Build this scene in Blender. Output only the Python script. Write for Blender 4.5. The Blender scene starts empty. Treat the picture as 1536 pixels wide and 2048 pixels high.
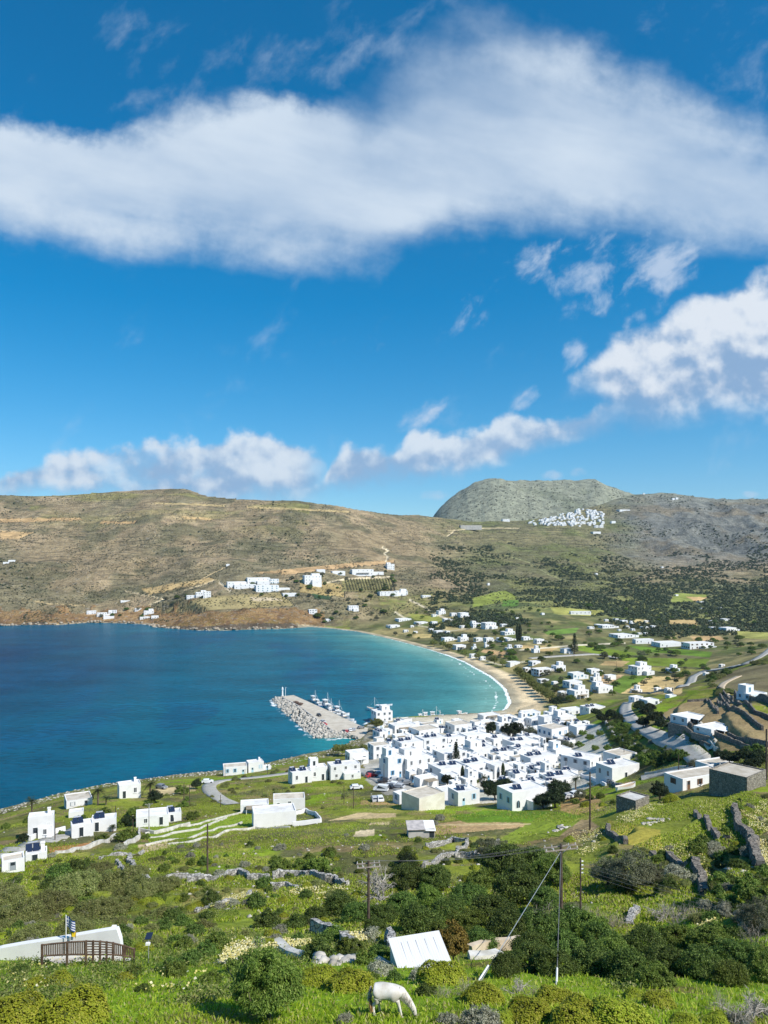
import bpy, math, random
import numpy as np
from mathutils import Vector

# ------------------------------------------------------------------ camera
F = 1500.0          # focal length in pixels of a 1536 x 2048 frame
CX, HY = 768.0, 1100.0
CAM_H = 100.0       # metres above the sea
scene = bpy.context.scene
cam_data = bpy.data.cameras.new("camera")
cam = bpy.data.objects.new("camera", cam_data)
scene.collection.objects.link(cam)
cam.location = (0, 0, CAM_H)
cam.rotation_euler = (math.radians(90), 0, 0)
cam_data.sensor_fit = 'AUTO'
cam_data.sensor_width = 36.0
cam_data.lens = F / 2048.0 * 36.0
cam_data.shift_y = (HY - 1024.0) / 2048.0
cam_data.clip_start = 0.5
cam_data.clip_end = 30000
scene.camera = cam

# ------------------------------------------------------------------ exposure
scene.view_settings.view_transform = 'Standard'
scene.view_settings.look = 'None'
scene.view_settings.exposure = 0.22
scene.view_settings.gamma = 1.0
scene.cycles.max_bounces = 6
scene.cycles.diffuse_bounces = 2
scene.cycles.glossy_bounces = 2
scene.cycles.transmission_bounces = 2
scene.cycles.volume_bounces = 0
scene.cycles.transparent_max_bounces = 8
scene.cycles.caustics_reflective = False
scene.cycles.caustics_refractive = False

# ------------------------------------------------------------------ sun
SUN_EL = math.radians(46)
SUN_AZ = math.radians(128)      # clockwise from +Y: to the right of and behind the camera
sun_data = bpy.data.lights.new("sun", 'SUN')
sun_data.energy = 5.0
sun_data.angle = math.radians(0.5)
sun_data.color = (1.0, 0.955, 0.88)
sun = bpy.data.objects.new("sun", sun_data)
scene.collection.objects.link(sun)
to_sun = Vector((math.sin(SUN_AZ) * math.cos(SUN_EL), math.cos(SUN_AZ) * math.cos(SUN_EL), math.sin(SUN_EL)))
sun.rotation_euler = to_sun.to_track_quat('Z', 'Y').to_euler()
sun.location = (200, -100, 400)


# ------------------------------------------------------------------ node helper
class NT:
    """Small wrapper that builds math nodes from python arithmetic."""
    def __init__(self, tree):
        self.t = tree
    def node(self, kind, **kw):
        n = self.t.nodes.new(kind)
        for k, v in kw.items():
            setattr(n, k, v)
        return n
    def set(self, sock, v):
        if isinstance(v, S):
            self.t.links.new(v.s, sock)
        elif isinstance(v, bpy.types.NodeSocket):
            self.t.links.new(v, sock)
        else:
            sock.default_value = v
    def math(self, op, a, b=None, c=None, clamp=False):
        n = self.node('ShaderNodeMath', operation=op)
        n.use_clamp = clamp
        self.set(n.inputs[0], a)
        if b is not None: self.set(n.inputs[1], b)
        if c is not None: self.set(n.inputs[2], c)
        return S(self, n.outputs[0])
    def smooth(self, v, a, b, lo=0.0, hi=1.0):
        n = self.node('ShaderNodeMapRange')
        n.interpolation_type = 'SMOOTHSTEP'
        self.set(n.inputs['Value'], v); self.set(n.inputs['From Min'], a); self.set(n.inputs['From Max'], b)
        self.set(n.inputs['To Min'], lo); self.set(n.inputs['To Max'], hi)
        return S(self, n.outputs['Result'])
    def vec(self, x, y, z=0.0):
        n = self.node('ShaderNodeCombineXYZ')
        for s, v in zip(n.inputs, (x, y, z)): self.set(s, v)
        return S(self, n.outputs[0])
    def noise(self, vec, scale=1.0, detail=4.0, rough=0.55, lac=2.0, dist=0.0, out='Fac'):
        n = self.node('ShaderNodeTexNoise')
        if vec is not None: self.set(n.inputs['Vector'], vec)
        n.inputs['Scale'].default_value = scale
        n.inputs['Detail'].default_value = detail
        n.inputs['Roughness'].default_value = rough
        n.inputs['Lacunarity'].default_value = lac
        n.inputs['Distortion'].default_value = dist
        return S(self, n.outputs[out])
    def mix(self, f, a, b, mode='MIX'):
        n = self.node('ShaderNodeMix', data_type='RGBA', blend_type=mode)
        self.set(n.inputs[0], f); self.set(n.inputs[6], a); self.set(n.inputs[7], b)
        return S(self, n.outputs[2])
    def scale(self, v, f):
        n = self.node('ShaderNodeVectorMath', operation='SCALE')
        self.set(n.inputs[0], v); self.set(n.inputs['Scale'], f)
        return S(self, n.outputs[0])
    def curve(self, v, pts, lo, hi, vmax=12.0):
        n = self.node('ShaderNodeFloatCurve')
        m = n.mapping
        c = m.curves[0]
        pts = [((x - lo) / (hi - lo), y / vmax) for x, y in pts]
        while len(c.points) < len(pts): c.points.new(0.5, 0.5)
        for p, (x, y) in zip(c.points, pts):
            p.location = (x, y)
            p.handle_type = 'AUTO'
        m.update()
        self.set(n.inputs['Value'], (v - lo) * (1.0 / (hi - lo)))
        return S(self, n.outputs[0]) * vmax
class S:
    def __init__(self, nt, s): self.nt, self.s = nt, s
    def __add__(self, o): return self.nt.math('ADD', self, o)
    __radd__ = __add__
    def __sub__(self, o): return self.nt.math('SUBTRACT', self, o)
    def __rsub__(self, o): return self.nt.math('SUBTRACT', o, self)
    def __mul__(self, o): return self.nt.math('MULTIPLY', self, o)
    __rmul__ = __mul__
    def __truediv__(self, o): return self.nt.math('DIVIDE', self, o)
    def max(self, o): return self.nt.math('MAXIMUM', self, o)
    def min(self, o): return self.nt.math('MINIMUM', self, o)

# ------------------------------------------------------------------ sky with clouds
world = bpy.data.worlds.new("World")
scene.world = world
world.use_nodes = True
world.cycles.sampling_method = 'MANUAL'
world.cycles.sample_map_resolution = 512
wt = world.node_tree
for n in list(wt.nodes): wt.nodes.remove(n)
W = NT(wt)
sky = W.node('ShaderNodeTexSky', sky_type='NISHITA')
sky.sun_disc = False
sky.sun_elevation = SUN_EL
sky.sun_rotation = SUN_AZ
sky.altitude = 100
sky.air_density = 1.0
sky.dust_density = 0.35
sky.ozone_density = 2.2
hs = W.node('ShaderNodeHueSaturation')
hs.inputs['Hue'].default_value = 0.491
hs.inputs['Saturation'].default_value = 1.54
hs.inputs['Value'].default_value = 1.38
wt.links.new(sky.outputs[0], hs.inputs['Color'])
tc = W.node('ShaderNodeTexCoord')
sep = W.node('ShaderNodeSeparateXYZ')
wt.links.new(tc.outputs['Generated'], sep.inputs[0])
dx, dy, dz = (S(W, sep.outputs[i]) for i in range(3))
# clear sea air: no yellow dust band on the horizon
W.set(sky.inputs['Vector'], W.vec(dx, dy, W.math('ABSOLUTE', dz) * 0.96 + 0.055))
front = W.smooth(dy, 0.05, 0.3)
dyc = dy.max(0.05)
u = 7.68 + (dx / dyc) * 15.0            # bearing across the bay
v = 11.0 - (dz / dyc) * 15.0            # height above the horizon, downwards
P = W.vec(u, v, 0.0)

n_edge = W.noise(P, 0.62, 9, 0.55) - 0.5
n_fine = W.noise(P, 1.7, 9, 0.62) - 0.5
n_str = W.noise(W.vec(u * 0.34 + v * -0.22, v * 0.9 + u * -0.16, 3.0), 0.55, 8, 0.5, dist=0.25) - 0.5
n_st2 = W.noise(W.vec(u * 0.30, v * 1.0 + u * -0.18, 14.0), 1.0, 9, 0.55, dist=0.2) - 0.5
n_soft = W.noise(W.vec(u * 0.6, v * 1.1, 9.0), 0.35, 3, 0.5) - 0.5

# the large veil of cloud high over the bay
top = W.curve(u, [(-8, 3.0), (-2, 2.5), (0, 2.42), (2.0, 2.55), (3.6, 2.1), (4.4, 1.75), (6.0, 1.95), (7.2, 1.5), (8.0, 0.8), (8.8, 0.25),
                  (9.6, -0.0 + 0.02), (11.0, 0.45), (12.4, 0.9), (13.6, 1.45), (14.6, 2.0), (15.6, 2.3), (18, 2.2), (24, 3)], -8, 24)
bot = W.curve(u, [(-8, 4.2), (-2, 4.55), (0, 4.75), (2, 5.1), (4, 5.15), (6, 5.35), (7.4, 5.45), (8.4, 5.0), (9.6, 4.7), (11, 4.65),
                  (12.6, 4.85), (14, 5.2), (15.6, 5.5), (18, 5.2), (24, 4.5)], -8, 24)
a1 = W.smooth(v - top + n_edge * 1.25 + n_str * 0.6 + n_fine * .7 + n_st2 * 0.5, -0.15, W.curve(u, [(-8, .5), (0, .45), (2, .35), (3.5, .9), (6, .5), (7.6, 1.9), (9.5, 1.9), (12, 1.3), (14.5, 1.3), (24, 1)], -8, 24, 2.0))
b1 = W.smooth(bot - v + n_edge * 0.9 + n_str * .8 + n_st2 * .9 + n_fine * .6, -0.2, 1.0)
d_big = a1 * b1 * W.smooth(n_str + n_soft * 0.7 + n_fine * .15, -0.30, 0.12, 0.60, 0.98) * W.smooth(n_st2, -.22, .12, .86, 1.0)

def blob(cu, cv, ru, rv, slope=0.0):
    x = (u - cu) * (1.0 / ru)
    y = (v - cv + (u - cu) * slope) * (1.0 / rv)
    r = W.math('SQRT', x * x + y * y)
    return W.smooth(r, 1.0, 0.25)
def union(items):
    o = items[0]
    for i in items[1:]: o = o.max(i)
    return o
# torn wisps under the veil on the right, faint veils above on the left
wis = union([blob(11.0, 5.6, 1.5, 1.1, .25), blob(12.1, 5.35, 1.9, 1.0, .35), blob(13.0, 5.6, 2.2, 1.1, .35), blob(9.6, 6.0, 1.1, .8, .7), blob(11.45, 6.2, .8, .5, .5),
             blob(11.5, 6.9, .42, .75, 0.5), blob(10.5, 7.97, .6, .4, .3), blob(8.3, 8.35, .8, .45, .6), blob(12.9, 6.3, 1.1, .4, .4)])
n_wis = W.noise(W.vec(u * 0.9, v * 1.0 + u * .45, 21.0), 1.05, 9, 0.60, dist=0.25)
d_wis = W.smooth(wis * 0.62 + (n_wis - 0.5) * 3.0 + n_edge * 1.6, 0.36, 1.15) * 0.70 * W.smooth(wis, 0.0, 0.3)
fai = union([blob(3.4, 0.85, 2.2, 1.1, .0), blob(5.8, 1.25, 2.0, 1.0, -.1), blob(7.6, .5, 1.6, 1.4, .3), blob(3.0, 2.1, 1.8, .6, .4), blob(16.4, .9, 3.2, 2.0, .2)])
d_fai = W.smooth(fai * .5 + (n_wis - 0.5) * 2.4 + n_edge * 1.6, 0.25, 1.3) * 0.40

# cumulus low over the hills
n_c = W.noise(P, 0.95, 10, 0.52)
n_c2 = W.noise(W.vec(u - 0.12, v + 0.20, 0.0), 0.95, 5, 0.45)
n_b = W.noise(P, 3.0, 8, 0.55) - 0.5
def cumulus(topc, botc, umin, umax, soft_t=0.30, soft_b=0.5, amp=1.3, vmaxw=12.0):
    t = W.curve(u, topc, -8, 24); b = W.curve(u, botc, -8, 24)
    ends = W.smooth(u + n_c * 1.2, umin + 0.3, umin + 1.2) * W.smooth(u + n_c * 1.2, umax + 1.1, umax + 0.2)
    h = v - t
    a = W.smooth(h + (n_c - 0.5) * amp + n_b * 0.35, 0.0, soft_t)
    bb = W.smooth(b - v + (n_c - 0.5) * 0.9 + n_b * .2, -0.1, soft_b)
    thick = h / (b - t).max(0.2)
    return a * bb * ends, thick
dR, tR = cumulus([(-8, 9), (10.5, 8.2), (11.6, 7.25), (12.3, 6.85), (13.0, 6.35), (13.8, 5.85), (14.5, 5.75), (15.2, 5.4), (16, 5.2), (19, 5.6), (24, 6.5)],
                 [(-8, 9), (10.5, 8.2), (11.6, 8.0), (12.3, 8.55), (13.2, 8.75), (14.2, 8.5), (15.4, 8.6), (18, 8.8), (24, 8.8)], 11.0, 26, .45, .95, 1.2)
dM, tM = cumulus([(-8, 10), (6.3, 9.7), (6.7, 9.0), (7.2, 8.75), (7.8, 8.85), (8.3, 8.55), (8.9, 8.6), (9.6, 8.45), (10.2, 8.2), (10.9, 8.3), (11.6, 8.25), (12.2, 7.8), (12.8, 8.2), (24, 8.6)],
                 [(-8, 10), (6.3, 9.8), (7, 9.72), (8.0, 9.65), (8.6, 9.6), (9.4, 9.45), (10.2, 9.2), (11.2, 8.85), (12.3, 8.75), (24, 8.8)], 5.95, 12.0, .25, .35, .9)
dL, tL = cumulus([(-8, 9.8), (-1, 9.8), (0.3, 9.4), (1.2, 9.0), (2.2, 8.98), (3.2, 8.62), (3.9, 8.72), (4.7, 8.52), (5.6, 8.7), (6.3, 8.9), (7, 9.6), (24, 10)],
                 [(-8, 10.2), (0, 9.95), (2, 10.1), (4, 10.2), (6, 10.1), (7, 10), (24, 10.3)], -0.6, 6.3, .25, .5, 1.1)
d_low = W.smooth(blob(8.7, 9.9, .5, .22).max(blob(11.0, 9.5, .4, .2)).max(blob(11.6, 9.45, .3, .2)).max(blob(14.9, 9.9, .5, .16)) * .7 + (n_c - .5) * 2.2 + n_b * .8, 0.45, 1.1) * .55
n_big = W.noise(W.vec(u * .7, v * 1.2, 5.0), 0.9, 7, .5) - 0.5
rel = (n_c - n_c2) * 2.8 + n_big * 0.9 + n_b * .45
dense = lambda th, d: (0.82 - W.smooth(th, 0.12, 1.0) * 0.40 + rel).min(1.05).max(0.30)
sh_R, sh_M, sh_L = dense(tR, dR), dense(tM, dM), dense(tL, dL)

SKY_GAIN = 0.09
K = 0.88 / SKY_GAIN
skyc = S(W, hs.outputs[0])
def lum_col(s, dark, bright):
    return W.mix(W.smooth(s, 0.3, 1.0), tuple(c * K for c in dark) + (1,), tuple(c * K for c in bright) + (1,))
c_big = lum_col(0.80 + n_str * 0.4 + n_soft * 0.4 + n_st2 * .3, (0.44, 0.58, 0.77), (0.66, 0.76, 0.87))
col = W.mix(d_fai * front, skyc, c_big)
col = W.mix(d_big * front, col, c_big)
DARK, BRI = (0.30, 0.46, 0.68), (0.74, 0.82, 0.90)
col = W.mix(d_wis * front, col, lum_col(0.8 + n_fine * .5, (0.45, 0.58, .78), (.68, .76, .88)))
col = W.mix(d_low * front, col, lum_col(0.75 + rel, (0.4, 0.55, .75), (.66, .74, .86)))
col = W.mix(dL * W.smooth(n_big + n_b * .4, -.24, 0.0, .62, .95) * front, col, lum_col(sh_L, DARK, BRI))
col = W.mix(dM * W.smooth(n_big + n_b * .4, -.28, -.04, .62, .95) * front, col, lum_col(sh_M, DARK, BRI))
col = W.mix(dR * 0.95 * front, col, lum_col(sh_R, (0.27, 0.42, 0.64), (0.79, 0.84, 0.90)))
bg = W.node('ShaderNodeBackground')
W.set(bg.inputs['Color'], col)
bg.inputs['Strength'].default_value = SKY_GAIN
wo = W.node('ShaderNodeOutputWorld')
wt.links.new(bg.outputs[0], wo.inputs['Surface'])

# ------------------------------------------------------------------ numpy noise
def _hash(ix, iy, seed):
    n = (ix.astype(np.int64) * 374761393 + iy.astype(np.int64) * 668265263 + seed * 1274126177) & 0x7fffffff
    n = ((n ^ (n >> 13)) * 1274126177) & 0x7fffffff
    n = n ^ (n >> 16)
    return (n & 0xffff) / 65535.0
def vnoise(x, y, seed=0):
    ix = np.floor(x); iy = np.floor(y)
    fx = x - ix; fy = y - iy
    fx = fx * fx * fx * (fx * (fx * 6 - 15) + 10); fy = fy * fy * fy * (fy * (fy * 6 - 15) + 10)
    a = _hash(ix, iy, seed); b = _hash(ix + 1, iy, seed); c = _hash(ix, iy + 1, seed); d = _hash(ix + 1, iy + 1, seed)
    return (a + (b - a) * fx) * (1 - fy) + (c + (d - c) * fx) * fy
def fbm(x, y, octaves=5, seed=0, gain=0.5):
    t = 0; amp = 1; s = 0
    for o in range(octaves):
        t = t + amp * (vnoise(x, y, seed + o * 17) - 0.5); s += amp
        amp *= gain; x = x * 2.03 + 11.3; y = y * 2.03 - 7.1
    return t / s * 2          # about -1..1
def ridged(x, y, octaves=4, seed=0):
    t = 0; amp = 1; s = 0
    for o in range(octaves):
        t = t + amp * (1 - np.abs(2 * vnoise(x, y, seed + o * 31) - 1)); s += amp
        amp *= 0.5; x = x * 2.1 + 3.7; y = y * 2.1 + 9.2
    return t / s
def sstep(a, b, x):
    t = np.clip((x - a) / (b - a), 0, 1)
    return t * t * (3 - 2 * t)
def lin(c):
    c = np.asarray(c, float) / 255.0
    return np.where(c <= 0.04045, c / 12.92, ((c + 0.055) / 1.055) ** 2.4)

def world_at(px, py, z=0.0):
    """Point on the level z seen at this place of the photograph."""
    Y = (CAM_H - z) * F / (py - HY)
    return ((px - CX) / F * Y, Y)

# ------------------------------------------------------------------ the coast
COAST = [(-1400, 1700), (-500, 1690), (-200, 1660), (0, 1635), (36, 1622), (78, 1611), (101, 1602), (150, 1593), (187, 1581), (227, 1579), (270, 1572), (315, 1566),
         (346, 1558), (390, 1550), (440, 1548), (526, 1537), (562, 1530), (601, 1522), (640, 1518), (664, 1513), (690, 1497), (708, 1493), (716, 1484),
         (726, 1476), (729, 1462), (727, 1451), (744, 1443), (782, 1436), (862, 1436), (919, 1433), (964, 1430), (1009, 1425),
         (1022, 1405), (1012, 1379), (1000, 1367), (981, 1352), (955, 1338), (930, 1324), (897, 1311), (858, 1299), (819, 1288), (780, 1278),
         (745, 1270), (712, 1263), (660, 1257), (621, 1254), (590, 1256), (556, 1258), (500, 1259), (450, 1261), (400, 1261), (355, 1258), (316, 1255), (291, 1249),
         (250, 1247), (210, 1246), (169, 1246), (120, 1250), (60, 1250), (0, 1252), (-60, 1250), (-200, 1254), (-500, 1262), (-1400, 1270)]
BEACH_PX = [(1009, 1425), (1022, 1405), (1012, 1379), (1000, 1367), (981, 1352), (955, 1338), (930, 1324), (897, 1311), (858, 1299), (819, 1288), (780, 1278), (745, 1270), (712, 1263), (660, 1257)]
coast = np.array([world_at(*p) for p in COAST])
beach_line = np.array([world_at(*p) for p in BEACH_PX])
cove_line = np.array([world_at(*p) for p in [(291, 1249), (250, 1247), (210, 1246), (169, 1246)]])
def dist_to_line(x, y, line):
    best = np.full(x.shape, 1e9)
    for (x0, y0), (x1, y1) in zip(line[:-1], line[1:]):
        ex, ey = x1 - x0, y1 - y0
        t = np.clip(((x - x0) * ex + (y - y0) * ey) / (ex * ex + ey * ey), 0, 1)
        d = np.hypot(x - x0 - t * ex, y - y0 - t * ey)
        best = np.minimum(best, d)
    return best
def inside_poly(x, y, poly):
    c = np.zeros(x.shape, bool)
    n = len(poly)
    for i in range(n):
        x0, y0 = poly[i]; x1, y1 = poly[(i + 1) % n]
        if y0 == y1: continue
        hit = ((y0 > y) != (y1 > y)) & (x < (x1 - x0) * (y - y0) / (y1 - y0) + x0)
        c ^= hit
    return c
sea_poly = coast

# ------------------------------------------------------------------ shape of the land, as sight lines (px, py, distance)
CTRL = []
for px in (-700, -250, 150, 480, 768, 1050, 1300, 1536, 1800, 2236):
    CTRL += [(px, 2750, 12), (px, 2300, 19), (px, 2048, 27)]
    if px < 1200: CTRL.append((px, 1960, 38.5))
    else: CTRL.append((px, 1965, 39))
CTRL += [
 (0, 1900, 55), (0, 1800, 82), (0, 1740, 115), (0, 1690, 152), (0, 1650, 195), (0, 1640, 232), (-250, 1900, 55), (-250, 1780, 100), (-250, 1700, 165), (-250, 1665, 240),
 (-700, 1900, 55), (-700, 1760, 110), (-700, 1700, 200),
 (130, 1880, 57), (200, 1760, 100), (150, 1682, 160), (250, 1598, 216), (100, 1622, 210), (172, 1595, 240), (300, 1657, 180), (400, 1700, 135), (410, 1562, 272),
 (380, 1810, 82), (520, 1657, 170), (575, 1622, 205), (580, 1571, 246), (700, 1560, 252), (450, 1553, 302), (520, 1541, 315), (640, 1526, 305), (350, 1565, 270),
 (700, 1652, 165), (700, 1730, 108), (768, 1840, 66), (768, 1785, 84), (600, 1900, 50), (768, 1900, 50), (700, 1527, 312), (740, 1492, 350), (735, 1460, 405),
 (790, 1571, 238), (800, 1500, 325), (790, 1446, 425), (880, 1621, 195), (1000, 1625, 186), (950, 1680, 135), (950, 1560, 246), (950, 1500, 322), (950, 1440, 425),
 (1100, 1622, 182), (1100, 1690, 122), (1100, 1560, 242), (1100, 1500, 312), (1100, 1445, 405), (1080, 1431, 440), (1200, 1582, 192), (1190, 1660, 128),
 (1200, 1502, 270), (1180, 1430, 400), (1100, 1850, 63), (1100, 1760, 88), (1300, 1850, 58), (1300, 1760, 76), (1290, 1690, 98), (1420, 1850, 54), (1420, 1760, 66), (1400, 1690, 86), (1430, 1640, 105), (1330, 1640, 118),
 (1536, 1850, 52), (1536, 1740, 62), (1536, 1660, 80), (1536, 1600, 112), (1700, 1700, 66), (1700, 1600, 100),
 (1250, 1562, 200), (1300, 1522, 215), (1400, 1527, 190), (1330, 1472, 232), (1262, 1422, 320), (1235, 1406, 385),
 (1390, 1452, 206), (1450, 1472, 188), (1480, 1402, 270), (1536, 1385, 275), (1700, 1370, 270), (1383, 1581, 150), (1480, 1582, 139), (1600, 1562, 138), (1275, 1620, 130), (1700, 1500, 170),
 (1500, 1350, 350), (1536, 1312, 420), (1700, 1290, 430), (1430, 1352, 440), (1310, 1387, 488), (1330, 1357, 560), (1200, 1352, 570), (1200, 1400, 455),
 (1536, 1290, 640), (1800, 1240, 700), (1420, 1310, 640),
 # the valley and the hills behind it
 (1060, 1400, 470), (1060, 1350, 560), (1000, 1300, 690), (1200, 1302, 690), (1300, 1294, 720), (1400, 1250, 920), (1400, 1202, 1150), (1450, 1162, 1400), (1450, 1100, 1800), (1450, 1042, 2150), (1450, 999, 2420),
 (1620, 1250, 900), (1620, 1160, 1400), (1620, 1080, 1850), (1620, 992, 2400), (1900, 1160, 1300), (1900, 985, 2350), (2236, 1160, 1300), (2236, 1000, 2350),
 (1250, 1250, 900), (1250, 1202, 1110), (1250, 1152, 1400), (1250, 1102, 1750), (1200, 1042, 2080), (1250, 990, 2500), (1340, 1040, 2120), (1340, 987, 2450),
 (1120, 1045, 2030), (1120, 1033, 2150), (1060, 1040, 2080), (1000, 1252, 880), (1000, 1202, 1080), (1000, 1132, 1410), (1000, 1062, 1880), (950, 1046, 2000), (900, 1037, 1960),
 (850, 1180, 1180), (850, 1100, 1560), (850, 1033, 1880), (768, 1255, 945), (768, 1200, 1110), (768, 1122, 1400), (768, 1060, 1620), (760, 1027, 1760),
 (620, 1245, 985), (620, 1200, 1060), (620, 1150, 1180), (640, 1080, 1420), (640, 1008, 1700),
 (500, 1228, 985), (500, 1182, 1070), (500, 1132, 1210), (500, 1062, 1420), (500, 997, 1660), (400, 1230, 985), (400, 1190, 1060), (410, 992, 1680), (375, 980, 1730),
 (250, 1232, 1075), (250, 1182, 1150), (250, 1102, 1370), (250, 1032, 1560), (330, 979, 1740), (250, 983, 1730),
 (120, 1232, 1035), (0, 1234, 1030), (0, 1182, 1110), (0, 1102, 1310), (0, 1032, 1520), (0, 990, 1710), (-250, 1236, 1030), (-250, 1182, 1110), (-250, 1100, 1310), (-250, 994, 1700), (-700, 1240, 1010), (-700, 1180, 1120), (-700, 1000, 1700),
]
SKYLINE = [(-700, 1000), (-250, 994), (0, 990), (80, 991), (150, 990), (200, 987), (250, 983), (330, 979), (375, 980), (410, 992), (500, 997), (590, 1000), (680, 1014), (760, 1027), (800, 1031), (850, 1033), (900, 1038), (950, 1043),
           (1040, 1042), (1120, 1030), (1190, 1012), (1235, 998), (1260, 990), (1330, 986), (1380, 992), (1430, 998), (1470, 999), (1536, 995), (1620, 990), (1800, 987), (2236, 1000)]
RIDGE_Y = [(-700, 1700), (0, 1710), (330, 1740), (500, 1670), (640, 1700), (760, 1770), (850, 1890), (950, 2010), (1060, 2090), (1120, 2170), (1200, 2330), (1250, 2490), (1340, 2460), (1450, 2430), (2236, 2360)]
ctrl = np.array(CTRL, float)
KX, KY = 330.0, 0.42
cxn, cyn = ctrl[:, 0] / KX, np.log(ctrl[:, 2]) / KY
def tps(r2):
    return np.where(r2 > 1e-12, 0.5 * r2 * np.log(np.maximum(r2, 1e-12)), 0)
n = len(ctrl)
A = np.zeros((n + 3, n + 3))
A[:n, :n] = tps((cxn[:, None] - cxn[None]) ** 2 + (cyn[:, None] - cyn[None]) ** 2) + np.eye(n) * 0.02
A[:n, n] = 1; A[:n, n + 1] = cxn; A[:n, n + 2] = cyn
A[n:, :n] = A[:n, n:].T
# sight angle below the horizon times distance^0.5 keeps values in one range
val = (ctrl[:, 1] - HY)
rhs = np.concatenate([val, np.zeros(3)])
wts = np.linalg.solve(A, rhs)
def sight(px, lnY):
    x = px / KX; y = lnY / KY
    out = wts[n] + wts[n + 1] * x + wts[n + 2] * y
    for i in range(n):
        out = out + wts[i] * tps((x - cxn[i]) ** 2 + (y - cyn[i]) ** 2)
    return out

GPX = np.concatenate([np.arange(-700, -60, 16.0), np.arange(-60, 1600, 2.7), np.arange(1600, 2240, 16.0)])
GLN = np.concatenate([np.arange(math.log(5.0), math.log(26), 0.02), np.arange(math.log(26), math.log(2700), 0.0042), np.arange(math.log(2700), math.log(5600), 0.010)])
# coarse evaluation, then bilinear refinement
cpx = np.linspace(-700, 2240, 211); cln = np.linspace(math.log(5.0), math.log(5600), 200)
CP, CL = np.meshgrid(cpx, cln)
coarse = sight(CP, CL)
def bilerp(grid, xs, ys, x, y):
    fx = np.clip((x - xs[0]) / (xs[1] - xs[0]), 0, len(xs) - 1.001); fy = np.clip((y - ys[0]) / (ys[1] - ys[0]), 0, len(ys) - 1.001)
    i = fx.astype(int); j = fy.astype(int); fx = fx - i; fy = fy - j
    return (grid[j, i] * (1 - fx) + grid[j, i + 1] * fx) * (1 - fy) + (grid[j + 1, i] * (1 - fx) + grid[j + 1, i + 1] * fx) * fy
PX, LN = np.meshgrid(GPX, GLN)
YY = np.exp(LN)
XX = (PX - CX) / F * YY
ZZ = CAM_H - bilerp(coarse, cpx, cln, PX, LN) * YY / F
def soft(pts, w):
    f_ = np.arange(GPX[0] - 200, GPX[-1] + 200, 2.0); q_ = np.interp(f_, *zip(*pts)); k_ = np.hanning(2 * w + 1); k_ /= k_.sum()
    return np.interp(GPX, f_, np.convolve(np.pad(q_, w, mode='edge'), k_, 'valid'))[None, :]
ry = soft(RIDGE_Y, 45)
sl = soft(SKYLINE, 14)
# beyond the ridge the land falls away
zr = CAM_H - (sl - HY) * ry / F
w_r = sstep(0.80, 1.0, YY / ry)
ZZ = np.where(YY <= ry, ZZ, np.minimum(ZZ, zr - (YY - ry) * 0.30))
# exact skyline: shift every column so that its highest sight line meets the ridge
for _ in range(2):
    s_now = np.max(np.where((YY > 0.75 * ry) & (YY < 1.1 * ry), (ZZ - CAM_H) / YY, -9), axis=0); s_now = np.convolve(np.pad(s_now, 8, mode='edge'), np.hanning(19)[1:-1] / np.hanning(19).sum(), 'valid')[None, :]
    want = (HY - sl) / F
    ZZ = ZZ + (want - s_now) * YY * sstep(0.72, 0.98, YY / ry)
ZZ = np.maximum(ZZ, -8 - 0.0 * YY)
# the grey mountain far behind the ridge
MT = [(-700, -90), (700, -90), (838, -60), (850, 20), (861, 48), (870, 66), (882, 81), (900, 98), (925, 114), (950, 127), (985, 136), (1015, 135), (1050, 130), (1090, 131), (1150, 130), (1190, 132), (1218, 126), (1240, 117), (1262, 109), (1300, 95), (1400, 60), (1536, 40), (2236, 20)]
mt = soft(MT, 5)
tm = np.clip((YY - 2500) / (3200 - 2500), -1, 3)
shape = np.where(tm < 1, np.sin(np.clip(tm, 0, 1) * math.pi / 2) ** 0.8, np.clip(1.0 - (tm - 1) * 0.6, 0, 1))
z_m = CAM_H + mt / F * 3200 * shape * (YY / 3200) - (1 - shape) * 160
ZZ = np.where(YY > 2350, np.maximum(ZZ, z_m), ZZ)

# relief
hill = sstep(650, 1150, YY)
gul = ridged(XX / 210, YY / 330 + XX / 900, 4, 5) - 0.55
ZZ += hill * (gul * 26 + fbm(XX / 260, YY / 400, 3, 22) * 16 + fbm(XX / 90, YY / 90, 5, 2) * 8) * sstep(8, 60, ZZ) * (1 - 0.75 * sstep(0.86, 1.0, YY / ry) * (YY < ry * 1.15))
mtn = sstep(2500, 2700, YY)
ZZ += mtn * (ridged(XX / 240, YY / 300, 6, 9) - 0.5) * 34 * (1 - .5 * sstep(3000, 3200, YY))
ZZ += mtn * fbm(XX / 60, YY / 60, 5, 12) * 7
rough_r = sstep(1270, 1400, PX) * sstep(1500, 2000, YY)
ZZ += rough_r * (ridged(XX / 160 + 3, YY / 200, 6, 15) - 0.5) * 62 * (1 - 0.7 * sstep(.88, 1.0, YY / ry))
near = 1 - sstep(150, 420, YY)
ZZ += near * (fbm(XX / 9, YY / 9, 5, 3) * 0.55 * sstep(25, 60, YY) + fbm(XX / 2.2, YY / 2.2, 3, 4) * 0.14)
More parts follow.
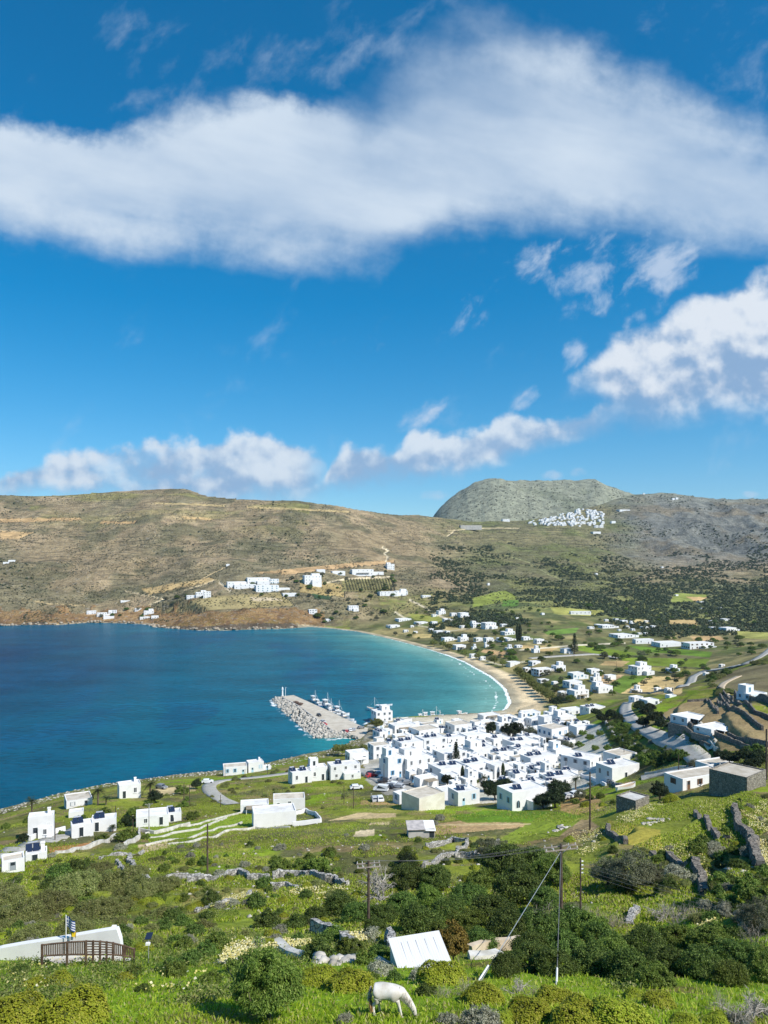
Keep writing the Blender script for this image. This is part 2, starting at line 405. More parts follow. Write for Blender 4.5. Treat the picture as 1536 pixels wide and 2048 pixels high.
# the nearer slopes are stepped by old terraces: flat treads, short risers
stp = sstep(60, 90, YY) * (1 - sstep(140, 200, YY)) * (1 - sstep(1150, 1250, PX))
zs = ZZ / 2.2 + fbm(XX / 30, YY / 30, 3, 8) * 0.5
fr = zs - np.floor(zs)
ZZ += stp * 2.2 * (sstep(0.55, 0.95, fr) - fr) * 0.75
stp2 = sstep(1180, 1290, PX) * sstep(55, 66, YY) * (1 - sstep(120, 150, YY))
zs = ZZ / 3.4 + fbm(XX / 22 + 5, YY / 22, 3, 18) * 0.45
fr = zs - np.floor(zs)
ZZ += stp2 * 3.4 * (sstep(0.62, 0.92, fr) - fr) * 0.8
stp3 = sstep(1290, 1330, PX) * sstep(160, 180, YY) * (1 - sstep(300, 330, YY))
zs = ZZ / 3.2 + fbm(XX / 40, YY / 40, 2, 28) * 0.3
fr = zs - np.floor(zs)
rd_px = dist_to_line(PX, HY - F * (ZZ - CAM_H) / YY, np.array([(1258, 1404), (1251, 1412), (1250, 1425), (1262, 1441), (1300, 1465), (1345, 1488), (1385, 1507), (1408, 1524), (1398, 1535), (1300, 1550)], float))
ZZ += stp3 * 3.2 * (sstep(0.7, 0.92, fr) - fr) * 0.6 * sstep(10, 26, rd_px)

# the road bed is graded smooth
def boxblur(A_, r_, ax):
    c_ = np.cumsum(np.insert(np.pad(A_, [(r_, r_) if i == ax else (0, 0) for i in range(2)], mode='edge'), 0, 0, axis=ax), axis=ax)
    n_ = A_.shape[ax]; w_ = 2 * r_ + 1
    return (np.take(c_, np.arange(w_, w_ + n_), ax) - np.take(c_, np.arange(n_), ax)) / w_
zb_ = boxblur(boxblur(boxblur(ZZ, 7, 0), 6, 1), 6, 0)
ZZ = ZZ + (zb_ - ZZ) * (1 - sstep(12, 30, rd_px)) * (YY > 150) * (YY < 470)

# meet the sea along the coast
d_all = dist_to_line(XX, YY, coast)
is_sea = inside_poly(XX, YY, sea_poly)
d_b = np.minimum(dist_to_line(XX, YY, beach_line), dist_to_line(XX, YY, cove_line))
d_q = dist_to_line(XX, YY, np.array([world_at(*p) for p in [(727, 1451), (744, 1443), (782, 1436), (862, 1436), (919, 1433), (964, 1430), (1009, 1425)]]))
bw = 1 - sstep(12, 70, d_b - d_all)
slope_cap = 1.05 + 0.5 * fbm(XX / 14, YY / 14, 4, 33)
cap_c = np.minimum(d_all * np.clip(slope_cap, .4, 2), 400)
cap_b = d_all * 0.055 + np.maximum(d_all - 26, 0) * 0.25 + np.maximum(d_all - 60, 0) * 2
cap = cap_c + (cap_b - cap_c) * bw
cap = np.where(d_q < d_all + 2, 1.6 + np.maximum(d_all - 8, 0) * 0.3, cap)
land = np.minimum(np.maximum(ZZ, 0.25 + 0.015 * np.minimum(d_all, 200)), cap + 0.05)
floor_ = -0.4 - np.minimum(d_all * 0.08, 12)
ZZ = np.where(is_sea, floor_, land)
NR, NC = ZZ.shape

# ------------------------------------------------------------------ looking up the ground
_fpx = GPX; _fln = GLN
def height_px(px, Y):
    px = np.asarray(px, float); Y = np.asarray(Y, float)
    ln = np.log(np.maximum(Y, 5.01))
    i = np.clip(np.searchsorted(_fpx, px) - 1, 0, NC - 2); j = np.clip(np.searchsorted(_fln, ln) - 1, 0, NR - 2)
    fx = np.clip((px - _fpx[i]) / (_fpx[i + 1] - _fpx[i]), 0, 1); fy = np.clip((ln - _fln[j]) / (_fln[j + 1] - _fln[j]), 0, 1)
    return (ZZ[j, i] * (1 - fx) + ZZ[j, i + 1] * fx) * (1 - fy) + (ZZ[j + 1, i] * (1 - fx) + ZZ[j + 1, i + 1] * fx) * fy
def height(x, y):
    x = np.asarray(x, float); y = np.asarray(y, float)
    return height_px(CX + F * x / np.maximum(y, 5.0), y)
PYY = HY - F * (ZZ - CAM_H) / YY
RUNMIN = np.minimum.accumulate(PYY, axis=0)
def at(px, py):
    """First ground point seen at this place of the photograph: x, y, z."""
    i = int(np.clip(np.searchsorted(_fpx, px), 1, NC - 1))
    if px - _fpx[i - 1] < _fpx[i] - px: i -= 1
    c = RUNMIN[:, i]
    j = int(np.searchsorted(-c, -py))
    j = min(max(j, 1), NR - 1)
    p0, p1 = PYY[j - 1, i], PYY[j, i]
    t = 0.5 if abs(p0 - p1) < 1e-6 else min(max((p0 - py) / (p0 - p1), 0), 1)
    Y = math.exp(_fln[j - 1] + t * (_fln[j] - _fln[j - 1]))
    return ((px - CX) / F * Y, Y, float(height_px(px, Y)))
def pix(x, y, z):
    return (CX + F * x / y, HY - F * (z - CAM_H) / y)
VIS = PYY <= RUNMIN + 0.6

# ------------------------------------------------------------------ meshes
COL = scene.collection
def add_mesh(name, verts, faces, mats=(), parent=None, smooth=False, midx=None):
    """faces: (M,k) int array or list of tuples."""
    me = bpy.data.meshes.new(name)
    verts = np.asarray(verts, np.float32)
    if isinstance(faces, np.ndarray):
        k = faces.shape[1]; m = len(faces)
        me.vertices.add(len(verts)); me.vertices.foreach_set("co", verts.ravel())
        me.loops.add(m * k); me.loops.foreach_set("vertex_index", faces.astype(np.int32).ravel())
        me.polygons.add(m); me.polygons.foreach_set("loop_start", np.arange(0, m * k, k, dtype=np.int32))
        if midx is not None: me.polygons.foreach_set("material_index", np.asarray(midx, np.int32))
        me.update(calc_edges=True)
    else:
        me.from_pydata([tuple(map(float, p)) for p in verts], [], faces)
        if midx is not None: me.polygons.foreach_set("material_index", np.asarray(midx, np.int32))
        me.update()
    if smooth: me.polygons.foreach_set("use_smooth", np.ones(len(me.polygons), bool))
    for m in mats: me.materials.append(m)
    return me
def link(name, me, parent=None, loc=None, rotz=0.0, scale=None):
    o = bpy.data.objects.new(name, me)
    COL.objects.link(o)
    if parent is not None: o.parent = parent
    if loc is not None: o.location = loc
    if rotz: o.rotation_euler = (0, 0, rotz)
    if scale is not None: o.scale = scale if hasattr(scale, '__len__') else (scale,) * 3
    return o
def set_attr(me, name, arr):
    a = me.attributes.new(name, 'FLOAT_COLOR', 'POINT')
    rgba = np.ones((len(me.vertices), 4), np.float32); rgba[:, :arr.shape[1]] = arr
    a.data.foreach_set("color", rgba.ravel())
def tag(o, label=None, cat=None, group=None, kind=None):
    if label: o['label'] = label
    if cat: o['category'] = cat
    if group: o['group'] = group
    if kind: o['kind'] = kind
    return o
MATS = {}
def material(name, color=None, rough=0.8, spec=0.3, metal=0.0, build=None, bump=None):
    if name in MATS: return MATS[name]
    m = bpy.data.materials.new(name); m.use_nodes = True
    t = NT(m.node_tree); b = m.node_tree.nodes['Principled BSDF']
    b.inputs['Roughness'].default_value = rough
    b.inputs['Specular IOR Level'].default_value = spec
    b.inputs['Metallic'].default_value = metal
    if color is not None: b.inputs['Base Color'].default_value = (*color, 1)
    if build: build(t, b)
    MATS[name] = m
    return m
def mottled(name, c0, c1, scale=1.0, rough=0.85, spec=0.2, bump=0.0, lo=.35, hi=.65, obj=0.0, metal=0.0, detail=6):
    """Two tones mixed by noise in object space, shifted a little from object to object."""
    def build(t, b):
        tcn = t.node('ShaderNodeTexCoord')
        oi = t.node('ShaderNodeObjectInfo')
        off = S(t, oi.outputs['Random']) * 40.0
        add = t.node('ShaderNodeVectorMath', operation='ADD')
        t.set(add.inputs[0], tcn.outputs['Object']); t.set(add.inputs[1], t.vec(off, off, off))
        f = t.noise(S(t, add.outputs[0]), scale, detail, 0.6)
        c = t.mix(t.smooth(f, lo, hi), (*c0, 1), (*c1, 1))
        if obj:
            h = t.node('ShaderNodeHueSaturation')
            t.set(h.inputs['Value'], 1.0 - obj + S(t, oi.outputs['Random']) * (2 * obj)); t.set(h.inputs['Color'], c)
            c = S(t, h.outputs[0])
        t.set(b.inputs['Base Color'], c)
        if bump:
            bp = t.node('ShaderNodeBump'); bp.inputs['Strength'].default_value = 0.6; bp.inputs['Distance'].default_value = bump
            t.set(bp.inputs['Height'], f); t.set(b.inputs['Normal'], bp.outputs[0])
    return material(name, None, rough, spec, metal, build)

# ------------------------------------------------------------------ colours of the ground
Cc = np.zeros(ZZ.shape + (3,)); Mk = np.zeros(ZZ.shape + (3,))
def paint(mask, rgb, s=None):
    c = lin(rgb) if s is None else lin(rgb) * s
    m = np.clip(mask, 0, 1)[..., None]
    Cc[:] = Cc * (1 - m) + c * m
def mark(mask, ch, v):
    m = np.clip(mask, 0, 1)
    Mk[..., ch] = Mk[..., ch] * (1 - m) + v * m
big = fbm(XX / 90, YY / 90, 5, 41); mid = fbm(XX / 22, YY / 22, 5, 42); sml = fbm(XX / 6, YY / 6, 4, 43)
ROW = PYY
one = np.ones(ZZ.shape)
# near slope: spring grass, olive scrub, straw
paint(one, (116, 124, 44)); mark(one, 2, 1.0)
paint(sstep(-0.05, 0.4, mid), (116, 138, 34)); paint(sstep(0.0, 0.4, fbm(XX / 12, YY / 12, 5, 44)), (92, 92, 60)); paint(sstep(0.1, 0.4, fbm(XX / 5, YY / 5, 4, 144)), (122, 112, 70)); paint(sstep(.25, .55, fbm(XX / 15 + 7, YY / 15, 4, 45)), (140, 140, 66))
paint(sstep(0.28, 0.5, fbm(XX / 10, YY / 10, 5, 46)) * .7, (138, 120, 86))
front_g = (1 - sstep(48, 62, YY))
paint(front_g * 0.85, (116, 148, 26)); paint(front_g * sstep(0.1, 0.5, sml) * .6, (136, 148, 40)); paint(front_g * sstep(0.15, 0.5, fbm(XX / 3.5, YY / 3.5, 4, 145)) * .8, (116, 104, 60))
# village ground, pale concrete
vil = inside_poly(PX, PYY, [(735, 1448), (1000, 1425), (1080, 1432), (1200, 1450), (1225, 1500), (1215, 1560), (1120, 1600), (1000, 1605), (880, 1612), (800, 1590), (735, 1560), (720, 1500)]) & (YY < 470)
paint(vil * (0.85 + .2 * mid), (196, 190, 178)); mark(vil * 1.0, 2, 0.0); mark(vil * 1.0, 1, 0.0)
# valley floor
val_ = sstep(430, 500, YY) * (1 - sstep(1000, 1150, YY)) * (PX > 700)
paint(val_ , (112, 108, 72)); paint(val_ * sstep(-.05, .3, fbm(XX / 45, YY / 45, 4, 47)), (96, 104, 56)); paint(val_ * sstep(.0, .3, fbm(XX / 14, YY / 20, 4, 147)) * .7, (82, 86, 56)); paint(val_ * sstep(.1, .4, fbm(XX / 30, YY / 60, 4, 48)), (150, 138, 92))
# brown hills
hil = sstep(950, 1010, YY) * (1 - sstep(640, 800, PX) * (1 - sstep(1050, 1250, YY)))
paint(hil, (156, 138, 106)); paint(hil * sstep(-.15, .3, fbm(XX / 140, YY / 180, 5, 51)), (138, 128, 98))
paint(hil * sstep(.0, .4, fbm(XX / 50, YY / 90, 5, 52)) * .8, (178, 156, 122)); paint(hil * sstep(.12, .4, fbm(XX / 60 + 9, YY / 60, 5, 53)) * .7, (104, 102, 74))
paint(hil * sstep(-.1, -.45, gul) * .7, (92, 98, 66))
mark(hil, 0, .85); mark(hil, 1, .6); mark(hil, 2, 0.15)
pt = sstep(0.84, .95, YY / ry) * (PX < 620) * (PX > 60)
paint(pt * sstep(.0, .3, fbm(XX / 200, YY / 60, 3, 54)) * .55, (142, 140, 72))
gr = sstep(800, 1000, PX) * sstep(1200, 1500, YY) * (1 - sstep(1250, 1330, PX))
paint(gr * .75, (124, 122, 82)); paint(gr * sstep(0, .4, fbm(XX / 70, YY / 100, 5, 55)) * .8, (112, 118, 68)); mark(gr, 0, 1.0)
rk = sstep(1180, 1330, PX + big * 60) * sstep(1450, 1750, YY)
paint(rk, (132, 132, 122)); paint(rk * sstep(.0, .4, fbm(XX / 60, YY / 60, 5, 56)), (108, 110, 104)); paint(rk * sstep(.1, .4, fbm(XX / 90 + 4, YY / 90, 5, 57)) * .8, (134, 122, 98)); mark(rk, 1, 1.0); mark(rk, 0, .3)
rk2 = sstep(2250, 2600, YY)
paint(rk2, (134, 136, 116)); paint(rk2 * sstep(.0, .5, fbm(XX / 120, YY / 120, 6, 58)), (114, 118, 96)); mark(rk2, 1, .35); mark(rk2, 0, .0)
# dark valley wood floor
wd = sstep(880, 1000, PX) * sstep(900, 1000, YY) * (1 - sstep(1250, 1500, YY + big * 150))
paint(wd * .75, (88, 98, 62)); paint(wd * sstep(.1, .3, fbm(XX / 60, YY / 40, 4, 59)) * .8, (134, 134, 80))
# coast cliffs, ochre
clf = (d_all < 62 + 24 * mid) & (YY > 850) & (PX < 650)
paint(clf * (0.85 + .3 * sml), (160, 126, 82)); paint(clf * sstep(.05, .4, sml), (134, 106, 76)); mark(clf * 1.0, 1, 1.0); mark(clf * 1.0, 0, 0)
paint((d_all < 9) * (YY > 850) * (PX < 650) * (bw < .5), (104, 92, 76))
nearcliff = (d_all < 16) & (YY < 420)
paint(nearcliff * (0.5 + sml), (146, 138, 104)); mark(nearcliff * 1.0, 1, .8)
# beaches
snd = (bw > 0.5) * (1 - sstep(.7, 1.0, d_all / np.interp(YY, [430, 520, 700, 900, 1050], [30, 24, 14, 9, 8]))) * (YY > 430)
paint(snd, (206, 186, 150)); mark(snd, 1, 0); mark(snd, 2, 0); mark(snd, 0, 0)
paint(snd * (1 - sstep(4, 9, d_all + sml * 3)), (158, 148, 124))
def field(poly, rgb, grass=0.2, noisy=.10):
    m = inside_poly(PX + sml * 1.5, PYY + sml * .8, poly)
    paint(m * (0.92 + noisy * mid), rgb); mark(m * 1.0, 0, 0); mark(m * 1.0, 1, 0); mark(m * 1.0, 2, grass)
FIELDS = [
 ([(1322, 1428), (1370, 1405), (1440, 1392), (1560, 1438), (1560, 1500), (1430, 1503)], (146, 126, 92)), ([(1420, 1368), (1480, 1335), (1560, 1325), (1560, 1390), (1470, 1385), (1440, 1378)], (118, 108, 80)),
 ([(740, 1446), (782, 1437), (1012, 1424), (1016, 1440), (900, 1446), (782, 1450)], (190, 180, 158)),
 ([(1296, 1353), (1372, 1352), (1362, 1389), (1240, 1387)], (206, 178, 122)),
 ([(1246, 1352), (1300, 1351), (1242, 1387), (1212, 1375)], (98, 124, 44)),
 ([(1190, 1348), (1248, 1350), (1214, 1370), (1190, 1366)], (186, 158, 118)),
 ([(1158, 1290), (1290, 1308), (1220, 1314), (1155, 1300)], (112, 132, 44)), ([(1240, 1315), (1420, 1318), (1405, 1335), (1250, 1330)], (112, 130, 44)), ([(1250, 1290), (1425, 1304), (1420, 1315), (1290, 1303)], (96, 126, 40)),
 ([(1010, 1180), (1040, 1197), (945, 1215), (945, 1196)], (128, 138, 62)), ([(1005, 1201), (1040, 1200), (1035, 1212), (1003, 1213)], (90, 124, 50)),
 ([(1100, 1214), (1215, 1222), (1180, 1232), (1110, 1228)], (160, 158, 84)), ([(1350, 1186), (1420, 1190), (1400, 1204), (1340, 1206)], (136, 144, 70)), ([(1372, 1193), (1418, 1195), (1392, 1204)], (206, 170, 120)),
 ([(1085, 1262), (1160, 1255), (1150, 1266), (1095, 1270)], (104, 134, 56)), ([(968, 1299), (1018, 1304), (1008, 1314), (962, 1303)], (212, 172, 124)), ([(890, 1254), (960, 1258), (950, 1264), (888, 1262)], (176, 158, 110)),
 ([(815, 1226), (880, 1232), (890, 1248), (830, 1240)], (136, 138, 66)), ([(828, 1268), (870, 1268), (865, 1276), (828, 1276)], (186, 166, 110)),
 ([(1470, 1262), (1600, 1268), (1600, 1282), (1480, 1276)], (158, 156, 84)), ([(1380, 1272), (1440, 1272), (1450, 1280), (1390, 1284)], (188, 156, 110)),
 ([(1330, 1335), (1420, 1340), (1350, 1345), (1240, 1335)], (146, 142, 74)), ([(1210, 1322), (1260, 1322), (1245, 1333), (1200, 1330)], (168, 144, 100)),
 ([(1040, 1290), (1120, 1295), (1100, 1304), (1045, 1300)], (178, 152, 104)), ([(1270, 1238), (1300, 1240), (1300, 1248), (1265, 1246)], (188, 168, 116)), ([(1335, 1240), (1390, 1240), (1395, 1252), (1340, 1248)], (188, 160, 110)),
 ([(400, 1195), (560, 1185), (590, 1212), (400, 1222), (330, 1225)], (152, 138, 96)), ([(500, 1194), (556, 1196), (566, 1201), (505, 1202)], (178, 162, 134)), ([(600, 1155), (690, 1170), (690, 1195), (600, 1185)], (158, 138, 92)),
 ([(560, 1140), (700, 1126), (790, 1120), (790, 1126), (690, 1136), (580, 1149), (500, 1146)], (176, 146, 106)), ([(280, 1178), (420, 1155), (440, 1160), (300, 1190)], (178, 152, 106)),
 ([(620, 1187), (665, 1192), (660, 1199), (630, 1198)], (44, 72, 48)),
 ([(683, 1158), (790, 1157), (780, 1182), (683, 1184)], (130, 124, 80)),
 ([(0, 1037), (160, 1035), (165, 1040), (0, 1046)], (176, 146, 104)), ([(205, 1042), (275, 1043), (265, 1048), (200, 1047)], (176, 146, 104)), ([(365, 1032), (430, 1037), (420, 1042), (370, 1037)], (182, 154, 108)),
 ([(0, 1062), (70, 1065), (40, 1078), (0, 1078)], (184, 154, 110)), ([(310, 1004), (450, 1010), (455, 1014), (310, 1008)], (176, 156, 112)), ([(495, 1012), (700, 1022), (700, 1026), (495, 1016)], (172, 152, 108)),
 ([(1136, 1582), (1190, 1592), (1215, 1612), (1150, 1632), (1120, 1620), (1122, 1602)], (176, 142, 96)), ([(1160, 1640), (1240, 1622), (1240, 1655), (1120, 1672)], (154, 134, 100)),
 ([(96, 1695), (200, 1683), (160, 1696), (100, 1706)], (182, 130, 84)), ([(275, 1690), (335, 1682), (340, 1694), (282, 1706)], (196, 174, 140)),
 ([(655, 1642), (715, 1626), (790, 1626), (792, 1634), (690, 1640)], (196, 172, 130)), ([(712, 1662), (748, 1659), (750, 1672), (706, 1674)], (204, 186, 152)), ([(740, 1646), (778, 1643), (778, 1649), (735, 1650)], (186, 166, 130)),
 ([(850, 1652), (930, 1640), (1060, 1648), (1060, 1653), (870, 1670), (846, 1662)], (184, 154, 112)), ([(720, 1600), (800, 1604), (800, 1610), (720, 1610)], (172, 142, 100)),
 ([(975, 1622), (1100, 1622), (1170, 1632), (1130, 1645), (930, 1645), (900, 1632)], (96, 128, 36)), ([(290, 1655), (500, 1625), (510, 1650), (300, 1690)], (118, 140, 40)),
 ([(1100, 1622), (1160, 1640), (1120, 1672), (960, 1700)], (114, 130, 44)), ([(310, 1578), (390, 1570), (392, 1582), (312, 1592)], (190, 170, 128)), ([(1114, 1528), (1140, 1523), (1178, 1540), (1120, 1547)], (176, 158, 122)),
 ([(735, 1552), (760, 1545), (850, 1572), (830, 1588), (770, 1590), (730, 1560)], (150, 146, 136)),
 ([(1180, 1640), (1240, 1615), (1330, 1600), (1400, 1592), (1470, 1590), (1470, 1640), (1380, 1700), (1250, 1690)], (122, 132, 48)), ([(1215, 1640), (1320, 1660), (1330, 1710), (1230, 1680)], (160, 148, 66)),
 ([(1270, 1790), (1400, 1790), (1380, 1890), (1260, 1880)], (100, 132, 34)),
]
for f in FIELDS: field(*f, grass=.8 if (f[0][0][1] > 1560) else .2)
trail = lambda pts: dist_to_line(PX, PYY, np.array(pts, float))
for pts, wpx, rgb in [
    ([(430, 1160), (400, 1172), (370, 1180)], 1.4, (196, 176, 138)), ([(455, 1133), (400, 1160), (366, 1164)], 1.0, (186, 164, 124)), ([(250, 1182), (300, 1192), (330, 1198), (300, 1210)], 1.6, (204, 186, 150)),
    ([(440, 1165), (460, 1182)], 2.4, (206, 192, 164)), ([(640, 1168), (690, 1158), (780, 1154)], 1.8, (206, 190, 156)), ([(765, 1095), (778, 1102), (768, 1107), (776, 1114), (772, 1122)], 1.6, (210, 196, 164)),
    ([(820, 1200), (850, 1215), (880, 1232), (930, 1252)], 1.8, (204, 190, 160)), ([(790, 1224), (812, 1238)], 1.6, (204, 190, 160)), ([(900, 1062), (940, 1058), (1000, 1056), (1040, 1057)], 1.2, (188, 172, 134)),
    ([(895, 1072), (905, 1066), (910, 1060)], 1.6, (206, 188, 150)), ([(60, 1200), (100, 1208), (170, 1212)], 1.0, (186, 162, 118)), ([(830, 1250), (900, 1262), (950, 1256)], .9, (190, 180, 150)),
    ([(1010, 1110), (1060, 1125), (1100, 1150), (1180, 1180)], .9, (150, 150, 104)), ([(1190, 1140), (1250, 1165), (1290, 1190)], .9, (150, 146, 104)), ([(1350, 1130), (1400, 1150), (1440, 1175)], .9, (150, 144, 106)),
    ([(1435, 1172), (1530, 1172)], .8, (160, 160, 124)), ([(1410, 1248), (1440, 1228), (1452, 1226)], 1.6, (206, 192, 160)), ([(1040, 1300), (1160, 1290), (1250, 1286)], 1.4, (200, 190, 164)),
    ([(870, 1650), (1060, 1648)], 1.2, (198, 180, 136)), ([(1060, 1322), (1000, 1330), (960, 1318)], 1.2, (198, 188, 160))]:
    tmask = 1 - sstep(wpx * .6, wpx * 1.3, trail(pts) + sml * .4)
    paint(tmask, rgb); mark(tmask, 0, 0); mark(tmask, 1, 0)
# sea bed
paint(is_sea * 1.0, (150, 150, 130)); mark(is_sea * 1.0, 0, 0); mark(is_sea * 1.0, 1, 0); mark(is_sea * 1.0, 2, 0)

def build_ground(t, b):
    ca = t.node('ShaderNodeAttribute', attribute_name='Col'); ma = t.node('ShaderNodeAttribute', attribute_name='Msk')
    sp = t.node('ShaderNodeSeparateColor'); t.set(sp.inputs[0], ma.outputs['Color'])
    ter, rock, grass = (S(t, sp.outputs[i]) for i in range(3))
    geo = t.node('ShaderNodeNewGeometry'); pos = S(t, geo.outputs['Position'])
    sx = t.node('ShaderNodeSeparateXYZ'); t.set(sx.inputs[0], pos); pz = S(t, sx.outputs[2])
    n1 = t.noise(pos, 0.045, 12, 0.68)
    n2 = t.noise(pos, 1.3, 8, 0.65)
    n3 = t.noise(pos, 0.28, 9, 0.62)
    # fine value breakup
    f = t.smooth(n1, 0.30, 0.70, 0.62, 1.38) * t.smooth(n2, .3, .7, .78, 1.22)
    c = t.mix(1.0, ca.outputs['Color'], t.vec(f, f, f), 'MULTIPLY')
    # dark low scrub and pale rock standing out of the hillsides
    scrub = t.smooth(n3, 0.56, 0.64) * 0.55 * (1.0 - grass * .4) * (ter * 1.2 + rock * .6 + grass * .7).min(1.0)
    c = t.mix(scrub, c, (0.055, 0.066, 0.028, 1))
    nr = t.noise(pos, 0.16, 11, 0.70)
    c = t.mix(t.smooth(nr, 0.54, 0.66) * rock * 0.62, c, (0.42, 0.40, 0.36, 1))
    c = t.mix(t.smooth(n2, 0.64, 0.72) * grass * .45, c, (0.40, 0.38, 0.32, 1))
    # contour terraces
    wob = t.noise(pos, 0.012, 4, 0.5) * 26.0
    fr = t.math('FRACT', (pz + wob) * (1.0 / 7.0))
    line = t.smooth(t.math('ABSOLUTE', fr - 0.5), 0.36, 0.46) * ter * t.smooth(t.noise(pos, 0.009, 5, .6), 0.40, 0.58)
    c = t.mix(line * 0.75, c, (0.075, 0.07, 0.045, 1))
    t.set(b.inputs['Base Color'], c)
    bp = t.node('ShaderNodeBump'); bp.inputs['Strength'].default_value = 0.8
    h = n3 * (ter * 4.0 + rock * 7.0 + .3) + nr * (rock * 8.0) + n2 * 0.25
    bp.inputs['Distance'].default_value = 1.0
    t.set(bp.inputs['Height'], h); t.set(b.inputs['Normal'], bp.outputs[0])
M_ground = material('ground', None, 0.95, 0.1, build=build_ground)
verts = np.stack([XX, YY, ZZ], -1).reshape(-1, 3)
idx = np.arange(NR * NC).reshape(NR, NC)
quads = np.stack([idx[:-1, :-1], idx[:-1, 1:], idx[1:, 1:], idx[1:, :-1]], -1).reshape(-1, 4)
me = add_mesh('ground', verts, quads, [M_ground], smooth=True)
set_attr(me, 'Col', Cc.reshape(-1, 3)); set_attr(me, 'Msk', Mk.reshape(-1, 3))
tag(link('ground', me), kind='structure')
# the ledge the photograph is taken from
lx = np.linspace(-60, 60, 25); ly = np.linspace(-60, 5.5, 16)
LX, LY = np.meshgrid(lx, ly)
LZ = np.where(LY < 0.3, 98.2, np.interp(LY, [0.3, 5.5], [97.9, 93.3]))
li = np.arange(LX.size).reshape(LX.shape)
lq = np.stack([li[:-1, :-1], li[:-1, 1:], li[1:, 1:], li[1:, :-1]], -1).reshape(-1, 4)
me = add_mesh('hillside', np.stack([LX, LY, LZ], -1).reshape(-1, 3), lq, [mottled('earth', (.16, .17, .06), (.22, .18, .1), .8)])
tag(link('hillside', me), kind='structure')

# ------------------------------------------------------------------ the sea
spx = np.concatenate([np.arange(-3200, -60, 60.0), np.arange(-60, 1130, 4.0), np.arange(1130, 3000, 60.0)])
sln = np.concatenate([np.arange(math.log(180), math.log(1150), 0.006), np.arange(math.log(1150), math.log(14000), 0.05)])
SP, SL = np.meshgrid(spx, sln)
SY = np.exp(SL); SX = (SP - CX) / F * SY
ds = dist_to_line(SX, SY, coast); dbs = dist_to_line(SX, SY, beach_line); dcv = dist_to_line(SX, SY, cove_line)
ins = inside_poly(SX, SY, sea_poly)
pier_ln = np.array([world_at(*p, 0) for p in [(560, 1400), (640, 1445), (705, 1475)]])
deep = lin((0, 38, 76)); midc = lin((0, 62, 94)); turq = lin((0, 98, 118)); shal = lin((74, 140, 136)); pale = lin((128, 170, 156))
nz = fbm(SX / 60, SY / 120, 4, 71)
t1 = sstep(430, 130, dbs + nz * 60); t2 = sstep(115, 18, dbs + nz * 25); t3 = sstep(38, 4, dbs + nz * 6)
sc = deep + (midc - deep) * (sstep(750, 280, dbs + nz * 90))[..., None]
sc = sc + (turq - sc) * (t1 * .75)[..., None]
sc = sc + (shal - sc) * (t2 * .75)[..., None]
sc = sc + (pale - sc) * t3[..., None] * .7
far_sh = sstep(120, 10, ds) * (SY > 880) * .55
sc = sc + (turq - sc) * far_sh[..., None]
cov = np.array([world_at(708, 1484)]); dc = np.hypot(SX - cov[0, 0], SY - cov[0, 1])
sc = sc + (lin((30, 130, 135)) - sc) * (sstep(42, 8, dc) * .85)[..., None]
# sea-grass beds
grs = sstep(.18, .4, fbm(SX / 55 + 3, SY / 150, 4, 77)) * sstep(60, 140, dbs) * sstep(520, 300, dbs) * .55
sc = sc + (lin((2, 76, 110)) - sc) * grs[..., None]
wl_ = fbm(SX / 25, SY / 40, 4, 78) * 4
swash = np.maximum(sstep(3.0, .8, dbs), np.exp(-((dbs - 8.5 - wl_) / 1.2) ** 2) * .66)
swash = np.maximum(swash, np.exp(-((dbs - 15 - 1.6 * wl_) / 1.3) ** 2) * .42 * (SY < 650))
foam = np.maximum(sstep(5.0, 0.5, ds) * (dbs > 40) * .58 * (SY > 380), swash * (.55 + .45 * sstep(900, 600, SY)))
foam = np.maximum(foam, sstep(5.5, 1, dist_to_line(SX, SY, np.array([world_at(*p, 0) for p in [(545, 1399), (552, 1412), (571, 1428), (600, 1453), (626, 1477), (655, 1478), (690, 1475)]]))) * .5)
def build_sea(t, b):
    ca = t.node('ShaderNodeAttribute', attribute_name='Col'); fa = t.node('ShaderNodeAttribute', attribute_name='Msk')
    sp = t.node('ShaderNodeSeparateColor'); t.set(sp.inputs[0], fa.outputs['Color'])
    fo = S(t, sp.outputs[0])
    geo = t.node('ShaderNodeNewGeometry'); pos = geo.outputs['Position']
    mp = t.node('ShaderNodeMapping'); mp.inputs['Rotation'].default_value = (0, 0, .35); mp.inputs['Scale'].default_value = (0.6, 1.5, 1); t.set(mp.inputs['Vector'], pos)
    w1 = t.noise(S(t, mp.outputs[0]), 0.25, 8, 0.62)
    w2 = t.noise(S(t, mp.outputs[0]), 0.022, 6, 0.6)
    w3 = t.noise(pos, 0.13, 9, 0.7)
    f = t.smooth(w2, .3, .7, .84, 1.16) * t.smooth(w1, .3, .7, .86, 1.14)
    c = t.mix(1.0, ca.outputs['Color'], t.vec(f, f, f), 'MULTIPLY')
    fm = t.smooth(fo + (w3 - 0.5) * 2.0 * t.smooth(fo, 0.0, .15), 0.45, 0.72)
    c = t.mix(fm, c, (.78, .82, .82, 1))
    t.set(b.inputs['Base Color'], c)
    t.set(b.inputs['Roughness'], fm * .6 + .22)
    bp = t.node('ShaderNodeBump'); bp.inputs['Strength'].default_value = 0.9; bp.inputs['Distance'].default_value = 1.1
    t.set(bp.inputs['Height'], w1); t.set(b.inputs['Normal'], bp.outputs[0])
M_sea = material('sea', None, 0.22, 0.012, build=build_sea)
si = np.arange(SX.size).reshape(SX.shape)
sq = np.stack([si[:-1, :-1], si[:-1, 1:], si[1:, 1:], si[1:, :-1]], -1).reshape(-1, 4)
me = add_mesh('sea', np.stack([SX, SY, np.zeros(SX.shape)], -1).reshape(-1, 3), sq, [M_sea], smooth=True)
